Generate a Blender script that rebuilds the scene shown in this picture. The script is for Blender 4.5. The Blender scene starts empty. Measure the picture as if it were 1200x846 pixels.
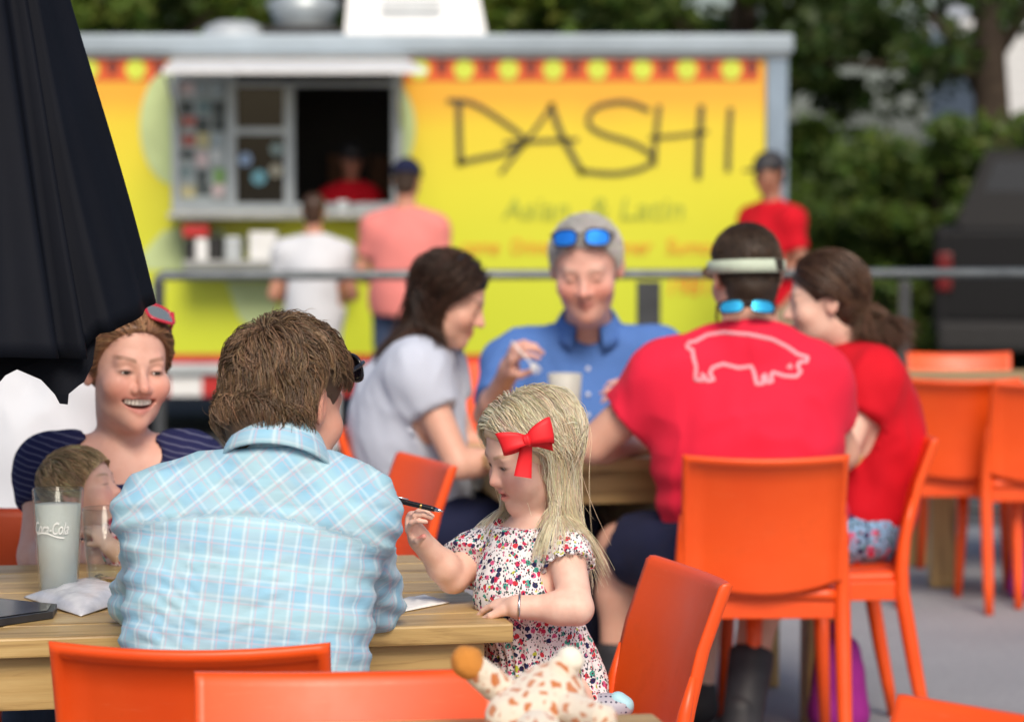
import bpy, bmesh, math, random
import numpy as np
from mathutils import Vector, Matrix

random.seed(7); np.random.seed(7)
SC = bpy.context.scene
COL = SC.collection
rad = math.radians

# ------------------------------------------------------------------ camera
F = 3600.0; CX = 600.0; CY = 423.0; HOR = 214.0; CAMZ = 1.46
PITCH = math.atan((CY - HOR) / F)
cd = bpy.data.cameras.new('camera'); cam = bpy.data.objects.new('camera', cd); COL.objects.link(cam)
cd.sensor_width = 36.0; cd.lens = 36.0 * F / 1200.0
cd.clip_start = 0.1; cd.clip_end = 600.0
cam.location = (0, 0, CAMZ); cam.rotation_euler = (math.pi / 2 - PITCH, 0, 0)
cd.dof.use_dof = True; cd.dof.focus_distance = 5.08; cd.dof.aperture_fstop = 3.9
SC.camera = cam

# ------------------------------------------------------------------ sky, sun, exposure
SUN_EL = rad(42); SUN_AZ = rad(170)          # azimuth of the sun seen from above, clockwise from +Y
W = bpy.data.worlds.new('World'); SC.world = W; W.use_nodes = True
wn = W.node_tree.nodes; wl = W.node_tree.links
sky = wn.new('ShaderNodeTexSky'); sky.sky_type = 'NISHITA'; sky.sun_disc = False
sky.sun_elevation = SUN_EL; sky.sun_rotation = SUN_AZ
sky.air_density = 1.0; sky.dust_density = 3.0; sky.ozone_density = 1.0
bg = wn['Background']; bg.inputs['Strength'].default_value = 0.105
wl.new(sky.outputs[0], bg.inputs['Color'])
sd = bpy.data.lights.new('sun', 'SUN'); sun = bpy.data.objects.new('sun', sd); COL.objects.link(sun)
sd.energy = 2.5; sd.angle = rad(24); sd.color = (1.0, 0.88, 0.74)
sv = Vector((math.sin(SUN_AZ) * math.cos(SUN_EL), math.cos(SUN_AZ) * math.cos(SUN_EL), math.sin(SUN_EL)))
sun.rotation_euler = (-sv).to_track_quat('-Z', 'Y').to_euler()
SC.view_settings.view_transform = 'Standard'; SC.view_settings.look = 'None'
SC.view_settings.exposure = 0.2; SC.view_settings.gamma = 1.0
SC.view_settings.use_curve_mapping = False
SC.render.engine = 'CYCLES'
SC.cycles.use_denoising = True
SC.cycles.max_bounces = 8; SC.cycles.transparent_max_bounces = 8

# ------------------------------------------------------------------ helpers
def P(px, py, Y):
    """point at depth Y along the ray of a photo pixel"""
    x = (px - CX) / F; y = -(py - CY) / F
    c, s = math.cos(PITCH), math.sin(PITCH)
    d = (x, c + y * s, -s + y * c)
    t = Y / d[1]
    return np.array((d[0] * t, Y, CAMZ + d[2] * t))

def PZ(px, py, z):
    x = (px - CX) / F; y = -(py - CY) / F
    c, s = math.cos(PITCH), math.sin(PITCH)
    d = (x, c + y * s, -s + y * c)
    t = (z - CAMZ) / d[2]
    return np.array((d[0] * t, d[1] * t, z))

def tag(o, label=None, cat=None, group=None, kind=None):
    if label: o['label'] = label
    if cat: o['category'] = cat
    if group: o['group'] = group
    if kind: o['kind'] = kind
    return o

def empty(name, loc=(0, 0, 0), rz=0.0, label=None, cat=None, group=None):
    o = bpy.data.objects.new(name, None); COL.objects.link(o)
    o.empty_display_size = 0.05
    o.location = loc; o.rotation_euler = (0, 0, rz)
    return tag(o, label, cat, group)

def link(name, me, parent=None, mat=None):
    o = bpy.data.objects.new(name, me); COL.objects.link(o)
    if parent is not None: o.parent = parent
    if mat is not None and len(me.materials) == 0: me.materials.append(mat)
    return o

def copy_tree(o, parent=None):
    c = o.copy(); COL.objects.link(c); c.parent = parent
    for ch in list(o.children): copy_tree(ch, c)
    return c

class MB:
    """collects geometry for ONE mesh object"""
    def __init__(self): self.v = []; self.f = []; self.sm = []
    def add(self, vs, fs, smooth=False):
        n = len(self.v); self.v += [tuple(map(float, p)) for p in vs]
        self.f += [tuple(i + n for i in f) for f in fs]; self.sm += [smooth] * len(fs)
        return self
    def box(self, c, s, rz=0.0, bev=0.0):
        cx, cy, cz = c; hx, hy, hz = s[0] / 2, s[1] / 2, s[2] / 2
        if bev <= 0:
            vs = [(x, y, z) for x in (-hx, hx) for y in (-hy, hy) for z in (-hz, hz)]
            fs = [(0, 1, 3, 2), (4, 6, 7, 5), (0, 4, 5, 1), (2, 3, 7, 6), (0, 2, 6, 4), (1, 5, 7, 3)]
        else:
            bm = bmesh.new(); bmesh.ops.create_cube(bm, size=1.0)
            for v in bm.verts: v.co = Vector((v.co.x * s[0], v.co.y * s[1], v.co.z * s[2]))
            bmesh.ops.bevel(bm, geom=bm.edges[:], offset=bev, segments=2, affect='EDGES', profile=0.6)
            bm.verts.index_update()
            vs = [tuple(v.co) for v in bm.verts]; fs = [tuple(v.index for v in f.verts) for f in bm.faces]; bm.free()
        c_, s_ = math.cos(rz), math.sin(rz)
        vs = [(cx + x * c_ - y * s_, cy + x * s_ + y * c_, cz + z) for x, y, z in vs]
        return self.add(vs, fs, False)
    def tube(self, pts, r, n=10, cap=True, flat=1.0):
        pts = [np.array(p, float) for p in pts]; m = len(pts)
        rs = r if hasattr(r, '__len__') else [r] * m
        vs = []; up = None
        for i in range(m):
            d = pts[min(i + 1, m - 1)] - pts[max(i - 1, 0)]; d /= (np.linalg.norm(d) + 1e-9)
            if up is None:
                up = np.array((0, 0, 1.0)) if abs(d[2]) < 0.9 else np.array((1.0, 0, 0))
            up = up - d * np.dot(up, d); up /= (np.linalg.norm(up) + 1e-9)
            s = np.cross(d, up)
            for k in range(n):
                a = 2 * math.pi * k / n
                vs.append(pts[i] + rs[i] * (math.cos(a) * s + flat * math.sin(a) * up))
        fs = [(i * n + k, i * n + (k + 1) % n, (i + 1) * n + (k + 1) % n, (i + 1) * n + k) for i in range(m - 1) for k in range(n)]
        if cap: fs += [tuple(range(n - 1, -1, -1)), tuple((m - 1) * n + k for k in range(n))]
        return self.add(vs, fs, True)
    def lathe(self, c, prof, n=28):
        vs = []; m = len(prof)
        for r, z in prof:
            for k in range(n):
                a = 2 * math.pi * k / n; vs.append((c[0] + r * math.cos(a), c[1] + r * math.sin(a), c[2] + z))
        fs = [(i * n + k, i * n + (k + 1) % n, (i + 1) * n + (k + 1) % n, (i + 1) * n + k) for i in range(m - 1) for k in range(n)]
        return self.add(vs, fs, True)
    def prism(self, poly, y0, y1):
        """poly in (x, z), extruded along y"""
        n = len(poly); vs = [(x, y0, z) for x, z in poly] + [(x, y1, z) for x, z in poly]
        fs = [tuple(range(n)), tuple(range(2 * n - 1, n - 1, -1))] + [(i, i + n, (i + 1) % n + n, (i + 1) % n) for i in range(n)]
        return self.add(vs, fs, False)
    def mesh(self, name):
        me = bpy.data.meshes.new(name); me.from_pydata(self.v, [], self.f)
        me.polygons.foreach_set('use_smooth', self.sm); me.update()
        bm = bmesh.new(); bm.from_mesh(me); bmesh.ops.recalc_face_normals(bm, faces=bm.faces[:]); bm.to_mesh(me); bm.free()
        return me
    def build(self, name, mat=None, parent=None):
        return link(name, self.mesh(name), parent, mat)

def np_mesh(name, V, faces, smooth=True):
    V = np.asarray(V, np.float32); faces = np.asarray(faces, np.int32)
    me = bpy.data.meshes.new(name); k = faces.shape[1]
    me.vertices.add(len(V)); me.vertices.foreach_set('co', V.ravel())
    me.loops.add(faces.size); me.loops.foreach_set('vertex_index', faces.ravel())
    me.polygons.add(len(faces)); me.polygons.foreach_set('loop_start', np.arange(0, faces.size, k, dtype=np.int32))
    me.polygons.foreach_set('use_smooth', np.full(len(faces), smooth))
    me.update(calc_edges=True); me.validate()
    return me

def attr_vec(me, name, A):
    a = me.attributes.new(name, 'FLOAT_VECTOR', 'POINT'); a.data.foreach_set('vector', np.asarray(A, np.float32).ravel())
def attr_col(me, name, A):
    A = np.concatenate([np.asarray(A, np.float32), np.ones((len(A), 1), np.float32)], 1)
    a = me.attributes.new(name, 'FLOAT_COLOR', 'POINT'); a.data.foreach_set('color', A.ravel())

# ------------------------------------------------------------------ materials
class NT:
    def __init__(self, name):
        self.m = bpy.data.materials.new(name); self.m.use_nodes = True
        self.t = self.m.node_tree; self.n = self.t.nodes; self.l = self.t.links
        self.b = self.n['Principled BSDF']
    def new(self, t, **kw):
        nd = self.n.new(t)
        for k, v in kw.items(): setattr(nd, k, v)
        return nd
    def lk(self, a, b): self.l.new(a, b)
    def sset(self, **kw):
        for k, v in kw.items():
            k = k.replace('_', ' ')
            for nme in (k, k.title(), k.capitalize()):
                if nme in self.b.inputs: self.b.inputs[nme].default_value = v; break
        return self
    def coords(self, kind='Object', scale=(1, 1, 1), attr=None, rot=(0, 0, 0)):
        mp = self.new('ShaderNodeMapping'); mp.inputs['Scale'].default_value = scale; mp.inputs['Rotation'].default_value = rot
        if attr:
            a = self.new('ShaderNodeAttribute', attribute_name=attr); self.lk(a.outputs['Vector'], mp.inputs[0])
        else:
            tc = self.new('ShaderNodeTexCoord'); self.lk(tc.outputs[kind], mp.inputs[0])
        return mp.outputs[0]
    def noise(self, vec, scale, detail=3, rough=0.55, dist=0.0):
        nd = self.new('ShaderNodeTexNoise'); nd.inputs['Scale'].default_value = scale; nd.inputs['Detail'].default_value = detail
        nd.inputs['Roughness'].default_value = rough; nd.inputs['Distortion'].default_value = dist
        if vec is not None: self.lk(vec, nd.inputs['Vector'])
        return nd.outputs['Fac']
    def ramp(self, fac, stops, interp='LINEAR'):
        r = self.new('ShaderNodeValToRGB'); r.color_ramp.interpolation = interp
        els = r.color_ramp.elements
        while len(els) < len(stops): els.new(0.5)
        for e, (p, c) in zip(els, stops): e.position = p; e.color = tuple(c) + (1,) if len(c) == 3 else c
        if fac is not None: self.lk(fac, r.inputs[0])
        return r.outputs[0]
    def mix(self, fac, a, b, mode='MIX'):
        m = self.new('ShaderNodeMix', data_type='RGBA', blend_type=mode)
        for s, v in ((m.inputs[0], fac), (m.inputs[6], a), (m.inputs[7], b)):
            if hasattr(v, 'node'): self.lk(v, s)
            else: s.default_value = (tuple(v) + (1,) if hasattr(v, '__len__') and len(v) == 3 else v)
        return m.outputs[2]
    def math(self, op, a, b=None, c=None):
        m = self.new('ShaderNodeMath', operation=op)
        for i, v in enumerate((a, b, c)):
            if v is None: continue
            if hasattr(v, 'node'): self.lk(v, m.inputs[i])
            else: m.inputs[i].default_value = v
        return m.outputs[0]
    def sep(self, vec):
        s = self.new('ShaderNodeSeparateXYZ'); self.lk(vec, s.inputs[0]); return s.outputs
    def bump(self, h, strength=0.3, dist=0.01):
        b = self.new('ShaderNodeBump'); b.inputs['Strength'].default_value = strength; b.inputs['Distance'].default_value = dist
        self.lk(h, b.inputs['Height']); self.lk(b.outputs[0], self.b.inputs['Normal'])
    def color(self, c):
        if hasattr(c, 'node'): self.lk(c, self.b.inputs['Base Color'])
        else: self.b.inputs['Base Color'].default_value = tuple(c) + (1,)
        return self

def simple(name, col, rough=0.5, metal=0.0, var=0.12, vs=9.0, bump=0.0, bs=60.0, spec=0.5, coat=0.0):
    n = NT(name); v = n.coords()
    f = n.noise(v, vs, 4)
    a = tuple(max(0, c * (1 - var)) for c in col); b = tuple(min(1, c * (1 + var)) for c in col)
    n.color(n.ramp(f, [(0.3, a), (0.7, b)]))
    n.b.inputs['Roughness'].default_value = rough; n.b.inputs['Metallic'].default_value = metal
    n.b.inputs['Specular IOR Level'].default_value = spec
    if coat: n.b.inputs['Coat Weight'].default_value = coat
    if bump: n.bump(n.noise(v, bs, 3), bump, 0.004)
    return n.m

def text_mesh(s, size, shear=0.0, ext=0.0, name='text'):
    cu = bpy.data.curves.new(name, 'FONT'); cu.body = s; cu.size = size; cu.shear = shear; cu.extrude = ext
    cu.align_x = 'CENTER'; cu.align_y = 'CENTER'
    o = bpy.data.objects.new(name, cu); COL.objects.link(o)
    dg = bpy.context.evaluated_depsgraph_get(); dg.update()
    me = bpy.data.meshes.new_from_object(o.evaluated_get(dg)); bpy.data.objects.remove(o); bpy.data.curves.remove(cu)
    me.name = name
    return me

def stroke(mb, pts, w, y, n=3):
    """flat brush stroke in the xz plane, thickness in y"""
    pts = [np.array(p, float) for p in pts]
    fine = []
    for i in range(len(pts) - 1):
        p0 = pts[max(i - 1, 0)]; p1 = pts[i]; p2 = pts[i + 1]; p3 = pts[min(i + 2, len(pts) - 1)]
        for t in np.linspace(0, 1, 7)[:-1]:
            fine.append(0.5 * ((2 * p1) + (-p0 + p2) * t + (2 * p0 - 5 * p1 + 4 * p2 - p3) * t * t + (-p0 + 3 * p1 - 3 * p2 + p3) * t ** 3))
    fine.append(pts[-1]); m = len(fine); vs = []
    for i in range(m):
        d = fine[min(i + 1, m - 1)] - fine[max(i - 1, 0)]; d /= np.linalg.norm(d) + 1e-9
        s = np.array((-d[1], d[0])) * (w / 2)
        a = fine[i] + s; b = fine[i] - s
        vs += [(a[0], y, a[1]), (b[0], y, b[1]), (a[0], y + 0.004, a[1]), (b[0], y + 0.004, b[1])]
    fs = []
    for i in range(m - 1):
        j = 4 * i; k = j + 4
        fs += [(j, j + 1, k + 1, k), (j + 2, k + 2, k + 3, j + 3), (j, k, k + 2, j + 2), (j + 1, j + 3, k + 3, k + 1)]
    mb.add(vs, fs, False)

# ------------------------------------------------------------------ implicit surfaces (continuous bodies)
def grade(lo, hi, coarse, fine=()):
    xs = [lo]
    while xs[-1] < hi:
        st = coarse
        for a, b, s in fine:
            if a - s <= xs[-1] <= b: st = min(st, s)
        xs.append(xs[-1] + st)
    return np.array(xs)

class Fld:
    """smooth unions and cuts of round cones and ellipsoids"""
    def __init__(self): self.p = []
    def cone(self, a, b, r1, r2=None, k=0.02, sub=False):
        a = np.array(a, float); b = np.array(b, float); r2 = r1 if r2 is None else r2
        ba = b - a; bb = max(ba @ ba, 1e-12)
        def f(x, y, z):
            h = np.clip(((x - a[0]) * ba[0] + (y - a[1]) * ba[1] + (z - a[2]) * ba[2]) / bb, 0, 1)
            return np.sqrt((x - a[0] - ba[0] * h) ** 2 + (y - a[1] - ba[1] * h) ** 2 + (z - a[2] - ba[2] * h) ** 2) - (r1 + (r2 - r1) * h)
        rm = max(r1, r2)
        self.p.append((f, np.minimum(a, b) - rm, np.maximum(a, b) + rm, k, sub)); return self
    def sph(self, c, r, k=0.02, sub=False): return self.cone(c, np.array(c, float) + 1e-6, r, r, k, sub)
    def ell(self, c, r, R=None, k=0.02, sub=False):
        c = np.array(c, float); r = np.array(r, float); R = np.eye(3) if R is None else np.array(R, float)
        def f(x, y, z):
            dx, dy, dz = x - c[0], y - c[1], z - c[2]
            q = [R[0, i] * dx + R[1, i] * dy + R[2, i] * dz for i in range(3)]
            k0 = np.sqrt(sum((q[i] / r[i]) ** 2 for i in range(3))); k1 = np.sqrt(sum((q[i] / r[i] ** 2) ** 2 for i in range(3))) + 1e-9
            return k0 * (k0 - 1) / k1
        ext = np.sqrt(((R * r) ** 2).sum(1))
        self.p.append((f, c - ext, c + ext, k, sub)); return self
    def cyl(self, a, b, r, k=0.0, sub=True):
        """flat-ended cylinder, mostly used to cut hems"""
        a = np.array(a, float); b = np.array(b, float); L = np.linalg.norm(b - a); d = (b - a) / L; m = (a + b) / 2
        def f(x, y, z):
            t = (x - m[0]) * d[0] + (y - m[1]) * d[1] + (z - m[2]) * d[2]
            rr = np.sqrt(np.maximum((x - m[0]) ** 2 + (y - m[1]) ** 2 + (z - m[2]) ** 2 - t * t, 0))
            return np.maximum(rr - r, np.abs(t) - L / 2)
        self.p.append((f, m - L / 2 - r, m + L / 2 + r, k, sub)); return self
    def ext(self, other, grow=0.0):
        for f, lo, hi, k, s in other.p:
            self.p.append(((lambda x, y, z, f=f: f(x, y, z) - grow), lo - grow, hi + grow, k, s))
        return self
    @staticmethod
    def comb(V, d, k, sub):
        if sub:
            d = -d
            if k <= 0: return np.maximum(V, d)
            h = np.maximum(k - np.abs(V - d), 0) / k; return np.maximum(V, d) + h * h * k * 0.25
        if k <= 0: return np.minimum(V, d)
        h = np.maximum(k - np.abs(V - d), 0) / k; return np.minimum(V, d) - h * h * k * 0.25
    def at(self, Q):
        x, y, z = Q[..., 0], Q[..., 1], Q[..., 2]
        V = np.full(x.shape, 1.0)
        for f, lo, hi, k, s in self.p: V = self.comb(V, f(x, y, z), k, s)
        return V
    def grad(self, Q, e=0.002):
        g = np.stack([self.at(Q + np.eye(3)[i] * e) - self.at(Q - np.eye(3)[i] * e) for i in range(3)], -1)
        return g / (np.linalg.norm(g, axis=-1, keepdims=True) + 1e-9)
    def mesh(self, step, fine=None, pad=0.02, smooth=1):
        """fine = (lo, hi, step) box of finer cells"""
        los = np.min([p[1] for p in self.p if not p[4]], 0) - pad; his = np.max([p[2] for p in self.p if not p[4]], 0) + pad
        ax = [grade(los[i], his[i], step, [(b[0][i], b[1][i], b[2]) for b in (fine or [])]) for i in range(3)]
        V = np.full([len(a) for a in ax], 1.0, np.float32)
        for f, lo, hi, k, s in self.p:
            m = k + 0.03
            sl = [slice(max(np.searchsorted(ax[i], lo[i] - m) - 1, 0), np.searchsorted(ax[i], hi[i] + m) + 1) for i in range(3)]
            sub = V[tuple(sl)]
            if sub.size == 0: continue
            d = f(ax[0][sl[0]][:, None, None], ax[1][sl[1]][None, :, None], ax[2][sl[2]][None, None, :])
            V[tuple(sl)] = self.comb(sub, d.astype(np.float32), k, s)
        return surface_nets(V, ax, smooth)

def surface_nets(V, ax, smooth=1):
    S = V < 0
    n = np.array(V.shape) - 1
    cs = [(i, j, k) for i in (0, 1) for j in (0, 1) for k in (0, 1)]
    cnt = np.zeros(n, np.int8)
    for c in cs: cnt += S[c[0]:c[0] + n[0], c[1]:c[1] + n[1], c[2]:c[2] + n[2]]
    I = np.argwhere((cnt > 0) & (cnt < 8))
    pos = np.zeros((len(I), 3)); num = np.zeros(len(I))
    for c in cs:
        for a in range(3):
            if c[a]: continue
            e = list(c); e[a] = 1
            v0 = V[I[:, 0] + c[0], I[:, 1] + c[1], I[:, 2] + c[2]]; v1 = V[I[:, 0] + e[0], I[:, 1] + e[1], I[:, 2] + e[2]]
            x = (v0 < 0) != (v1 < 0); t = np.where(x, v0 / np.where(x, v0 - v1, 1), 0)
            q = np.tile(np.array(c, float), (len(I), 1)); q[:, a] = t
            pos += q * x[:, None]; num += x
    pos /= num[:, None]
    W_ = np.stack([ax[a][I[:, a]] + pos[:, a] * (ax[a][I[:, a] + 1] - ax[a][I[:, a]]) for a in range(3)], 1)
    vid = np.full(n, -1, np.int64); vid[I[:, 0], I[:, 1], I[:, 2]] = np.arange(len(I))
    Fc = []
    for a in range(3):
        b, c = (a + 1) % 3, (a + 2) % 3
        A = np.take(S, range(0, n[a]), a); B = np.take(S, range(1, n[a] + 1), a)
        E = np.argwhere(A != B); E = E[(E[:, b] > 0) & (E[:, b] < n[b]) & (E[:, c] > 0) & (E[:, c] < n[c])]
        def at(db, dc):
            q = E.copy(); q[:, b] -= db; q[:, c] -= dc; return vid[q[:, 0], q[:, 1], q[:, 2]]
        quad = np.stack([at(1, 1), at(0, 1), at(0, 0), at(1, 0)], 1)
        ins = S[E[:, 0], E[:, 1], E[:, 2]]
        quad[~ins] = quad[~ins][:, ::-1]
        Fc.append(quad)
    Fc = np.concatenate(Fc); Fc = Fc[(Fc >= 0).all(1)]
    for _ in range(smooth):
        acc = np.zeros_like(W_); w = np.zeros(len(W_))
        for i in range(4):
            np.add.at(acc, Fc[:, i], W_[Fc[:, (i + 1) % 4]] + W_[Fc[:, (i - 1) % 4]]); np.add.at(w, Fc[:, i], 2)
        W_ = np.where(w[:, None] > 0, 0.5 * W_ + 0.5 * acc / np.maximum(w, 1)[:, None], W_)
    return W_, Fc

def vnormals(V, Fc):
    a = V[Fc[:, 2]] - V[Fc[:, 0]]; b = V[Fc[:, 3]] - V[Fc[:, 1]]; fn = np.cross(a, b)
    N = np.zeros_like(V)
    for i in range(4): np.add.at(N, Fc[:, i], fn)
    return N / (np.linalg.norm(N, axis=1, keepdims=True) + 1e-12)

def wob(Q, freq, seed, aniso=(1, 1, 1), oct=3):
    """smooth pseudo noise, about -1..1"""
    rng = np.random.RandomState(seed); q = Q * np.array(aniso); out = 0; amp = 1.0; tot = 0
    for o in range(oct):
        s = 0
        for _ in range(4):
            d = rng.normal(size=3); d /= np.linalg.norm(d); d2 = rng.normal(size=3); d2 /= np.linalg.norm(d2)
            s = s + np.sin(q @ d * freq + rng.rand() * 6.28 + 1.3 * np.sin(q @ d2 * freq * 0.6 + rng.rand() * 6.28))
        out = out + amp * s / 2.5; tot += amp; amp *= 0.5; freq *= 2.05
    return out / tot
# ================================================================== SETTING
def concrete_mat():
    n = NT('patio_concrete'); v = n.coords()
    a = n.noise(v, 1.3, 6, 0.6); b = n.noise(v, 45, 4, 0.6)
    c = n.ramp(a, [(0.25, (0.23, 0.25, 0.285)), (0.75, (0.34, 0.36, 0.40))])
    n.color(n.mix(0.35, c, n.ramp(b, [(0.3, (0.2, 0.2, 0.21)), (0.7, (0.42, 0.42, 0.43))])))
    n.b.inputs['Roughness'].default_value = 0.8; n.bump(b, 0.25, 0.003); return n.m
def asphalt_mat():
    n = NT('asphalt'); v = n.coords()
    a = n.noise(v, 0.5, 5, 0.6); b = n.noise(v, 60, 3)
    c = n.ramp(a, [(0.3, (0.05, 0.05, 0.055)), (0.75, (0.095, 0.095, 0.1))])
    n.color(n.mix(0.3, c, n.ramp(b, [(0.35, (0.03, 0.03, 0.03)), (0.7, (0.14, 0.14, 0.14))])))
    n.b.inputs['Roughness'].default_value = 0.85; n.bump(b, 0.4, 0.004); return n.m

LOT = -0.12
g = MB(); g.add([(-250, -60, LOT), (250, -60, LOT), (250, 420, LOT), (-250, 420, LOT)], [(0, 1, 2, 3)])
tag(g.build('asphalt_lot', asphalt_mat()), kind='structure')
RY = 12.9
g = MB(); g.box((0, (RY + 0.15 - 12) / 2, -0.075), (60, RY + 0.15 + 12, 0.15))
CONC = concrete_mat()
tag(g.build('patio_slab', CONC), kind='structure')

STEEL = simple('galvanised_rail', (0.16, 0.18, 0.19), 0.45, 0.6, 0.2, 14)
DARKSTEEL = simple('dark_steel_post', (0.05, 0.055, 0.06), 0.5, 0.4, 0.2, 10)
rl = empty('railing', (0, RY, 0), 0, 'long grey steel railing with dark posts at the patio edge', 'railing')
def Rx(px): return (px - 600) / F * RY
zt = P(600, 323, RY)[2]
m = MB(); m.tube([(Rx(184), 0, zt - 0.05), (Rx(186), 0, zt - 0.01), (Rx(192), 0, zt), (5.5, 0, zt + 0.02)], 0.021, 12); m.build('top_rail', STEEL, rl)
m = MB(); m.tube([(Rx(186), 0, 0.085), (5.5, 0, 0.085)], 0.016, 8); m.build('bottom_rail', DARKSTEEL, rl)
for px, w in ((186, 0.045), (760, 0.10), (1060, 0.05), (1330, 0.1)):
    m = MB(); m.box((Rx(px), 0, zt / 2 - 0.012), (w, 0.05, zt - 0.025), 0, 0.004); m.build('post', DARKSTEEL, rl)
    m = MB(); m.box((Rx(px), 0, 0.006), (w + 0.08, 0.12, 0.012), 0, 0.003); m.build('base_plate', DARKSTEEL, rl)

# ------------------------------------------------------------------ food trailer
TY = 18.8
def tx(px): return (px - 600) / F * TY
def tz(py): return P(600, py, TY)[2]
def tp(px, py): return (tx(px), tz(py))
def facade_mat():
    n = NT('printed_wrap_yellow'); v = n.coords(); s = n.sep(v)
    f = n.new('ShaderNodeMapRange'); f.inputs[1].default_value = tz(420); f.inputs[2].default_value = tz(90)
    n.lk(s[2], f.inputs[0])
    nz = n.noise(v, 1.1, 3)
    ff = n.math('ADD', f.outputs[0], n.math('MULTIPLY', n.math('SUBTRACT', nz, 0.5), 0.12))
    c = n.ramp(ff, [(0.0, (0.52, 0.62, 0.03)), (0.40, (0.60, 0.66, 0.035)), (0.66, (0.70, 0.67, 0.035)), (0.89, (0.77, 0.60, 0.035)), (1.0, (0.80, 0.42, 0.035))])
    n.color(c); n.b.inputs['Roughness'].default_value = 0.42; return n.m
WRAP = facade_mat()
ALU = simple('brushed_aluminium', (0.5, 0.55, 0.58), 0.4, 0.25, 0.1, 5)
ALUB = simple('blue_grey_corner', (0.25, 0.33, 0.42), 0.45, 0.3, 0.15, 4)
BANDO = simple('band_orange', (0.72, 0.11, 0.02), 0.5, 0, 0.15, 3)
LIME = simple('lime_dot', (0.62, 0.72, 0.07), 0.5, 0, 0.08)
MAROON = simple('maroon_print', (0.2, 0.03, 0.02), 0.5, 0, 0.1)
INK = simple('dark_ink', (0.055, 0.05, 0.03), 0.6, 0, 0.1)
FAINT = simple('faded_olive_print', (0.36, 0.43, 0.05), 0.6, 0, 0.1)
ORPR = simple('orange_print', (0.78, 0.27, 0.03), 0.6, 0, 0.1)
PALE = simple('pale_green_print', (0.5, 0.62, 0.3), 0.5, 0, 0.15, 3)
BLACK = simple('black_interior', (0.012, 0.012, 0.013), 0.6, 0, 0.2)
REDT = simple('reflective_red', (0.5, 0.03, 0.03), 0.35, 0, 0.1)
WHT = simple('white_paint', (0.75, 0.77, 0.78), 0.45, 0, 0.06)
RUB = simple('rubber_black', (0.02, 0.02, 0.021), 0.8, 0, 0.2, 20, 0.3)
STAIN = simple('stainless', (0.4, 0.42, 0.42), 0.35, 0.7, 0.15)

ft = empty('food_trailer', (0, TY, LOT), 0, 'bright yellow food trailer lettered DASHI with an open serving window', 'food trailer')
ft_z = -LOT
def tb(name, mat, x0, x1, y0, y1, d0=0.0, d1=0.03, parent=None, bev=0.0):
    """box on the trailer face between photo pixels, d = distance in front of the face (negative y)"""
    m = MB(); xa, xb = tx(x0), tx(x1); za, zb = tz(y1), tz(y0)
    m.box(((xa + xb) / 2, -(d0 + d1) / 2, (za + zb) / 2 + ft_z), (xb - xa, d1 - d0, zb - za), 0, bev)
    return m.build(name, mat, parent or ft)
# walls around the serving opening (x 275-460, y 102-240)
m = MB()
for x0, x1, y0, y1 in ((84, 205, 66, 425), (470, 896, 66, 425), (205, 470, 246, 425), (205, 470, 66, 86)):
    xa, xb, za, zb = tx(x0), tx(x1), tz(y1), tz(y0); m.box(((xa + xb) / 2, 0.02, (za + zb) / 2 + ft_z), (xb - xa, 0.04, zb - za))
m.build('front_wall', WRAP, ft)
X0, X1 = tx(84), tx(922); ZB, ZT = tz(466) + ft_z, tz(66) + ft_z
m = MB(); m.box(((X0 + X1) / 2, 2.12, (ZB + ZT) / 2), (X1 - X0 - 0.02, 0.04, ZT - ZB)); m.build('rear_wall', ALUB, ft)
for x in (X0 + 0.02, X1 - 0.03):
    m = MB(); m.box((x, 1.07, (ZB + ZT) / 2), (0.035, 2.05, ZT - ZB)); m.build('side_wall', ALUB, ft)
m = MB(); m.box(((X0 + X1) / 2, 1.05, tz(52) + ft_z), (X1 - X0 + 0.06, 2.25, tz(42) - tz(64)), 0, 0.02); m.build('roof', simple('blue_grey_roof_edge', (0.33, 0.40, 0.46), 0.5, 0.2, 0.1, 3), ft)
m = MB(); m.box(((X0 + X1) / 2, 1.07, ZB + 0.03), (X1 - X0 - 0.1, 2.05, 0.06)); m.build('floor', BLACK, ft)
tb('corner_post', ALUB, 897, 922, 66, 430, -0.04, 0.02, None, 0.006)
tb('roof_trim', ALU, 84, 922, 60, 68, 0.002, 0.035)
tb('print_band', BANDO, 84, 196, 69, 95, 0.001, 0.006); tb('print_band', BANDO, 476, 888, 69, 95, 0.001, 0.006)
def disc(name, mat, px, py, rpx, d, parent=None, n=24, rz=None):
    m = MB(); cx, cz = tp(px, py); rr = rpx / F * TY; rz_ = rr if rz is None else rz / F * TY
    m.prism([(cx + rr * math.cos(2 * math.pi * k / n), cz + ft_z + rz_ * math.sin(2 * math.pi * k / n)) for k in range(n)], -d, -d + 0.004)
    return m.build(name, mat, parent or ft)
for px in (106, 161, 492, 544, 596, 648, 700, 752, 804, 856): disc('lime_dot', LIME, px, 82, 12, 0.011)
for px in (134, 188, 518, 570, 622, 674, 726, 778, 830, 880):
    disc('maroon_ornament', MAROON, px, 79, 7, 0.0115, None, 6, 10)
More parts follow.
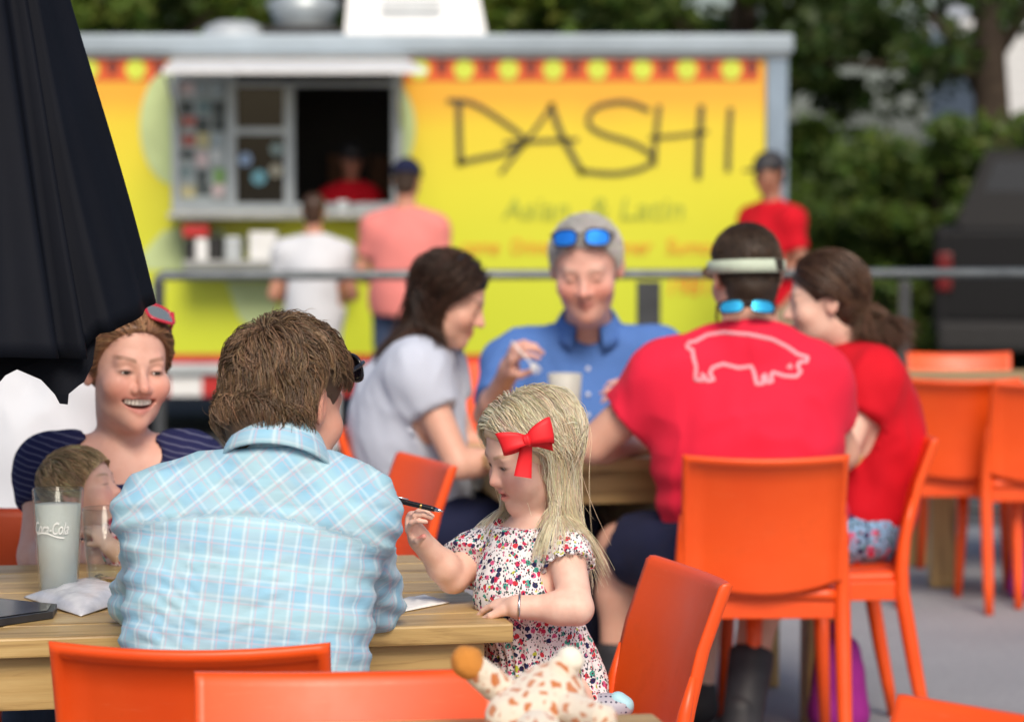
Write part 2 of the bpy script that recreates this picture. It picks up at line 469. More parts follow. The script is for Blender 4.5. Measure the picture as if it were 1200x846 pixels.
# pale circles printed behind the window and low on the side
for px, py, r in ((205, 148, 40), (455, 150, 32)):
    m = MB(); cx, cz = tp(px, py); n_ = 32; rr = r / F * TY
    x_cut = tx(203) if px < 300 else tx(472)
    pts = [(cx + rr * math.cos(a), cz + ft_z + 1.7 * rr * math.sin(a)) for a in np.linspace(0, 2 * math.pi, 48, endpoint=False)]
    pts = [(min(x, x_cut) if px < 300 else max(x, x_cut), z) for x, z in pts]
    m.prism(pts, -0.008, -0.004); m.build('pale_circle_print', PALE, ft)
def petal(pts, mat=PALE):
    m = MB(); m.prism([(tx(a), tz(b) + ft_z) for a, b in pts], -0.007, -0.003); return m.build('pale_leaf_print', mat, ft)
petal([(165, 300), (190, 272), (225, 262), (262, 268), (270, 305), (230, 318), (172, 316)])
petal([(265, 330), (330, 330), (322, 372), (300, 392), (280, 372)])
petal([(150, 335), (195, 335), (186, 362), (160, 372)])
# lettering
m = MB()
def zz(pts): return [(tx(460 + a / 1.6216), tz(b / 1.6216) + ft_z) for a, b in pts]
for pts, w in (([(126, 196), (127, 250), (129, 315)], 15), ([(104, 192), (150, 196), (205, 228), (252, 268), (215, 290), (170, 300), (122, 310)], 11),
               ([(306, 196), (268, 250), (205, 330)], 9), ([(300, 196), (322, 258), (362, 332)], 14), ([(212, 272), (280, 268), (352, 266)], 9),
               ([(488, 210), (440, 194), (385, 205), (372, 235), (400, 255), (455, 272), (492, 296), (478, 318), (420, 330), (352, 324)], 11),
               ([(506, 200), (500, 255), (496, 315)], 12), ([(586, 200), (582, 270), (580, 340)], 15), ([(488, 262), (540, 258), (598, 250)], 8), ([(641, 205), (638, 260), (636, 326)], 13)):
    stroke(m, zz(pts), w * 0.8 / 1.6216 / F * TY, -0.012)
m.build('lettering', INK, ft)
def ttext(s, px, py, hpx, mat, name='lettering'):
    me = text_mesh(s, hpx * 1.4 / F * TY, 0.15, 0.003, name); o = link(name, me, ft, mat)
    o.location = (tx(px), -0.008, tz(py) + ft_z); o.rotation_euler = (math.pi / 2, 0, 0); return o
def fit(o, wpx):
    w = o.dimensions.x
    bpy.context.view_layer.update(); xs = [v.co.x for v in o.data.vertices]; w = max(xs) - min(xs)
    o.scale.x = (wpx / F * TY) / w
for s, px, w in (('Asian', 628, 78), ('&', 701, 22), ('Latin', 763, 74)): fit(ttext(s, px, 246, 26, FAINT), w)
for s, px, w in (('come', 562, 44), ('Orinne', 622, 48), ('gner', 742, 44), ('Sumo', 806, 52)): fit(ttext(s, px, 290, 18, ORPR), w)
fit(ttext('1981', 806, 337, 20, ORPR), 46)

# serving window
FRM = simple('window_frame_grey', (0.42, 0.47, 0.5), 0.4, 0.4, 0.1)
win = tb('serving_window', FRM, 203, 472, 238, 248, -0.02, 0.05)
for a, b, c, d_ in ((203, 211, 86, 238), (268, 278, 86, 238), (334, 346, 100, 238), (460, 472, 86, 238), (278, 334, 150, 158), (211, 268, 86, 94), (278, 460, 96, 102)):
    tb('frame_bar', FRM, a, b, c, d_, -0.018, 0.045, win)
GLS = NT('dark_glass'); GLS.sset(Roughness=0.08); GLS.color((0.01, 0.012, 0.013)); GLS = GLS.m
tb('pane', GLS, 278, 334, 102, 150, -0.01, 0.0, win); tb('pane', GLS, 278, 334, 158, 238, -0.01, 0.0, win)
for px, py, r, c in ((288, 187, 8, (0.35, 0.5, 0.75)), (304, 208, 9, (0.2, 0.5, 0.6)), (325, 175, 8, (0.3, 0.42, 0.42)), (324, 200, 8, (0.5, 0.48, 0.38))):
    disc('sticker', simple('sticker', c, 0.5, 0, 0.3, 40), px, py, r, 0.005, win)
brd = tb('menu_board', simple('board_pale', (0.4, 0.46, 0.47), 0.3, 0, 0.2, 6), 211, 268, 94, 238, -0.012, 0.006)
rng = random.Random(3)
cols = [(0.7, 0.75, 0.78), (0.25, 0.45, 0.15), (0.55, 0.15, 0.12), (0.6, 0.55, 0.3), (0.2, 0.3, 0.32), (0.75, 0.6, 0.6), (0.08, 0.1, 0.1), (0.45, 0.55, 0.6)]
pm = [simple('flyer_%d' % i, c, 0.6, 0, 0.35, 25) for i, c in enumerate(cols)]
for r in range(7):
    for c in range(3):
        x0 = 213 + c * 18 + rng.uniform(-1, 2); y0 = 97 + r * 20 + rng.uniform(-2, 2)
        tb('flyer', rng.choice(pm), x0, x0 + rng.uniform(11, 17), y0, y0 + rng.uniform(10, 18), 0.0065, 0.009 + rng.uniform(0, 0.004), brd)
m = MB()
for z0, y_ in ((tz(64), 0.0),):
    a = np.array((tx(196), -0.03, tz(68) + ft_z)); 
m.add([(tx(205), -0.03, tz(70) + ft_z), (tx(478), -0.03, tz(70) + ft_z), (tx(505), -0.95, tz(88) + ft_z), (tx(212), -0.95, tz(88) + ft_z),
       (tx(205), -0.03, tz(74) + ft_z), (tx(478), -0.03, tz(74) + ft_z), (tx(505), -0.95, tz(93) + ft_z), (tx(212), -0.95, tz(93) + ft_z)],
      [(0, 1, 2, 3), (4, 7, 6, 5), (0, 4, 5, 1), (1, 5, 6, 2), (2, 6, 7, 3), (3, 7, 4, 0)])
aw = m.build('awning_flap', WHT, ft)
for px in (212, 470):
    m = MB(); m.tube([(tx(px), -0.03, tz(150) + ft_z), (tx(px + 2), -0.8, tz(96) + ft_z)], 0.012, 8); m.build('strut', ALU, aw)
tb('counter_shelf', STAIN, 203, 470, 249, 256, 0.03, 0.3, None, 0.004)
tb('lower_ledge', STAIN, 222, 420, 304, 314, 0.03, 0.34, None, 0.004)
for x0, x1, y0, y1, mt in ((234, 248, 278, 304, WHT), (268, 286, 276, 304, ALU), (296, 328, 270, 304, WHT), (222, 232, 280, 304, BLACK), (252, 264, 276, 304, BLACK), (398, 410, 256 - 22, 249, ALU)):
    o = tb('condiment_box' if y1 > 250 else 'napkin_box', mt, x0, x1, y0 + 1, y1 - 0.5, 0.07, 0.25, None, 0.01)
    o.parent = None; o.location = (0, TY, LOT)
    tag(o, {234: 'slim white container on the trailer ledge below a red box', 268: 'grey metal container between black and white boxes on trailer ledge', 296: 'wide white box at the middle of the trailer ledge', 222: 'narrow black box at the end of the trailer ledge', 252: 'narrow black box between two pale containers on trailer ledge', 398: 'small metal napkin box on the serving window shelf'}[x0], 'box', 'containers on the trailer ledges')
o = tb('red_box', REDT, 219, 249, 262, 277, 0.04, 0.25, None, 0.012)
for px in (220, 249): m = MB(); m.box((tx(px), -0.16, (tz(277) + tz(304)) / 2 + ft_z), (0.012, 0.012, tz(277) - tz(304))); m.build('leg', DARKSTEEL, o)
o.parent = None; o.location = (0, TY, LOT); tag(o, 'small red box on thin legs at the trailer ledge', 'box')
# interior
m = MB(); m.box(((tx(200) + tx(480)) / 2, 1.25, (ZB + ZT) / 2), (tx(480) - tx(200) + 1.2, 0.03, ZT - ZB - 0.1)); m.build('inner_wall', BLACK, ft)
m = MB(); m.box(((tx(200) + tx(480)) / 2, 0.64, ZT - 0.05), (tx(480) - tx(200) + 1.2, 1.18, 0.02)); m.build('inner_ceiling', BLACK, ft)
WOODIN = simple('brown_cabinet', (0.16, 0.06, 0.02), 0.6, 0, 0.3)
for x0, x1, y0 in ((374, 392, 180), (424, 448, 182)):
    m = MB(); xa, xb = tx(x0), tx(x1); m.box(((xa + xb) / 2, 1.08, (tz(y0) + tz(246)) / 2 + ft_z), (xb - xa, 0.2, tz(y0) - tz(246)), 0, 0.005); m.build('cabinet', WOODIN, ft)
# lower trim and running gear
tb('red_trim', REDT, 84, 922, 415, 425, 0.002, 0.012); tb('rub_rail', ALU, 84, 922, 426, 438, 0.0, 0.05, None, 0.008)
for i in range(22):
    x0 = 84 + i * 38; tb('reflector_strip', REDT if i % 2 == 0 else WHT, x0, min(x0 + 38, 922), 440, 464, 0.0, 0.01)
m = MB(); m.box(((X0 + X1) / 2, 1.05, tz(452) + ft_z), (X1 - X0, 2.0, 0.1)); m.build('chassis', BLACK, ft)
def wheel(parent, c, r, w, axis='y'):
    m = MB()
    prof = [(r * 0.62, -w / 2), (r * 0.93, -w / 2), (r, -w * 0.3), (r, w * 0.3), (r * 0.93, w / 2), (r * 0.62, w / 2)]
    m.lathe((0, 0, 0), prof, 28); 
    wv = m.build('wheel', RUB, parent); wv.location = c; wv.rotation_euler = (math.pi / 2, 0, 0) if axis == 'y' else (0, math.pi / 2, 0)
    m = MB(); m.lathe((0, 0, 0), [(0.0, w * 0.25), (r * 0.2, w * 0.3), (r * 0.55, w * 0.2), (r * 0.63, w * 0.4), (r * 0.63, -w * 0.4), (0, -w * 0.4)], 20); m.build('rim', ALU, wv)
for px in (560, 680):
    for y in (0.15, 1.95): wheel(ft, (tx(px), y, 0.33), 0.33, 0.2)
m = MB(); m.tube([(X0 - 1.2, 1.05, 0.42), (X0, 0.4, 0.42)], 0.04, 8); m.tube([(X0 - 1.2, 1.05, 0.42), (X0, 1.7, 0.42)], 0.04, 8); m.tube([(X0 - 1.2, 1.05, 0.46), (X0 - 1.2, 1.05, 0.0)], 0.03, 8); m.build('drawbar', DARKSTEEL, ft)
# roof fittings
zr = tz(38) + ft_z
ac = MB(); xa, xb = tx(402), tx(570)
ac.add([(xa, 0.25, zr), (xb, 0.25, zr), (xb, 1.2, zr), (xa, 1.2, zr), (xa + 0.02, 0.35, zr + 0.3), (xb - 0.06, 0.35, zr + 0.3), (xb - 0.06, 1.15, zr + 0.3), (xa + 0.02, 1.15, zr + 0.3)],
       [(0, 1, 5, 4), (1, 2, 6, 5), (2, 3, 7, 6), (3, 0, 4, 7), (4, 5, 6, 7), (0, 3, 2, 1)])
acu = ac.build('roof_air_conditioner', WHT, ft)
for i in range(6):
    m = MB(); m.box(((tx(445) + tx(516)) / 2, 0.285 + i * 0.014, zr + 0.12 + i * 0.03), (tx(516) - tx(445), 0.02, 0.015)); m.build('grille_slat', FRM, acu)
m = MB(); m.lathe((tx(265), 0.6, zr), [(0.0, 0.1), (0.1, 0.095), (0.18, 0.06), (0.21, 0.0)], 20); m.build('roof_vent', ALU, ft)
m = MB(); m.box((tx(348), 0.7, zr + 0.03), (0.5, 0.5, 0.06), 0, 0.01); fanb = m.build('exhaust_fan', BLACK, ft)
m = MB(); m.lathe((tx(348), 0.7, zr + 0.06), [(0.17, 0.0), (0.2, 0.08), (0.24, 0.16), (0.1, 0.22), (0, 0.22)], 20); m.build('hood', FRM, fanb)

# ------------------------------------------------------------------ trees
def leaf_mat(name, c, ):
    n = NT(name); a = n.new('ShaderNodeAttribute', attribute_name='Col')
    n.color(n.mix(1.0, a.outputs['Color'], c, 'MULTIPLY')); n.b.inputs['Roughness'].default_value = 0.55
    tr = n.new('ShaderNodeBsdfTranslucent'); n.lk(n.mix(1.0, a.outputs['Color'], tuple(min(1, k * 1.4) for k in c), 'MULTIPLY'), tr.inputs[0])
    mx = n.new('ShaderNodeMixShader'); mx.inputs[0].default_value = 0.3
    n.lk(n.b.outputs[0], mx.inputs[1]); n.lk(tr.outputs[0], mx.inputs[2]); n.lk(mx.outputs[0], n.n['Material Output'].inputs[0]); return n.m
BARK = simple('bark', (0.07, 0.05, 0.035), 0.9, 0, 0.4, 12, 0.6, 30)
LEAF = [leaf_mat('foliage_a', (0.075, 0.125, 0.018)), leaf_mat('foliage_b', (0.11, 0.165, 0.022)), leaf_mat('foliage_dark', (0.05, 0.088, 0.016))]
def tree(label, x, y, h, rx, ry, zc, rz, nclump, nleaf, mat, seed, leaf=0.07, gaps=0.0, cat='tree', grp='trees behind the food trailer', nm='broadleaf_tree'):
    rng = np.random.RandomState(seed)
    root = empty(nm, (x, y, LOT), 0, label, cat, grp)
    m = MB(); r0 = 0.035 * h
    pts = [(0, 0, 0), (0.05 * h * rng.uniform(-1, 1) * .4, 0.02 * h, 0.25 * h), (0.04 * h * rng.uniform(-1, 1), 0, 0.5 * h), (0.02 * h, 0, 0.8 * h)]
    m.tube(pts, [r0, r0 * 0.75, r0 * 0.5, r0 * 0.2], 9); tr = m.build('trunk', BARK, root)
    cl = rng.normal(size=(nclump, 3)); cl /= np.linalg.norm(cl, axis=1, keepdims=True); cl *= rng.uniform(0.25, 1.0, (nclump, 1)) ** 0.5
    cl = cl * np.array((rx, ry, rz)) * rng.uniform(0.8, 1.12, (nclump, 1)) + np.array((0, 0, zc))
    for i in range(6):
        t = rng.uniform(0.3, 0.7); p0 = np.array(pts[1]) * (1 - t) + np.array(pts[2]) * t; q = cl[rng.randint(nclump)]
        m = MB(); m.tube([p0, (p0 + q) / 2 + rng.normal(size=3) * 0.08, q], [r0 * 0.35, r0 * 0.22, r0 * 0.08], 6); m.build('limb', BARK, tr)
    per = nleaf // nclump; C = np.repeat(cl, per, 0); N = len(C)
    rc = np.repeat(rng.uniform(0.28, 0.6, nclump) * (rx + rz) / 5.0, per)
    off = rng.normal(size=(N, 3)); off /= np.linalg.norm(off, axis=1, keepdims=True); off *= (rng.rand(N, 1) ** 0.45) * rc[:, None]
    off[:, 2] *= 0.75; c = C + off
    u = rng.normal(size=(N, 3)); u /= np.linalg.norm(u, axis=1, keepdims=True); w = np.cross(u, rng.normal(size=(N, 3))); w /= np.linalg.norm(w, axis=1, keepdims=True)
    L = leaf * rng.uniform(0.6, 1.4, (N, 1)); 
    V = np.stack([c - u * L, c + w * L * 0.5, c + u * L, c - w * L * 0.5], 1).reshape(-1, 3)
    me = np_mesh('crown', V, np.arange(4 * N).reshape(-1, 4), False)
    tone = (0.75 + 0.5 * np.repeat(rng.rand(nclump), per))[:, None] * rng.uniform(0.75, 1.25, (N, 1)) * np.array((1, 1, 1)) * (1 + 0.25 * rng.normal(size=(N, 1)) * np.array((0.8, 0.1, 0.2)))
    attr_col(me, 'Col', np.repeat(np.clip(tone, 0.2, 2), 4, 0)); link('crown', me, root, mat)
    return root
tree('bright green bushy tree behind the end of the trailer with roof vent', -3.5, 26, 6, 2.4, 1.4, 3.3, 1.9, 70, 26000, LEAF[1], 1)
tree('mid green tree behind the trailer between vent and air conditioner', -0.9, 27.5, 6.5, 2.0, 1.3, 3.4, 1.9, 65, 22000, LEAF[1], 2)
tree('dark slim tree with visible trunk rising behind the lettered side', 1.9, 26.5, 6.5, 1.6, 1.3, 3.5, 1.9, 60, 16000, LEAF[0], 3)
tree('broad dark tree with loose branches and sky gaps beside the trailer', 3.9, 25.5, 6.5, 2.1, 1.4, 3.6, 1.7, 70, 5200, LEAF[2], 4, 0.07)
tree('tall sparse tree overhanging the pale building', 5.6, 27.5, 7, 1.6, 1.2, 3.9, 1.5, 50, 3200, LEAF[2], 9, 0.075)
tree('dense dark green bush filling the space beside the trailer corner', 3.3, 24.2, 2.2, 1.2, 0.9, 0.9, 1.2, 120, 24000, LEAF[0], 5, 0.05, 0, 'bush', 'bushes behind the lot', 'leafy_bush')
tree('dark bush behind the parked pickup', 4.7, 26.0, 2.2, 1.5, 0.9, 0.9, 1.15, 120, 24000, LEAF[2], 6, 0.05, 0, 'bush', 'bushes behind the lot', 'leafy_bush')
tree('low dark bush at the foot of the pale building', 7.3, 29.0, 2.2, 1.5, 0.9, 0.9, 1.0, 40, 9000, LEAF[2], 8, 0.06, 0, 'bush', 'bushes behind the lot', 'leafy_bush')
tree('green bush beyond the drawbar end of the trailer', -4.8, 25.0, 2.6, 1.5, 0.9, 1.3, 1.4, 50, 12000, LEAF[1], 7, 0.06, 0, 'bush', 'bushes behind the lot', 'leafy_bush')
# far wood behind everything
rng_ = np.random.RandomState(5); N = 60000
c = np.stack([rng_.uniform(-14, 13, N), rng_.uniform(36, 41, N), rng_.uniform(0, 1, N) ** 0.9], 1)
hh = 3.6 + 1.6 * np.sin(c[:, 0] * 1.3) + 0.9 * np.sin(c[:, 0] * 3.1 + 1) + 2.2 * (c[:, 0] < 2) + rng_.normal(size=N) * 0.4
hh = np.where(c[:, 0] > 2.2, 1.6 + 0.4 * np.sin(c[:, 0] * 2.1) + rng_.normal(size=N) * 0.25, hh)
c[:, 2] = LOT + c[:, 2] * hh
u = rng_.normal(size=(N, 3)); u /= np.linalg.norm(u, axis=1, keepdims=True); w = np.cross(u, rng_.normal(size=(N, 3))); w /= np.linalg.norm(w, axis=1, keepdims=True)
L = 0.14 * rng_.uniform(0.6, 1.4, (N, 1)); V = np.stack([c - u * L, c + w * L * 0.6, c + u * L, c - w * L * 0.6], 1).reshape(-1, 3)
me = np_mesh('far_wood', V, np.arange(4 * N).reshape(-1, 4), False)
attr_col(me, 'Col', np.repeat(np.clip(rng_.uniform(0.6, 1.3, (N, 1)) * np.ones((1, 3)), 0, 2), 4, 0))
tag(link('far_wood', me, None, LEAF[0]), 'dark green wood far behind the lot', 'wood', kind='stuff')

# ------------------------------------------------------------------ pale building
BY = 46.0
def bx(px): return (px - 600) / F * BY
bld = empty('pale_building', (0, BY, LOT), 0, 'white weatherboard gable building behind the trees', 'building')
SIDING = simple('white_siding', (0.68, 0.7, 0.72), 0.6, 0, 0.06)
gx0, gx1 = bx(1150), bx(1150) + 9
m = MB(); m.prism([(gx0, 0), (gx1, 0), (gx1, 4.0), ((gx0 + gx1) / 2, 7.2), (gx0, 4.0)], 0.03, 6); m.build('wall', simple('house_wrap', (0.5, 0.52, 0.54), 0.7), bld)
for i in range(24):
    z = 0.1 + i * 0.165; m = MB(); m.box(((gx0 + gx1) / 2, 0.005, z), (gx1 - gx0, 0.03, 0.15)); m.build('siding_board', SIDING, bld)
for s in (-1, 1):
    xm = (gx0 + gx1) / 2; xe = gx0 - 0.4 if s < 0 else gx1 + 0.4
    m = MB(); m.prism([(xm, 7.25), (xe, 3.75), (xe, 3.95), (xm, 7.45)], -0.4, 6.2); m.build('roof_slope', SIDING, bld)
m = MB(); m.box((gx0 + 1.6, -0.03, 2.0), (1.0, 0.06, 1.5)); wv = m.build('window', SIDING, bld)
for s in (-1, 1):
    m = MB(); m.box((gx0 + 1.6, -0.065, 2.0 + s * 0.35), (0.86, 0.01, 0.64)); m.build('pane', GLS, wv)

# ------------------------------------------------------------------ parked pickup
PY = 20.6
CARP = NT('black_car_paint'); CARP.color((0.006, 0.0065, 0.008)).sset(Roughness=0.6); CARP.b.inputs['Specular IOR Level'].default_value = 0.25; CARP = CARP.m
pk = empty('parked_pickup', (P(1268, 300, PY)[0], PY, LOT), rad(-11), 'dark pickup parked nose away beyond the railing', 'pickup')
m = MB(); m.box((0, 0.0, 0.95), (1.92, 0.06, 0.62), 0, 0.03); tg = m.build('tailgate', CARP, pk)
m = MB(); m.box((0, -0.045, 1.1), (0.22, 0.03, 0.07), 0, 0.008); m.build('handle', RUB, tg)
for s in (-1, 1):
    m = MB(); m.box((s * 0.94, 1.0, 0.92), (0.1, 2.1, 0.72), 0, 0.04); m.build('bed_side', CARP, pk)
    m = MB(); m.box((s * 0.91, -0.04, 0.98), (0.1, 0.06, 0.26), 0, 0.02); m.build('taillight', simple('taillight_red', (0.14, 0.008, 0.01), 0.3), pk)
    for y in (0.6, 3.9): wheel(pk, (s * 0.82, y, 0.38), 0.38, 0.26, 'x')
m = MB(); m.box((0, 1.0, 0.62), (1.8, 2.0, 0.06)); m.build('bed_floor', RUB, pk)
m = MB(); m.add([(-0.95, 2.0, 0.5), (0.95, 2.0, 0.5), (0.95, 4.0, 0.5), (-0.95, 4.0, 0.5), (-0.95, 2.02, 1.25), (0.95, 2.02, 1.25), (0.95, 3.9, 1.2), (-0.95, 3.9, 1.2), (-0.72, 2.2, 1.82), (0.72, 2.2, 1.82), (0.72, 3.4, 1.82), (-0.72, 3.4, 1.82)],
      [(0, 1, 5, 4), (1, 2, 6, 5), (2, 3, 7, 6), (3, 0, 4, 7), (4, 5, 9, 8), (5, 6, 10, 9), (6, 7, 11, 10), (7, 4, 8, 11), (8, 9, 10, 11), (0, 3, 2, 1)]); cb = m.build('cab', CARP, pk)
m = MB(); m.add([(-0.8, 2.055, 1.32), (0.8, 2.055, 1.32), (0.66, 2.16, 1.74), (-0.66, 2.16, 1.74)], [(0, 1, 2, 3)]); m.build('rear_window', GLS, cb)
m = MB(); m.box((0, 4.6, 0.85), (1.86, 1.3, 0.6), 0, 0.08); m.build('bonnet', CARP, pk)
m = MB(); m.box((0, -0.12, 0.55), (1.9, 0.16, 0.2), 0, 0.04); bp = m.build('bumper', RUB, pk)
m = MB(); m.box((0, -0.215, 0.56), (0.31, 0.01, 0.15)); m.build('number_plate', WHT, bp)
# ================================================================== TABLES
def wood_mat(name, c0, c1, c2):
    n = NT(name); tc = n.new('ShaderNodeTexCoord'); oi = n.new('ShaderNodeObjectInfo')
    ad = n.new('ShaderNodeVectorMath', operation='MULTIPLY_ADD'); n.lk(oi.outputs['Random'], ad.inputs[0]); ad.inputs[1].default_value = (31, 17, 11)
    n.lk(tc.outputs['Object'], ad.inputs[2])
    mp = n.new('ShaderNodeMapping'); mp.inputs['Scale'].default_value = (1.1, 17, 17); n.lk(ad.outputs[0], mp.inputs[0])
    g1 = n.noise(mp.outputs[0], 1.6, 5, 0.6, 1.2)
    mp2 = n.new('ShaderNodeMapping'); mp2.inputs['Scale'].default_value = (2.5, 90, 90); n.lk(ad.outputs[0], mp2.inputs[0])
    g2 = n.noise(mp2.outputs[0], 2.5, 4, 0.6)
    big = n.noise(ad.outputs[0], 2.2, 3)
    c = n.ramp(g1, [(0.28, c0), (0.5, c1), (0.72, c2)])
    c = n.mix(n.math('MULTIPLY', g2, 0.5), c, tuple(k * 0.6 for k in c0))
    # knots
    vo = n.new('ShaderNodeTexVoronoi'); vo.inputs['Scale'].default_value = 2.3
    mp3 = n.new('ShaderNodeMapping'); mp3.inputs['Scale'].default_value = (1.0, 2.4, 2.4); n.lk(ad.outputs[0], mp3.inputs[0]); n.lk(mp3.outputs[0], vo.inputs['Vector'])
    k = n.ramp(vo.outputs['Distance'], [(0.0, (1, 1, 1)), (0.035, (0.8, 0.8, 0.8)), (0.07, (0, 0, 0))])
    c = n.mix(k, c, (0.09, 0.045, 0.02))
    c = n.mix(n.math('MULTIPLY', big, 0.3), c, tuple(k_ * 1.1 for k_ in c2))
    n.color(n.mix(n.ramp(g1, [(0.38, (0.55, 0.55, 0.55)), (0.47, (0, 0, 0))]), c, tuple(k_ * 0.55 for k_ in c0))); n.lk(n.ramp(g1, [(0.2, (0.45, 0.45, 0.45)), (0.8, (0.3, 0.3, 0.3))]), n.b.inputs['Roughness'])
    n.bump(g2, 0.25, 0.002); return n.m
PINE = wood_mat('weathered_pine', (0.36, 0.215, 0.075), (0.50, 0.33, 0.125), (0.62, 0.45, 0.20))
TZ = 0.74
def table(label, corner, rz, length, depth, np_=7, group='wooden dining tables'):
    """corner = right-hand corner of the edge turned to the camera"""
    t = empty('wooden_table', (corner[0], corner[1], 0), rz, label, 'table', group)
    w = depth / np_
    rng = random.Random(int(corner[0] * 100) + int(corner[1] * 10))
    for i in range(np_):
        m = MB(); L = length
        m.box((-L / 2, 0, 0), (L, w - 0.005, 0.032), 0, 0.004); o = m.build('plank', PINE, t)
        o.location = (0.0 + rng.uniform(-0.003, 0.003), w * (i + 0.5), TZ - 0.016 + rng.uniform(-0.001, 0.001))
    for y in (0.05, depth - 0.05):
        m = MB(); m.box((0, 0, 0), (length - 0.09, 0.036, 0.088), 0, 0.003); o = m.build('apron', PINE, t); o.location = (-length / 2, y, TZ - 0.033 - 0.044)
    for x in (-0.055, -length + 0.055):
        m = MB(); m.box((0, 0, 0), (0.036, depth - 0.14, 0.088), 0, 0.003); o = m.build('apron', PINE, t); o.location = (x, depth / 2, TZ - 0.033 - 0.044)
    for x in (-0.12, -length + 0.12):
        for y in (0.115, depth - 0.115):
            m = MB(); m.box((0, 0, 0), (0.7, 0.089, 0.089), 0, 0.004); o = m.build('leg', PINE, t); o.location = (x, y, 0.353); o.rotation_euler = (0, math.pi / 2, 0)
    return t
c1 = PZ(604, 730, TZ); T1ROT = rad(12)
table('pine plank table where the plaid shirt man and girl sit', c1, T1ROT, 1.8, 0.95)
c2 = PZ(1027, 533, TZ); table('pine plank table shared by the four diners in front of railing', c2, rad(9), 1.03, 0.9, 6)
c3 = PZ(1062, 446, TZ) ; table('pale pine table standing empty among orange chairs near the railing', (c3[0] + 1.9, 10.95, 0), 0, 1.9, 0.85, 6)
c0 = PZ(764, 835, TZ); a_ = rad(9); table('pine table with the giraffe toy lying on it', (c0[0] + 0.93 * math.sin(a_), c0[1] - 0.93 * math.cos(a_), 0), a_, 1.7, 0.93)

# ================================================================== CHAIRS
def plastic_mat():
    n = NT('orange_resin'); v = n.coords()
    f = n.noise(v, 3.5, 3); c = n.ramp(f, [(0.3, (0.80, 0.075, 0.006)), (0.7, (0.88, 0.098, 0.008))])
    sc = n.noise(n.coords(scale=(1.0, 1.0, 14.0), rot=(0.5, 0.3, 0)), 16, 5, 0.7); c = n.mix(n.ramp(sc, [(0.60, (0, 0, 0)), (0.72, (0.28, 0.28, 0.28))]), c, (0.9, 0.22, 0.09))
    n.color(n.mix(n.ramp(n.noise(v, 7, 5, 0.7), [(0.58, (0, 0, 0)), (0.8, (0.3, 0.3, 0.3))]), c, (0.45, 0.045, 0.008)))
    n.lk(n.ramp(n.noise(v, 14, 4), [(0.3, (0.36, 0.36, 0.36)), (0.7, (0.46, 0.46, 0.46))]), n.b.inputs['Roughness'])
    n.b.inputs['Specular IOR Level'].default_value = 0.5
    n.b.inputs['Subsurface Weight'].default_value = 0.0
    n.bump(n.noise(v, 420, 2), 0.06, 0.001); return n.m
ORANGE = plastic_mat()
CW, CH = 0.205, 0.795
def prof(z):
    """sabre line of the rear posts: y behind the seat centre"""
    return float(np.interp(z, [0, 0.2, 0.42, 0.55, 0.68, 0.80], [0.275, 0.235, 0.195, 0.205, 0.236, 0.28]))
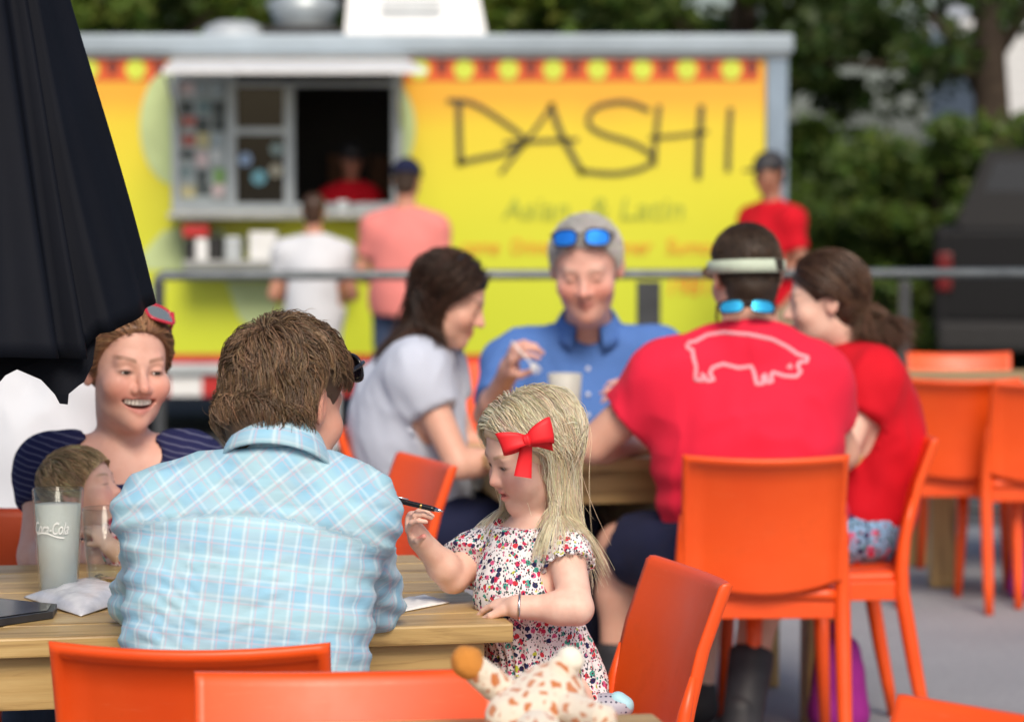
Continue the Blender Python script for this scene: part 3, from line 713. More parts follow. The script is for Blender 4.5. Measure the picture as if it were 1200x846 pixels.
def chair_meshes():
    M_ = {}
    # backrest: curved shell with a raised rim on its rear face
    us = np.array([-1, -0.985, -0.93, -0.9, -0.7, -0.45, -0.2, 0, 0.2, 0.45, 0.7, 0.9, 0.93, 0.985, 1]); vs_ = np.array([0, 0.03, 0.2, 0.35, 0.5, 0.65, 0.8, 0.925, 0.95, 0.985, 1])
    nu, nv = len(us), len(vs_)
    def pt(u, v, back):
        zt = CH - 0.008 * (1 - u * u); zb = 0.475 - 0.035 * (1 - u * u)
        z = zb + (zt - zb) * v; x = u * (CW - 0.004 + 0.004 * v)
        y = prof(z) + 0.034 * (1 - u * u)
        rim = max(np.clip((abs(u) - 0.9) / 0.03, 0, 1), np.clip((v - 0.925) / 0.025, 0, 1))
        edge = max(np.clip((abs(u) - 0.985) / 0.015, 0, 1), np.clip((v - 0.985) / 0.015, 0, 1))
        if back: y += 0.006 + 0.012 * rim - 0.007 * edge
        else: y += -0.006 + 0.006 * edge
        return (x, y, z)
    V = [pt(u, v, 0) for v in vs_ for u in us] + [pt(u, v, 1) for v in vs_ for u in us]; n = nu * nv; fs = []
    for j in range(nv - 1):
        for i in range(nu - 1):
            a = j * nu + i; fs += [(a, a + 1, a + nu + 1, a + nu), (a + n, a + nu + n, a + nu + 1 + n, a + 1 + n)]
    for j in range(nv - 1):
        a = j * nu; fs.append((a, a + nu, a + nu + n, a + n)); a += nu - 1; fs.append((a, a + n, a + nu + n, a + nu))
    for i in range(nu - 1):
        a = i; fs.append((a, a + n, a + 1 + n, a + 1)); a = (nv - 1) * nu + i; fs.append((a, a + 1, a + 1 + n, a + n))
    m = MB(); m.add(V, fs, True); M_['backrest'] = m.mesh('backrest')
    # seat: dished slab with rounded front
    m = MB(); k = 12; V = []; fs = []
    for top in (1, 0):
        for j in range(k + 1):
            for i in range(k + 1):
                u = -1 + 2 * i / k; v = -1 + 2 * j / k
                x = u * CW * (1.0 + 0.06 * (-v)); y = v * 0.205
                z = 0.452 - 0.012 * (1 - u * u) * (1 - v * v) - 0.014 * max(0, -v - 0.7) / 0.3 - 0.006 * max(0, abs(u) - 0.85) / 0.15
                V.append((x, y, z if top else 0.425 - 0.002 * abs(u)))
    q = (k + 1) ** 2
    for j in range(k):
        for i in range(k):
            a = j * (k + 1) + i; fs += [(a, a + 1, a + k + 2, a + k + 1), (a + q, a + k + 1 + q, a + k + 2 + q, a + 1 + q)]
    for i in range(k):
        fs += [(i, i + q, i + 1 + q, i + 1), (k * (k + 1) + i, k * (k + 1) + i + 1, k * (k + 1) + i + 1 + q, k * (k + 1) + i + q),
               (i * (k + 1), (i + 1) * (k + 1), (i + 1) * (k + 1) + q, i * (k + 1) + q), (i * (k + 1) + k, i * (k + 1) + k + q, (i + 1) * (k + 1) + k + q, (i + 1) * (k + 1) + k)]
    m.add(V, fs, True); M_['seat'] = m.mesh('seat')
    m = MB()
    for (x0, y0, x1, y1) in ((-CW + .015, -0.19, CW - .015, -0.19), (-CW + .01, 0.19, CW - .01, 0.19), (-CW + .008, -0.19, -CW + .008, 0.19), (CW - .008, -0.19, CW - .008, 0.19)):
        if x0 == x1: m.box((x0, 0, 0.402), (0.018, 0.37, 0.05), 0, 0.004)
        else: m.box((0, y0, 0.402), (x1 - x0, 0.018, 0.05), 0, 0.004)
    M_['seat_frame'] = m.mesh('seat_frame')
    for s in (-1, 1):
        m = MB(); m.tube([(s * (CW - 0.012), -0.185, 0.425), (s * (CW - 0.008), -0.19, 0.25), (s * (CW + 0.004), -0.2, 0.0)], [0.023, 0.02, 0.015], 12); M_['front%d' % s] = m.mesh('leg')
        m = MB(); zs = [0, 0.1, 0.2, 0.3, 0.4, 0.46, 0.52, 0.58, 0.64]
        m.tube([(s * (CW - 0.004 + 0.01 * max(0, 0.3 - z)), prof(z), z) for z in zs], [0.015, 0.018, 0.02, 0.021, 0.021, 0.019, 0.016, 0.012, 0.006], 12); M_['rear%d' % s] = m.mesh('leg')
    for v in M_.values():
        if not v.materials: v.materials.append(ORANGE)
    return M_
CM = chair_meshes()
def chair(label, x, y, face, group='orange resin chairs'):
    """face = direction the sitter looks, degrees, 0 = towards the camera, +90 = photo right"""
    r = empty('orange_chair', (x, y, 0), rad(face), label, 'chair', group)
    for k, nme in (('backrest', 'backrest'), ('seat', 'seat'), ('seat_frame', 'seat_frame'), ('front-1', 'leg'), ('front1', 'leg'), ('rear-1', 'leg'), ('rear1', 'leg')):
        link(nme, CM[k], r)
    return r
def chair_back_at(label, px, Y, face):
    """place by the middle of the top of the backrest"""
    X = (px - 600) / F * Y; a = rad(face); off = prof(CH) + 0.034
    return chair(label, X + math.sin(a) * off, Y - math.cos(a) * off, face)
chair_back_at('orange chair behind the man in the plaid shirt', 216, 4.40, 178)
chair_back_at('orange chair back to back with the plaid shirt man, at the giraffe table', 402, 4.20, 5)
chair_back_at('orange chair the little girl kneels on at the table end', 826, 5.28, -75)
chair_back_at('orange chair of which only the tip of the backrest shows at the bottom edge', 1222, 3.84, -48)
chair_back_at('orange chair under the man in the pig shirt', 900, 7.48, 181)
chair_back_at('orange chair under the woman in the red tee', 1088, 8.15, -84)
chair_back_at('empty orange chair pulled up to the pale table with its slot showing', 1128, 10.45, 176)
chair_back_at('empty orange chair at the pale table beside a purple bag', 1236, 10.3, 184)
chair_back_at('empty orange chair on the railing side of the pale table', 1123, 12.1, 0)
chair_back_at('empty orange chair standing askew between girl and grey tee woman', 512, 7.4, -70)
chair_back_at('orange chair under the woman in the grey tee', 404, 8.45, 80)
chair_back_at('empty orange chair beside the railing behind the blue shirt man', 545, 11.6, 20)
chair_back_at('orange chair under the woman holding the baby', 58, 6.33, 4)
chair_back_at('orange chair under the man in the blue shirt', 690, 9.35, 0)
chair_back_at('orange chair under the diner in white behind the umbrella', 24, 8.0, 178)

# ================================================================== UMBRELLA (closed, standing through the table)
def fabric_mat(name, c, rough=0.85, scale=900, bump=0.15, sheen=0.2, var=0.12):
    n = NT(name); v = n.coords()
    f = n.noise(v, 6, 4); n.color(n.ramp(f, [(0.3, tuple(k * (1 - var) for k in c)), (0.7, tuple(min(1, k * (1 + var)) for k in c))]))
    n.b.inputs['Roughness'].default_value = rough; n.b.inputs['Sheen Weight'].default_value = sheen * 0.15
    n.b.inputs['Specular IOR Level'].default_value = 0.15
    n.bump(n.noise(v, scale, 2), bump, 0.001); return n.m
UMB = fabric_mat('black_canvas', (0.0045, 0.006, 0.011), 0.7, 700, 0.12, 0.0); UMB.node_tree.nodes['Principled BSDF'].inputs['Specular IOR Level'].default_value = 0.12
ux, uy = -1.0, 5.42
um = empty('closed_umbrella', (ux, uy, 0), 0, 'folded black market umbrella standing through the pine table', 'umbrella')
m = MB(); m.tube([(0, 0, 0), (0, 0, 2.5)], 0.019, 14); m.build('pole', DARKSTEEL, um)
m = MB(); m.lathe((0, 0, 0), [(0, 0.06), (0.05, 0.06), (0.22, 0.04), (0.24, 0.0)], 28); m.build('base', DARKSTEEL, um)
# canopy: hanging panel folds, hem drops between ribs
nt, nz = 288, 46; V = []; fs = []
rng = np.random.RandomState(12)
ph = np.array([-0.12, -0.98, -1.42, -2.2, -3.0, 2.45, 1.65, 0.8])
FA0 = [-3.15, -2.9, -2.6, -2.45, -2.2, -1.9, -1.72, -1.62, -1.45, -1.2, -1.0, -0.88, -0.80, -0.74, -0.68, -0.62, -0.595, -0.55, -0.35, -0.2, -0.1, 0.1, 0.5, 0.8, 1.2, 1.65, 2.0, 2.45, 2.8, 3.15]
FR0 = [0.8, 0.95, 0.7, 0.95, 0.85, 0.97, 0.95, 0.72, 0.95, 0.90, 0.93, 0.97, 0.84, 0.8, 0.97, 0.86, 0.84, 0.99, 0.95, 0.96, 1.0, 0.8, 0.7, 1.0, 0.7, 1.0, 0.7, 1.0, 0.7, 0.8]
FA = np.linspace(-3.15, 3.15, 400); FR = np.convolve(np.pad(np.interp(FA, FA0, FR0), 1, 'edge'), np.ones(3) / 3, 'valid')
HA = [-3.15, -2.2, -1.5, -1.0, -0.78, -0.66, -0.6, -0.57, -0.3, -0.1, 0.5, 3.15]; HZ = [1.19, 1.17, 1.165, 1.165, 1.168, 1.165, 1.178, 1.206, 1.228, 1.247, 1.2, 1.19]
def canopy_pt(a, t):
    # t 0 top .. 1 hem
    z_top = 2.46
    an = math.atan2(math.sin(a), math.cos(a))
    fk_ = float(np.interp(an, FA, FR)); r = 0.03 + 0.35 * t * (1 - (1 - fk_) * (0.35 + 0.65 * t))
    r += 0.008 * t * math.sin(11 * a + 5 * t) + 0.004 * t * math.sin(23 * a - 3 * t) + 0.005 * math.sin(9 * t + 3 * a) * t
    hem = float(np.interp(an, HA, HZ)) - 0.004 * math.sin(7 * a)
    z = z_top + (hem - z_top) * t
    aa = a
    return (r * math.cos(aa), r * math.sin(aa), z)
for j in range(nz):
    for i in range(nt): V.append(canopy_pt(2 * math.pi * i / nt, j / (nz - 1)))
n = len(V)
Vi = [(x * 0.985 - 0.002 * math.copysign(1, x), y * 0.985, z) for x, y, z in V]
for j in range(nz - 1):
    for i in range(nt):
        a = j * nt + i; b = j * nt + (i + 1) % nt; fs += [(a, a + nt, b + nt, b), (a + n, b + n, b + nt + n, a + nt + n)]
for i in range(nt):
    a = (nz - 1) * nt + i; b = (nz - 1) * nt + (i + 1) % nt; fs.append((a, a + n, b + n, b))
m = MB(); m.add(V + Vi, fs, True); m.build('canopy', UMB, um)
for p in ph:
    m = MB(); m.tube([(0.03 * math.cos(p), 0.03 * math.sin(p), 2.42), (0.24 * math.cos(p), 0.24 * math.sin(p), 1.34)], 0.006, 6); m.build('rib', DARKSTEEL, um)
# ragged inner flap seen under the hem
m = MB(); c_ = P(78, 470, uy - 0.1); base = np.array((ux, uy, 0))
tip = P(72, 474, 5.22) - base; l = P(-5, 442, 5.2) - base; r_ = P(110, 405, 5.2) - base; md = P(40, 436, 5.18) - base
pts = [P(-20, 385, 5.26), P(110, 385, 5.26), P(112, 398, 5.25), P(108, 428, 5.24), P(98, 448, 5.235), P(92, 452, 5.235), P(80, 462, 5.23), P(79, 474, 5.23), P(70, 473, 5.23), P(64, 462, 5.23), P(48, 445, 5.23), P(20, 433, 5.23), P(6, 440, 5.23), P(-20, 470, 5.23)]
pts = [p - base for p in pts]; V = [tuple(p) for p in pts] + [tuple(p + np.array((0, 0.006, 0))) for p in pts]; q = len(pts)
m.add(V, [tuple(range(q)), tuple(range(2 * q - 1, q - 1, -1))] + [(i, i + q, (i + 1) % q + q, (i + 1) % q) for i in range(q)], False); m.build('flap', UMB, um)

# ================================================================== SMALL THINGS
def glass_mat(name, col=(1, 1, 1), rough=0.02):
    n = NT(name); t = n.new('ShaderNodeBsdfTransparent'); t.inputs[0].default_value = (0.93, 0.96, 0.95, 1); g = n.new('ShaderNodeBsdfGlossy'); g.inputs['Roughness'].default_value = 0.03
    lw = n.new('ShaderNodeLayerWeight'); lw.inputs[0].default_value = 0.5; mx = n.new('ShaderNodeMixShader'); n.lk(n.math('MULTIPLY_ADD', n.math('POWER', lw.outputs['Facing'], 3.0), 0.55, 0.03), mx.inputs[0])
    n.lk(t.outputs[0], mx.inputs[1]); n.lk(g.outputs[0], mx.inputs[2]); n.lk(mx.outputs[0], n.n['Material Output'].inputs[0]); return n.m
def frost_mat():
    n = NT('frosted_glass_with_ice'); v = n.coords()
    n.color((0.94, 0.95, 0.96)); n.lk(n.ramp(n.noise(v, 60, 4), [(0.3, (0.35, 0.35, 0.35)), (0.7, (0.6, 0.6, 0.6))]), n.b.inputs['Roughness'])
    n.b.inputs['Transmission Weight'].default_value = 0.5; n.b.inputs['IOR'].default_value = 1.15
    n.bump(n.noise(v, 140, 3), 0.35, 0.002); return n.m
GLASS = glass_mat('clear_glass')
def tumbler(label, px, Y, r_top, r_bot, h, liquid, fill, wall=0.0025, name='glass_tumbler'):
    p = P(px, 600, Y); t = empty(name, (p[0], Y, TZ), 0, label, 'glass')
    m = MB(); m.lathe((0, 0, 0.0015), [(0, 0), (r_bot * 0.96, 0), (r_bot, 0.004), (r_top, h - 0.002), (r_top - wall * 0.5, h), (r_top - wall, h - 0.002), (r_bot - wall, 0.012), (0, 0.011)], 40); m.build('glass', GLASS, t)
    hz = 0.013 + (h - 0.02) * fill; rr = lambda z: r_bot + (r_top - r_bot) * z / h - wall - 0.0008
    m = MB(); m.lathe((0, 0, 0.0015), [(0, 0.0125), (rr(0.0125), 0.0125), (rr(hz), hz), (0, hz)], 40); m.build('drink', liquid, t)
    return t
FROST = frost_mat()
sof = tumbler('tall frosted soda glass with white script logo on the pine table', 68, 5.30, 0.045, 0.033, 0.19, FROST, 0.88)
# script logo wrapped around the glass front
me = text_mesh('Coca-Cola', 0.026, 0.38, 0.0, 'logo'); 
bm = bmesh.new(); bm.from_mesh(me); bmesh.ops.subdivide_edges(bm, edges=[e for e in bm.edges if e.calc_length() > 0.004], cuts=3)
sx = 0.066 / max(1e-6, (max(v.co.x for v in bm.verts) - min(v.co.x for v in bm.verts)))
for v in bm.verts:
    ang = v.co.x * sx / 0.041 - 0.25; zz_ = 0.125 + v.co.y * 1.15; R_ = 0.033 + 0.012 * zz_ / 0.19 + 0.0006
    v.co = Vector((R_ * math.sin(ang), -R_ * math.cos(ang), zz_))
bm.to_mesh(me); bm.free(); LOGO = simple('logo_white', (0.8, 0.82, 0.82), 0.5, 0, 0.02); link('logo', me, sof, LOGO)
m = MB(); pts = [(-0.9 + 1.3 * t, 0.114 + 0.004 * math.sin(5 * t)) for t in np.linspace(0, 1, 14)]
vs = []
for a, z in pts:
    R_ = 0.033 + 0.012 * z / 0.19 + 0.0007; w = 0.0011
    vs += [(R_ * math.sin(a), -R_ * math.cos(a), z - w), (R_ * math.sin(a), -R_ * math.cos(a), z + w)]
m.add(vs, [(2 * i, 2 * i + 2, 2 * i + 3, 2 * i + 1) for i in range(13)]); m.build('logo_swash', LOGO, sof)
for s in (0.3, 0.7): pass
BEER = NT('amber_beer'); BEER.color((0.75, 0.4, 0.06)); BEER.sset(Roughness=0.05, IOR=1.33); BEER.b.inputs['Transmission Weight'].default_value = 0.95; BEER = BEER.m
pint = tumbler('nearly empty beer glass beside the plaid sleeve', 123, 5.36, 0.043, 0.030, 0.15, BEER, 0.09)
# plastic cup of the blue shirt man
CUPM = NT('clouded_plastic'); CUPM.color((0.86, 0.86, 0.80)); CUPM.sset(Roughness=0.35, IOR=1.2); CUPM.b.inputs['Transmission Weight'].default_value = 0.45; CUPM = CUPM.m
cp = P(662, 470, 8.25); cup = empty('plastic_cup', (cp[0], 8.25, TZ), 0, 'clouded plastic cup of lemonade in front of the blue shirt man', 'cup')
m = MB(); m.lathe((0, 0, 0.001), [(0, 0), (0.032, 0), (0.046, 0.205), (0.044, 0.206), (0.031, 0.004), (0, 0.004)], 28); m.build('cup', CUPM, cup)
m = MB(); m.lathe((0, 0, 0.001), [(0, 0.006), (0.0295, 0.006), (0.0415, 0.175), (0, 0.175)], 28); m.build('drink', simple('lemonade', (0.8, 0.78, 0.62), 0.3, 0, 0.1), cup)
ps = P(742, 430, 8.3)
cup2 = empty('plastic_cup', (ps[0], 8.3, TZ), 0, 'plastic cup with a red straw beside the pig shirt sleeve', 'cup')
m = MB(); m.lathe((0, 0, 0.001), [(0, 0), (0.032, 0), (0.044, 0.12), (0.042, 0.121), (0.031, 0.004), (0, 0.004)], 28); m.build('cup', CUPM, cup2)
m = MB(); m.tube([(0.0, 0, 0.01), (0.012, 0.0, 0.21)], 0.0035, 8); m.build('straw', simple('red_straw', (0.7, 0.04, 0.05), 0.4), cup2)

# pouch, tablet cover, napkin
POUCH = NT('clear_plastic_pouch'); v_ = POUCH.coords(); POUCH.color(POUCH.ramp(POUCH.noise(v_, 18, 4), [(0.3, (0.42, 0.44, 0.5)), (0.7, (0.72, 0.73, 0.78))])); POUCH.sset(Roughness=0.22); POUCH.bump(POUCH.noise(v_, 35, 3), 0.35, 0.006); POUCH = POUCH.m
def pillow_grid(corners, puff, name, mat, parent=None, n=22, wr=0.0, seed=1):
    c = [np.array(p, float) for p in corners]; V = []; fs = []
    for side in (1, 0):
        for j in range(n + 1):
            for i in range(n + 1):
                u, v = i / n, j / n
                p = c[0] * (1 - u) * (1 - v) + c[1] * u * (1 - v) + c[2] * u * v + c[3] * (1 - u) * v
                h = (16 * u * (1 - u) * v * (1 - v)) ** 0.55 * puff
                wv = wr * float(wob(np.array([[u * 6, v * 6, seed]]), 2.0, seed, oct=2)[0]) * (0.3 + h / max(puff, 1e-6))
                V.append((p[0], p[1], p[2] + (h + abs(wv) if side else 0.0) + (0.0012 if side else 0)))
    q = (n + 1) ** 2
    for j in range(n):
        for i in range(n):
            a = j * (n + 1) + i; fs += [(a, a + 1, a + n + 2, a + n + 1), (a + q, a + n + 1 + q, a + n + 2 + q, a + 1 + q)]
    for i in range(n):
        fs += [(i, i + q, i + 1 + q, i + 1), (n * (n + 1) + i, n * (n + 1) + i + 1, n * (n + 1) + i + 1 + q, n * (n + 1) + i + q),
               (i * (n + 1), (i + 1) * (n + 1), (i + 1) * (n + 1) + q, i * (n + 1) + q), (i * (n + 1) + n, i * (n + 1) + n + q, (i + 1) * (n + 1) + n + q, (i + 1) * (n + 1) + n)]
    m = MB(); m.add(V, fs, True); return m.build(name, mat, parent)
zt_ = TZ + 0.002
pc = [PZ(28, 700, zt_), PZ(95, 722, zt_), PZ(160, 700, zt_), PZ(122, 682, zt_)]
ctr = sum(pc) / 4; ctr[2] = zt_
po = empty('plastic_pouch', ctr, 0, 'grey translucent plastic pouch lying in front of the soda glass', 'pouch')
pillow_grid([p - ctr for p in pc], 0.026, 'pouch_body', POUCH, po, 22, 0.005, 4)
me = text_mesh('E IN', 0.022, 0.0, 0.0004, 'print'); o = link('print', me, po, INK); q_ = PZ(122, 690, zt_) - ctr; o.location = (q_[0], q_[1], 0.021); o.rotation_euler = (rad(8), rad(8), rad(-35))
tb_c = [PZ(-60, 742, zt_), PZ(62, 724, zt_), PZ(67, 715, zt_), PZ(-60, 702, zt_)]
ctr = sum(tb_c) / 4; ctr[2] = zt_
m = MB(); n = 4; V = [tuple(p - ctr) for p in tb_c] + [tuple(p - ctr + np.array((0, 0, 0.011))) for p in tb_c]
m.add(V, [(0, 3, 2, 1), (4, 5, 6, 7), (0, 1, 5, 4), (1, 2, 6, 5), (2, 3, 7, 6), (3, 0, 4, 7)])
tc = empty('tablet_cover', ctr, 0, 'black folder lying at the table edge next to the pouch', 'folder')
m.build('cover', simple('black_leatherette', (0.03, 0.03, 0.035), 0.4, 0, 0.2, 30, 0.2, 300), tc)
m = MB(); V = [tuple((p - ctr) * np.array((0.9, 0.86, 1)) + np.array((0, 0, 0.0125))) for p in tb_c]; m.add(V, [(0, 1, 2, 3)]); m.build('screen', simple('grey_screen', (0.06, 0.06, 0.065), 0.18, 0, 0.2), tc)
nc = [PZ(456, 720, zt_), PZ(527, 706, zt_), PZ(497, 697, zt_), PZ(452, 706, zt_)]
ctr = sum(nc) / 4; ctr[2] = zt_
nk = pillow_grid([p - ctr for p in nc], 0.0015, 'paper_napkin', simple('white_paper', (0.8, 0.82, 0.83), 0.8, 0, 0.03), None, 12, 0.004, 9); nk.location = ctr
tag(nk, 'white paper lying on the table in front of the girl', 'paper')

# food on the far table
rng = random.Random(5)
FOODM = [simple('food_a', (0.7, 0.66, 0.55), 0.6, 0, 0.3, 60), simple('food_b', (0.45, 0.25, 0.1), 0.6, 0, 0.4, 60), simple('food_c', (0.2, 0.3, 0.05), 0.6, 0, 0.4, 60)]
def plate(label, px, py, r, seed):
    p = PZ(px, py, TZ); t = empty('paper_plate', p, 0, label, 'plate', 'paper plates on the far table')
    m = MB(); m.lathe((0, 0, 0.001), [(0, 0), (r * 0.7, 0), (r, 0.016), (r * 0.99, 0.018), (r * 0.69, 0.004), (0, 0.004)], 28); m.build('plate', WHT, t)
    rg = random.Random(seed)
    for i in range(9):
        a = rg.uniform(0, 6.28); d = rg.uniform(0, r * 0.55); s = rg.uniform(0.012, 0.028)
        f = Fld(); f.ell((0, 0, 0), (s, s * rg.uniform(0.6, 1), s * 0.6), None, 0); V, Fc = f.mesh(s / 4)
        V += 0.15 * s * wob(V, 120, seed + i)[:, None]; me = np_mesh('food_piece', V, Fc); o = link('food_piece', me, t, rg.choice(FOODM)); o.location = (d * math.cos(a), d * math.sin(a), s * 0.5 + 0.005)
    return t
plate('paper plate of food beside the pig shirt man', 748, 528, 0.11, 2)
plate('paper plate of food in front of the blue shirt man', 690, 496, 0.1, 3)
# basket of wrappings
p = PZ(742, 520, TZ)
# purple bags
PUR = fabric_mat('purple_nylon', (0.28, 0.02, 0.22), 0.6, 500, 0.2)
def bag(label, px, Y, w, h):
    p = P(px, 600, Y); f = Fld(); k_ = 0.045
    for sx_ in (-1, 1): f.cone((sx_ * (w / 2 - k_), 0, k_), (sx_ * (w / 2 - k_ - 0.01), 0, h - k_), k_, k_ * 0.7, 0.03)
    f.cone((-w / 2 + k_, 0, k_), (w / 2 - k_, 0, k_), k_, k_, 0.04); f.ell((0, 0, h * 0.5), (w * 0.42, 0.05, h * 0.46), None, 0.04); f.cyl((0, 0, -0.2), (0, 0, 0.0), 1.0)
    V, Fc = f.mesh(0.012); N = vnormals(V, Fc); V += N * (0.008 * wob(V, 40, 3, (1, 1, 0.5)))[:, None]; V[:, 2] = np.maximum(V[:, 2], 0.0)
    t = empty('purple_bag', (p[0], Y, 0.001), 0, label, 'bag', 'purple bags on the patio floor'); link('bag_body', np_mesh('bag_body', V, Fc), t, PUR)
    m = MB(); m.tube([(-w * 0.2, 0, h * 0.75), (-w * 0.12, 0.01, h * 1.1), (w * 0.12, 0.01, h * 1.1), (w * 0.2, 0, h * 0.75)], 0.009, 8); m.build('handle', PUR, t); return t
bag('purple bag standing under the pig shirt man\'s table', 985, 8.15, 0.15, 0.26); bag('purple bag on the floor beside the pale table', 1212, 10.7, 0.16, 0.3)
# ================================================================== PEOPLE: shared tools
def Rz(a): c, s = math.cos(a), math.sin(a); return np.array([[c, -s, 0], [s, c, 0], [0, 0, 1.0]])
def Rxm(a): c, s = math.cos(a), math.sin(a); return np.array([[1.0, 0, 0], [0, c, -s], [0, s, c]])
def Ry(a): c, s = math.cos(a), math.sin(a); return np.array([[c, 0, s], [0, 1.0, 0], [-s, 0, c]])
def HR(yaw, pitch=0, roll=0): return Rz(rad(yaw)) @ Rxm(rad(pitch)) @ Ry(rad(roll))
def unit(v): v = np.array(v, float); return v / (np.linalg.norm(v) + 1e-12)
def lerp(a, b, t): return np.array(a) * (1 - t) + np.array(b) * t

def skin_mat():
    n = NT('skin'); a = n.new('ShaderNodeAttribute', attribute_name='Col'); v = n.coords()
    f = n.noise(v, 55, 4, 0.6); c = n.mix(n.ramp(f, [(0.35, (0, 0, 0)), (0.75, (0.22, 0.22, 0.22))]), a.outputs['Color'], (0.60, 0.2, 0.13))
    n.color(c); n.b.inputs['Roughness'].default_value = 0.48; n.b.inputs['Specular IOR Level'].default_value = 0.4
    n.b.inputs['Subsurface Weight'].default_value = 0.12; n.b.inputs['Subsurface Radius'].default_value = (0.012, 0.005, 0.003); n.b.inputs['Subsurface Scale'].default_value = 0.6
    n.bump(n.noise(v, 380, 2), 0.08, 0.001); return n.m
SKIN = skin_mat()
def hair_mat(name, rough=0.42):
    n = NT(name); a = n.new('ShaderNodeAttribute', attribute_name='Col'); n.color(a.outputs['Color'])
    n.b.inputs['Roughness'].default_value = rough; n.b.inputs['Specular IOR Level'].default_value = 0.55
    n.b.inputs['Anisotropic'].default_value = 0.4
    tr = n.new('ShaderNodeBsdfTranslucent'); n.lk(a.outputs['Color'], tr.inputs[0]); mx = n.new('ShaderNodeMixShader'); mx.inputs[0].default_value = 0.22
    n.lk(n.b.outputs[0], mx.inputs[1]); n.lk(tr.outputs[0], mx.inputs[2]); n.lk(mx.outputs[0], n.n['Material Output'].inputs[0]); return n.m
HAIR = hair_mat('hair')
EYEW = simple('eye_white', (0.72, 0.70, 0.68), 0.15, 0, 0.03); EYED = simple('iris_dark', (0.03, 0.025, 0.02), 0.1, 0, 0.2)
TOOTH = simple('teeth', (0.9, 0.88, 0.82), 0.25, 0, 0.03)

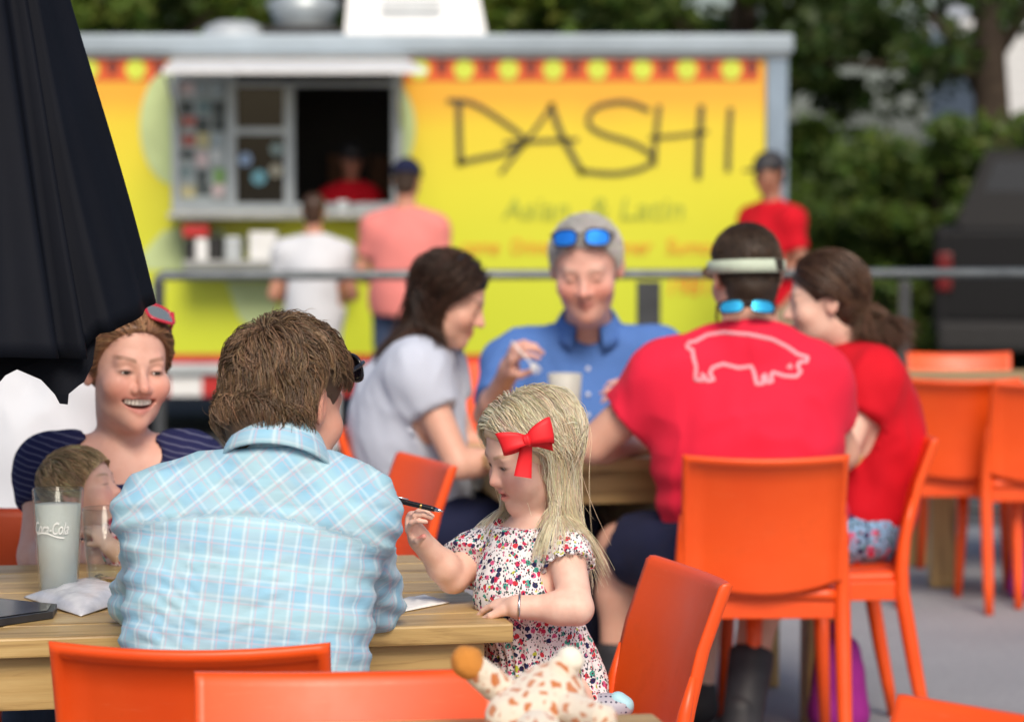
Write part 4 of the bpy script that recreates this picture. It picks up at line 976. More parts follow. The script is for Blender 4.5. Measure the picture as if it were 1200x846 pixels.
class Head:
    def __init__(self, c, R, s, mouth='closed', child=False, eyes=0.0040, yaw_jaw=1.0, wide=1.0):
        self.c = np.array(c, float); self.R = R; self.s = s; self.mouth = mouth; self.child = child; self.eyes = eyes; self.wide = wide
    def L(self, p): return self.c + self.R @ (np.array(p, float) * self.s)
    def loc(self, V): return ((V - self.c) @ self.R) / self.s
    def cran(self, grow=0.0):
        return ((0, 0.014, 0.036), np.array((0.0735 * self.wide, 0.094, 0.079)) + grow) if not self.child else ((0, 0.016, 0.034), np.array((0.081, 0.1, 0.083)) + grow)
    def add(self, f):
        s, R, L = self.s, self.R, self.L; w = self.wide
        c, r = self.cran(); f.ell(L(c), r * s, R, 0.02 * s)
        ch = self.child
        f.ell(L((0, -0.022, -0.03)), np.array((0.062 * w, 0.066, 0.084)) * s, R, 0.03 * s)
        f.ell(L((0, -0.028, -0.07)), np.array(((0.047 if ch else 0.051) * w, 0.05, 0.04)) * s, R, 0.025 * s)
        f.sph(L((0, -0.072, -0.098)), (0.014 if ch else 0.018) * s, 0.03 * s)
        for q in (-1, 1):
            f.sph(L((q * (0.038 if ch else 0.037) * w, -0.056, -0.04 if ch else -0.03)), (0.034 if ch else 0.028) * s, 0.02 * s)
        f.cone(L((-0.034, -0.073, 0.018)), L((0.034, -0.073, 0.018)), 0.0125 * s, None, 0.016 * s)
        if ch:
            f.cone(L((0, -0.08, 0.0)), L((0, -0.1, -0.03)), 0.006 * s, 0.0095 * s, 0.014 * s); wings = 0.009
        else:
            f.cone(L((0, -0.081, 0.01)), L((0, -0.105, -0.029)), 0.0075 * s, 0.0112 * s, 0.012 * s); wings = 0.0125
        for q in (-1, 1):
            f.sph(L((q * wings, -0.092, -0.034)), 0.0078 * s, 0.008 * s)
        for q in (-1, 1): f.sph(L((q * 0.031, -0.1, 0.001)), 0.0165 * s, 0.014 * s, True)
        for q in (-1, 1): f.sph(L((q * 0.031, -0.0725 + (0.0025 if ch else 0), -0.001)), 0.0142 * s, (0.009 if ch else 0.005) * s)
        if self.eyes > 0:
            for q in (-1, 1): f.ell(L((q * 0.031, -0.090, -0.0015)), np.array((0.0118, 0.012, self.eyes)) * s, R, 0.0015 * s, True)
        m = self.mouth
        if m == 'smile':
            for q in (-1, 1):
                f.cone(L((q * 0.034, -0.068, -0.052)), L((0, -0.0885, -0.056)), 0.006 * s, 0.0055 * s, 0.006 * s)
                f.cone(L((q * 0.034, -0.068, -0.054)), L((0, -0.085, -0.0775)), 0.004 * s, 0.0075 * s, 0.006 * s)
            f.ell(L((0, -0.084, -0.0605)), np.array((0.029, 0.022, 0.0098)) * s, R, 0.002 * s, True)
            for q in (-1, 1): f.ell(L((q * 0.022, -0.08, -0.0572)), np.array((0.0125, 0.024, 0.0058)) * s, R @ Ry(q * rad(-16)), 0.003 * s, True)
            for q in (-1, 1): f.sph(L((q * 0.041, -0.064, -0.027)), 0.022 * s, 0.014 * s)
        else:
            for q in (-1, 1):
                f.cone(L((q * 0.021, -0.076, -0.0612)), L((q * 0.004, -0.0905, -0.0572)), 0.0042 * s, 0.0056 * s, 0.006 * s)
                f.cone(L((q * 0.019, -0.075, -0.0645)), L((0, -0.0875, -0.0695)), 0.004 * s, 0.0072 * s, 0.007 * s)
            if m == 'open': f.ell(L((0, -0.093, -0.0634)), np.array((0.0145, 0.016, 0.0042)) * s, R, 0.002 * s, True)
            else:
                for q in (-1, 1): f.cone(L((q * 0.021, -0.083, -0.0632)), L((0, -0.0995, -0.0632)), 0.0018 * s, 0.0022 * s, 0.003 * s, True)
        for q in (-1, 1):
            Re = R @ Rz(q * rad(-22)) @ Rxm(rad(-10))
            f.ell(L((q * 0.0755 * w, 0.014, -0.008)), np.array((0.0085, 0.0185, 0.031)) * s, Re, 0.006 * s)
            f.ell(L((q * 0.0845 * w, 0.011, -0.005)), np.array((0.006, 0.010, 0.017)) * s, Re, 0.004 * s, True)
        f.cone(L((0, 0.016, -0.055)), L((0, 0.024, -0.085)), 0.046 * s, 0.044 * s, 0.02 * s)
        return f
    def paint(self, V, C, brow=(0.16, 0.09, 0.05), lip=(0.48, 0.13, 0.11), blush=0.35, lash=0.55, freck=0.0):
        q = self.loc(V); x, y, z = q[:, 0], q[:, 1], q[:, 2]; ax = np.abs(x)
        def g(cx, cy, cz, rx, ry, rz_, p=1.0): return np.exp(-(((ax - cx) / rx) ** 2 + ((y - cy) / ry) ** 2 + ((z - cz) / rz_) ** 2) ** p)
        def mixc(w, col):
            C[:] = C * (1 - w[:, None]) + np.array(col) * w[:, None]
        red = C.mean(0) * np.array((1.08, 0.62, 0.6))
        mixc(blush * g(0.042, -0.07, -0.036, 0.026, 0.04, 0.024), red)
        mixc(blush * 0.7 * g(0, -0.108, -0.03, 0.016, 0.03, 0.016), red)
        mixc(blush * 0.6 * g(0.08, 0.014, -0.01, 0.012, 0.03, 0.035), red)
        mixc(blush * 0.4 * g(0, -0.08, -0.1, 0.02, 0.03, 0.016), red)
        front = (y < -0.045)
        bz = 0.0205 + 0.006 * np.sin(np.clip((ax - 0.012) / 0.04, 0, 1) * 2.2)
        bw = np.exp(-((z - bz) / 0.0042) ** 4) * np.clip((ax - 0.011) / 0.004, 0, 1) * np.clip((0.053 - ax) / 0.008, 0, 1) * front
        mixc(0.75 * bw, brow)
        lw = np.exp(-((((ax - 0.031) / 0.0145) ** 2 + ((z + 0.001) / (self.eyes + 0.0030)) ** 2)) ** 2) * front
        mixc(lash * lw, (0.05, 0.03, 0.025))
        if self.mouth == 'smile':
            zc = -0.064 + 0.35 * 0.01 * (ax / 0.03) ** 2 * 3
            w = np.exp(-(((ax) / 0.0345) ** 2 + ((z - zc) / 0.0175) ** 2) ** 4) * (y < -0.055)
            mixc(0.72 * w, lip)
            inside = np.exp(-((ax / 0.0285) ** 2 + ((z + 0.061) / 0.0115) ** 2) ** 4) * (y > -0.0795 - 0.0 * ax) * (y < -0.03)
            mixc(0.9 * inside, (0.10, 0.02, 0.02))
        else:
            w = np.exp(-((ax / 0.024) ** 2 + ((z + 0.0632) / 0.0125) ** 2) ** 3) * (y < -0.06)
            mixc(0.7 * w, lip)
            line = np.exp(-((ax / 0.0225) ** 2 + ((z + 0.0633) / 0.0026) ** 2) ** 2) * (y < -0.06)
            mixc(0.6 * line, (0.16, 0.03, 0.03))
        return C
    def eyes_mesh(self, parent, look=(0, -1, 0), iris=EYED):
        for q in (-1, 1):
            m = MB(); c = self.L((q * 0.031, -0.0725 + (0.003 if self.child else 0), -0.001)); r = 0.0128 * self.s
            prof_ = [(r * math.sin(a), r * math.cos(a)) for a in np.linspace(0.001, math.pi - 0.001, 13)]
            m.lathe((0, 0, 0), prof_, 18); e = m.build('eye', EYEW, parent); e.location = c
            d = unit(self.R @ np.array(look, float)); m = MB()
            m.lathe((0, 0, 0), [(0.0001, r * 1.03), (r * 0.25, r * 1.0), (r * 0.46, r * 0.905), (r * 0.48, r * 0.88)], 16); i = m.build('iris', iris, e)
            i.rotation_euler = Vector(d).to_track_quat('Z', 'Y').to_euler()
    def teeth(self, parent):
        m = MB(); n = 8
        for i in range(n):
            u = (i + 0.5) / n * 2 - 1; a = u * 0.9; x = 0.0265 * math.sin(a) / math.sin(0.9); y = -0.0830 + 0.016 * (1 - math.cos(a)) * 1.6
            p = self.L((x, y + 0.003, -0.0578 + 0.0035 * abs(u) ** 2)); w = 0.0062 * self.s * (1.15 if abs(u) < 0.3 else 1.0)
            Rm = self.R @ Rz(a * 0.75)
            bm_ = MB(); bm_.box((0, 0, 0), (w, 0.004 * self.s, 0.0118 * self.s), 0, 0.0012 * self.s)
            m.add([p + Rm @ np.array(v) for v in bm_.v], bm_.f, True)
        o = m.build('teeth', TOOTH, parent); o['kind'] = 'stuff'; return o

def hand(f, wr, d, nrm, side, s=1.0, curl=(0.5, 0.5, 0.55, 0.6), thumb=0.4, spread=0.12, k=0.006, tip=None):
    """wr wrist, d direction of the palm, nrm direction the palm faces, side +1 thumb to the d x nrm side"""
    d = unit(d); nrm = unit(np.array(nrm) - d * np.dot(nrm, d)); t = np.cross(d, nrm) * side
    wr = np.array(wr, float)
    R = np.stack([t, nrm, d], 1)
    f.ell(wr + d * 0.048 * s, np.array((0.040, 0.0155, 0.052)) * s, R, 0.012 * s)
    f.cone(wr, wr + d * 0.02 * s, 0.026 * s, 0.026 * s, 0.015 * s)
    out = {}
    for i, (o, L, r) in enumerate(((0.029, 0.072, 0.0088), (0.010, 0.080, 0.0090), (-0.010, 0.074, 0.0086), (-0.028, 0.058, 0.0076))):
        b = wr + (d * (0.088 - 0.006 * abs(i - 1.2)) + t * o) * s; a = 0.15; p = b - d * 0.01 * s; dirv = unit(d + t * (o * spread / 0.03))
        for j, fr in enumerate((0.45, 0.3, 0.25)):
            a += curl[i] * (1.0 if j else 0.8); dd = dirv * math.cos(a) + nrm * math.sin(a); q = p + dd * L * fr * s * 1.12
            f.cone(p, q, r * s * (1 - 0.08 * j), r * s * (1 - 0.08 * (j + 1)), k * s * (1.2 if j == 0 else 0.6)); p = q
        out[i] = p
    b = wr + (d * 0.028 + t * 0.03 + nrm * 0.006) * s; dd = unit(d * 0.65 + t * 0.65 + nrm * thumb); q = b + dd * 0.036 * s
    f.cone(b, q, 0.0135 * s, 0.0105 * s, 0.012 * s); d2 = unit(d * 0.9 + t * 0.15 + nrm * thumb * 1.6); r_ = q + d2 * 0.032 * s
    f.cone(q, r_, 0.0102 * s, 0.0082 * s, 0.004 * s); out['thumb'] = r_
    return out

class Body:
    """skeleton of joints in world space; L and R are the person's own sides"""
    def __init__(self, J, b=1.0, bd=1.0, arm=1.0, leg=1.0):
        self.J = {k: np.array(v, float) for k, v in J.items()}; self.b = b; self.bd = bd; self.arm = arm; self.leg = leg
        J = self.J; self.up = unit(J['neck'] - J['pel']); lat = unit(J['shL'] - J['shR']); self.fb = unit(np.cross(self.up, lat)); self.lat = np.cross(self.fb, self.up)
        self.Rt = np.stack([self.lat, self.fb, self.up], 1)
    def torso(self, f):
        J, b, bd, Rt = self.J, self.b, self.bd, self.Rt; mid = lerp(J['pel'], J['chest'], 0.5)
        f.ell(J['pel'], np.array((0.165 * b, 0.12 * bd, 0.13)), Rt, 0.05)
        f.ell(mid, np.array((0.145 * b, 0.112 * bd, 0.17)), Rt, 0.09)
        f.ell(J['chest'], np.array((0.155 * b, 0.112 * bd, 0.17)), Rt, 0.09)
        for s in 'LR':
            f.cone(J['sh' + s], lerp(J['sh' + s], J['neck'], 0.75), 0.058 * self.arm, 0.05 * b, 0.06)
            f.cone(J['sh' + s], lerp(J['chest'], J['pel'], 0.15) + (J['sh' + s] - J['neck']) * 0.45, 0.055 * self.arm, 0.07 * b, 0.07)
        return f
    def neck(self, f, H, r=0.05): f.cone(self.J['neck'], H.L((0, 0.018, -0.06)), r * 1.12, r, 0.03); return f
    def arms(self, f, sides='LR'):
        J, a = self.J, self.arm
        for s in sides:
            f.cone(J['sh' + s], J['el' + s], 0.05 * a, 0.039 * a, 0.03); f.cone(J['el' + s], J['wr' + s], 0.039 * a, 0.026 * a, 0.015)
            m_ = lerp(J['el' + s], J['wr' + s], 0.28); f.sph(m_, 0.040 * a, 0.02)
        return f
    def legs(self, f):
        J, l = self.J, self.leg
        for s in 'LR':
            f.cone(J['hip' + s], J['kn' + s], 0.082 * l, 0.056 * l, 0.05); f.cone(J['kn' + s], J['an' + s], 0.054 * l, 0.034 * l, 0.02)
            f.sph(lerp(J['kn' + s], J['an' + s], 0.3) + 0.0, 0.055 * l, 0.03)
            if 'toe' + s in J: f.cone(J['an' + s] - np.array((0, 0, 0.035)), J['toe' + s], 0.036 * l, 0.03 * l, 0.02)
        return f
    def sleeve(self, f, s, frac, r0=0.062, r1=0.06, k=0.05):
        J = self.J; e = lerp(J['sh' + s], J['el' + s], frac); f.cone(J['sh' + s], e + unit(J['el' + s] - J['sh' + s]) * 0.03, r0, r1, k); return e
    def cut(self, f, s, frac, r=0.09):
        J = self.J; d = unit(J['el' + s] - J['sh' + s]); e = lerp(J['sh' + s], J['el' + s], frac); f.cyl(e, e + d * 0.14, r)

def seated_legs(J, x_face, zc=0.52, hipw=0.1, fwd=(0, 1), knee=0.44, spread=0.13, zk=0.52, foot=0.12):
    """adds hips, knees, ankles and toes for a sitter looking along fwd"""
    p = J['pel']; f = np.array((fwd[0], fwd[1], 0.0)); f /= np.linalg.norm(f); l = np.array((-f[1], f[0], 0))
    for s, q in (('L', 1), ('R', -1)):
        J['hip' + s] = np.array((p[0], p[1], zc)) + l * q * hipw; J['kn' + s] = np.array((p[0], p[1], zk)) + f * knee + l * q * spread
        J['an' + s] = np.array((p[0], p[1], 0.09)) + f * (knee + 0.02) + l * q * spread; J['toe' + s] = J['an' + s] + f * 0.15 - np.array((0, 0, 0.055))
    return J

def skin_obj(f, parent, step, fines, H, tone, paint={}, name='body', sm=1):
    V, Fc = f.mesh(step, fines, 0.02, sm); C = np.tile(np.array(tone), (len(V), 1)) * (1 + 0.06 * wob(V, 30, 3))[:, None]
    if H is not None: C = H.paint(V, C, **paint)
    me = np_mesh(name, V, Fc); attr_col(me, 'Col', np.clip(C, 0, 1)); return link(name, me, parent, SKIN)

def cloth_obj(name, f, parent, step, mat, folds=(), fines=None, gc=None, seed=1, extra=None, sm=1):
    """folds = (amplitude, frequency, anisotropy) displacements along the normal"""
    V, Fc = f.mesh(step, fines, 0.02, sm); N = vnormals(V, Fc); d = 0
    for i, (a, fr, an) in enumerate(folds):
        w = wob(V, fr, seed + i, an, 2); d = d + a * (w if i % 2 == 0 else -np.abs(w) + 0.4)
    if extra is not None: d = d + extra(V, N)
    V0 = V
    if len(np.shape(d)): V = V + N * np.asarray(d)[:, None]
    me = np_mesh(name, V, Fc)
    if gc is not None: attr_vec(me, 'gc', gc(V0))
    return link(name, me, parent, mat)

def head_box(H, step, m=0.02):
    e = 0.125 * H.s + m; return (H.c - np.array((e, e, e * 1.05)), H.c + np.array((e, e, e)), step)
def box_at(p, e, step): p = np.array(p); return (p - e, p + e, step)

def strands(roots, dirs, nseg, lens, coll, off, grav=0.25, stiff=1.0, noise=0.06, seed=0, width=0.0011, base=(0.2, 0.12, 0.06), var=0.25, tip=1.0, flow=None, gz=(0, 0, -1), taper=0.35, clump=0.0, nclump=80, root_dark=1.0, cling=None):
    rng = np.random.RandomState(seed); n = len(roots); p = roots.copy(); d = dirs / (np.linalg.norm(dirs, axis=1, keepdims=True) + 1e-9)
    P_ = [p.copy()]; g = np.array(gz, float); L = (lens / nseg)[:, None]; bend = rng.normal(size=(n, 3)) * noise
    cid = rng.randint(nclump, size=n)
    if clump > 0:
        cen = roots[rng.randint(n, size=nclump)]; cid = np.argmin(((roots[:, None, :] - cen[None]) ** 2).sum(2), 1)
    cb = rng.normal(size=(nclump, 3)) * noise
    for k in range(nseg):
        t = k / nseg
        d = d * stiff + g * grav + (bend * 0.6 + cb[cid]) * (0.4 + t)
        if flow is not None: d = d + flow(p, t)
        d = d / (np.linalg.norm(d, axis=1, keepdims=True) + 1e-9); p = p + d * L
        if coll is not None:
            o = off if np.isscalar(off) else off
            sdv = coll.at(p); m = sdv < o
            if m.any():
                gr = coll.grad(p[m]); push = ((o if np.isscalar(o) else o[m]) - sdv[m])[:, None] * gr; p[m] += push; dn = p[m] - P_[-1][m]; d[m] = dn / (np.linalg.norm(dn, axis=1, keepdims=True) + 1e-9)
            if cling is not None:
                cl = cling(p, t) if callable(cling) else cling
                sdv = coll.at(p); far = np.maximum(sdv - o, 0); p = p - coll.grad(p) * (far * cl)[:, None]
                dn = p - P_[-1]; d = dn / (np.linalg.norm(dn, axis=1, keepdims=True) + 1e-9)
        P_.append(p.copy())
    A = np.stack(P_, 1)
    if clump > 0:
        w = (np.linspace(0, 1, nseg + 1) ** 1.5 * clump)[None, :, None]
        mean = np.zeros((nclump,) + A.shape[1:]); cnt = np.zeros(nclump); np.add.at(mean, cid, A); np.add.at(cnt, cid, 1); mean /= np.maximum(cnt, 1)[:, None, None]
        A = A * (1 - w) + mean[cid] * w
    tone = (1 + var * rng.normal(size=(n, 1))) * (1 + var * 0.6 * rng.normal(size=(nclump, 1)))[cid]
    col = np.clip(np.array(base) * np.clip(tone, 0.35, 1.9) * (1 + 0.05 * rng.normal(size=(n, 3))), 0, 1)
    return A, col, width * rng.uniform(0.7, 1.3, n), taper, tip, root_dark

def keep(S, fn):
    m = fn(S[0]); return (S[0][m], S[1][m], S[2][m]) + S[3:]

def strand_mesh(A, col, w, taper=0.35, tip=1.0, root_dark=1.0):
    n, m, _ = A.shape; T = np.gradient(A, axis=1); T /= np.linalg.norm(T, axis=2, keepdims=True) + 1e-9
    ref = np.array((0.31, 0.52, 0.79)); s = np.cross(T, ref); s /= np.linalg.norm(s, axis=2, keepdims=True) + 1e-9; u = np.cross(T, s)
    t = np.linspace(0, 1, m)[None, :, None]; r = (w[:, None, None] / 2) * (1 - (1 - taper) * t ** 2); V = []
    for k in range(3):
        a = 2 * math.pi * k / 3; V.append(A + r * (math.cos(a) * s + math.sin(a) * u))
    V = np.stack(V, 2).reshape(-1, 3)
    i = np.arange(n)[:, None, None] * (m * 3); j = np.arange(m - 1)[None, :, None] * 3; k = np.arange(3)[None, None, :]; k2 = (k + 1) % 3
    Fc = np.stack([i + j + k, i + j + k2, i + j + 3 + k2, i + j + 3 + k], -1).reshape(-1, 4)
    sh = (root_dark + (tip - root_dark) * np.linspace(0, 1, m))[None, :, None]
    C = np.repeat((col[:, None, :] * sh)[:, :, None, :], 3, 2).reshape(-1, 3)
    return V, Fc, np.clip(C, 0, 1)

def hair_obj(parts, parent, name='hair', mat=None):
    Vs, Fs, Cs, n = [], [], [], 0
    for V, Fc, C in parts: Vs.append(V); Fs.append(Fc + n); Cs.append(C); n += len(V)
    me = np_mesh(name, np.concatenate(Vs), np.concatenate(Fs)); attr_col(me, 'Col', np.concatenate(Cs))
    o = link(name, me, parent, mat or HAIR); o['kind'] = 'stuff'; return o
def hair_cap(f, step, col, var=0.25, fr=60, an=(1, 1, 0.3)):
    V, Fc = f.mesh(step); w = wob(V, fr, 4, an); N = vnormals(V, Fc); V = V + N * (0.0022 * w)[:, None]
    return V, Fc, np.clip(np.array(col) * (1 + var * w)[:, None], 0, 1)
def scalp(H, n, mask, seed=0, grow=0.002, capf=None):
    rng = np.random.RandomState(seed); d = rng.normal(size=(n * 4, 3)); d /= np.linalg.norm(d, axis=1, keepdims=True)
    if capf is not None:
        c, r = H.cran(grow); pts = H.c + ((np.array(c) + d * r) * H.s) @ H.R.T; d = d[capf.at(pts) < 0.0025 + 0.003 * rng.normal(size=len(d))][:n]
    else: d = d[mask(d)][:n]
    c, r = H.cran(grow); q = np.array(c) + d * r; return q, d, H.c + (q * H.s) @ H.R.T

def shades(name, parent, o, Rm, s, frame, lens, w=0.066, h=0.042, temple=0.12, fold=False, label=None, r=0.0022):
    """sunglasses: origin at the bridge, Rm columns = lateral, back, up"""
    g = empty(name); g.parent = parent
    def W_(p): return np.array(o) + Rm @ (np.array(p, float) * s)
    m = MB(); m.tube([W_((-0.012, 0, 0.004)), W_((0, -0.003, 0.008)), W_((0.012, 0, 0.004))], r * s, 6); fr = m.build('bridge', frame, g)
    for q in (-1, 1):
        cx = q * (0.010 + w / 2); m = MB(); pts = []
        for a in np.linspace(0, 2 * math.pi, 25)[:-1]:
            ca, sa = math.cos(a), math.sin(a); e = 0.7
            x = cx + w / 2 * math.copysign(abs(ca) ** e, ca); z = h / 2 * math.copysign(abs(sa) ** e, sa) * (1 if sa > 0 else 1.05); pts.append(W_((x, 0.10 * (x / 0.07) ** 2 * 0.18, z)))
        m.tube(pts + pts[:1], r * s, 6, False); m.build('rim', frame, g)
        c_ = np.mean(pts, 0); m = MB(); n = len(pts); m.add([p for p in pts] + [c_ - Rm @ np.array((0, 0.004 * s, 0))], [(i, (i + 1) % n, n) for i in range(n)], True); m.build('lens', lens, g)
        if temple > 0:
            xe = q * (0.010 + w); m = MB(); m.tube([W_((xe, 0.012, 0.01)), W_((xe + q * 0.006, 0.03, 0.01)), W_((xe + q * 0.004, temple * 0.7, 0.006)), W_((xe, temple, -0.012))], [r * 1.1 * s] * 4, 6); m.build('temple', frame, g)
    return g

def surf_hit(f, px, py, Y0, Y1):
    """first point of a field along a photo ray"""
    a = P(px, py, Y0); b = P(px, py, Y1); L = np.linalg.norm(b - a); t = 0.0
    for _ in range(200):
        p = a + (b - a) * (t / L); d = float(f.at(p[None])[0])
        if d < 0.0006: return p
        t += max(d * 0.8, 0.0006)
        if t > L: return None
    return p
# ================================================================== PEOPLE
def plaid_mat():
    n = NT('plaid_cotton'); a = n.new('ShaderNodeAttribute', attribute_name='gc'); s = n.sep(a.outputs['Vector'])
    def band(co, period, off, width, soft):
        t = n.math('PINGPONG', n.math('ADD', co, off), period / 2)
        mr = n.new('ShaderNodeMapRange'); mr.inputs[1].default_value = width / 2 + soft; mr.inputs[2].default_value = width / 2 - soft * 0.2; n.lk(t, mr.inputs[0]); return mr.outputs[0]
    u, v = s[0], s[1]
    c = (0.36, 0.56, 0.68)
    c = n.mix(n.math('MULTIPLY', band(u, 0.054, 0.012, 0.018, 0.006), 0.6), c, (0.27, 0.55, 0.74))
    c = n.mix(n.math('MULTIPLY', band(v, 0.070, 0.02, 0.026, 0.006), 0.5), c, (0.38, 0.62, 0.70))
    c = n.mix(n.math('MULTIPLY', band(v, 0.070, 0.055, 0.012, 0.004), 0.4), c, (0.25, 0.51, 0.70))
    c = n.mix(n.math('MULTIPLY', band(u, 0.027, 0.0, 0.0022, 0.0020), 0.34), c, (0.78, 0.86, 0.90))
    c = n.mix(n.math('MULTIPLY', band(u, 0.027, 0.0056, 0.0016, 0.0012), 0.4), c, (0.66, 0.42, 0.52))
    c = n.mix(n.math('MULTIPLY', band(v, 0.029, 0.004, 0.0024, 0.0020), 0.26), c, (0.74, 0.84, 0.88))
    c = n.mix(n.math('MULTIPLY', band(v, 0.029, 0.012, 0.0016, 0.0012), 0.34), c, (0.66, 0.44, 0.52))
    n.color(c); n.b.inputs['Roughness'].default_value = 0.8; n.b.inputs['Sheen Weight'].default_value = 0.03; n.b.inputs['Specular IOR Level'].default_value = 0.15
    vec = n.coords(); fine = n.noise(vec, 900, 2); big = n.noise(n.coords(scale=(0.5, 0.5, 2.2)), 16, 3)
    n.bump(n.math('ADD', n.math('MULTIPLY', fine, 0.06), big), 0.3, 0.008); return n.m
def floral_mat(name, scale=1.0, base=(0.78, 0.76, 0.78), attr=None):
    n = NT(name); v = n.coords() if attr is None else n.coords(attr=attr)
    wv = n.new('ShaderNodeTexNoise'); wv.inputs['Scale'].default_value = 60 * scale; n.lk(v, wv.inputs['Vector'])
    vv = n.new('ShaderNodeVectorMath', operation='MULTIPLY_ADD'); n.lk(wv.outputs['Color'], vv.inputs[0]); vv.inputs[1].default_value = (0.008 / scale,) * 3; n.lk(v, vv.inputs[2])
    c = None; prev = base
    for sc, th, pal, sd in ((70, 0.40, [(0.0, (0.55, 0.03, 0.09)), (0.2, (0.62, 0.10, 0.24)), (0.38, (0.02, 0.025, 0.10)), (0.58, (0.06, 0.35, 0.28)), (0.72, (0.5, 0.55, 0.06)), (0.82, (0.6, 0.04, 0.06))], 0.0),
                            (105, 0.32, [(0.0, (0.015, 0.02, 0.07)), (0.4, (0.03, 0.05, 0.04)), (0.55, (0.55, 0.12, 0.25)), (0.75, (0.05, 0.32, 0.3)), (0.9, (0.02, 0.02, 0.06))], 3.3),
                            (150, 0.30, [(0.0, (0.02, 0.02, 0.06)), (0.5, (0.45, 0.05, 0.12)), (0.7, (0.05, 0.08, 0.05))], 7.1)):
        mp = n.new('ShaderNodeMapping'); mp.inputs['Location'].default_value = (sd, sd * 0.7, sd * 0.3); mp.inputs['Rotation'].default_value = (0.4, sd, 0.6 + sd); mp.inputs['Scale'].default_value = (1, 1, 1) if sd == 0 else (1.5, 0.8, 1.0); n.lk(vv.outputs[0], mp.inputs[0])
        vo = n.new('ShaderNodeTexVoronoi'); vo.inputs['Scale'].default_value = sc * scale; n.lk(mp.outputs[0], vo.inputs['Vector'])
        h = n.sep(vo.outputs['Color']); colr = n.ramp(h[0], pal, 'CONSTANT')
        mk = n.ramp(vo.outputs['Distance'], [(0, (1, 1, 1)), (th, (1, 1, 1)), (th + 0.05, (0, 0, 0))])
        on = n.math('MULTIPLY', mk, n.math('GREATER_THAN', h[1], 0.22))
        c = n.mix(on, prev, colr); prev = c
        if sd == 0.0:
            ctr = n.ramp(vo.outputs['Distance'], [(0, (1, 1, 1)), (0.1, (1, 1, 1)), (0.14, (0, 0, 0))]); prev = n.mix(n.math('MULTIPLY', ctr, n.math('GREATER_THAN', h[2], 0.5)), prev, (0.08, 0.01, 0.03))
    n.color(prev); n.b.inputs['Roughness'].default_value = 0.85; n.b.inputs['Specular IOR Level'].default_value = 0.2
    n.bump(n.noise(v, 40, 3), 0.2, 0.004); return n.m
def stripe_mat():
    n = NT('navy_stripe_jersey'); v = n.coords(); s = n.sep(v)
    nz = n.math('MULTIPLY', n.noise(v, 14, 2), 0.012); t = n.math('PINGPONG', n.math('ADD', n.math('ADD', s[2], n.math('MULTIPLY', s[0], 0.25)), nz), 0.0062)
    f = n.new('ShaderNodeMapRange'); f.inputs[1].default_value = 0.0042; f.inputs[2].default_value = 0.0052; n.lk(t, f.inputs[0])
    n.color(n.mix(n.math('MULTIPLY', f.outputs[0], 0.5), (0.018, 0.02, 0.075), (0.16, 0.17, 0.27))); n.b.inputs['Roughness'].default_value = 0.85; n.b.inputs['Specular IOR Level'].default_value = 0.15; return n.m
PLAID = plaid_mat(); FLORAL = floral_mat('floral_cotton', 1.25); NAVYS = stripe_mat()
REDTEE = fabric_mat('red_jersey', (0.74, 0.02, 0.055), 0.8, 800, 0.1, 0.25, 0.05); REDTEE2 = fabric_mat('deep_red_jersey', (0.60, 0.008, 0.02), 0.8, 800, 0.1, 0.2, 0.06)
GREYTEE = fabric_mat('pale_grey_jersey', (0.52, 0.57, 0.68), 0.85, 800, 0.1, 0.2, 0.06); OXFORD = fabric_mat('blue_oxford', (0.085, 0.19, 0.50), 0.8, 700, 0.12, 0.2, 0.10)
WHITEC = fabric_mat('white_cotton', (0.62, 0.65, 0.70), 0.85, 800, 0.1, 0.2, 0.04); PINKC = fabric_mat('salmon_cotton', (0.75, 0.24, 0.22), 0.85, 800, 0.1, 0.2, 0.05)
DENIM = fabric_mat('denim', (0.05, 0.075, 0.14), 0.85, 600, 0.15, 0.2, 0.2); NAVY = fabric_mat('navy_twill', (0.014, 0.018, 0.05), 0.85, 700, 0.1, 0.2); KHAKI = fabric_mat('khaki_twill', (0.3, 0.24, 0.16), 0.85, 700, 0.1, 0.2)
SHOE = simple('dark_shoe', (0.025, 0.025, 0.03), 0.6, 0, 0.3, 20); BLKF = simple('black_frame', (0.012, 0.012, 0.016), 0.25, 0, 0.1); REDF = simple('red_frame', (0.55, 0.03, 0.06), 0.25, 0, 0.1)
DLENS = NT('dark_lens'); DLENS.color((0.012, 0.012, 0.03)).sset(Roughness=0.06, Coat_Weight=1.0); DLENS = DLENS.m
BLENS = NT('blue_mirror_lens'); BLENS.color((0.03, 0.28, 0.95)).sset(Roughness=0.12, Metallic=0.75); BLENS = BLENS.m
GLENS = NT('grey_mirror_lens'); GLENS.color((0.45, 0.5, 0.48)).sset(Roughness=0.12, Metallic=0.7); GLENS = GLENS.m
CLENS = NT('cyan_mirror_lens'); CLENS.color((0.05, 0.55, 0.9)).sset(Roughness=0.12, Metallic=0.75); CLENS = CLENS.m

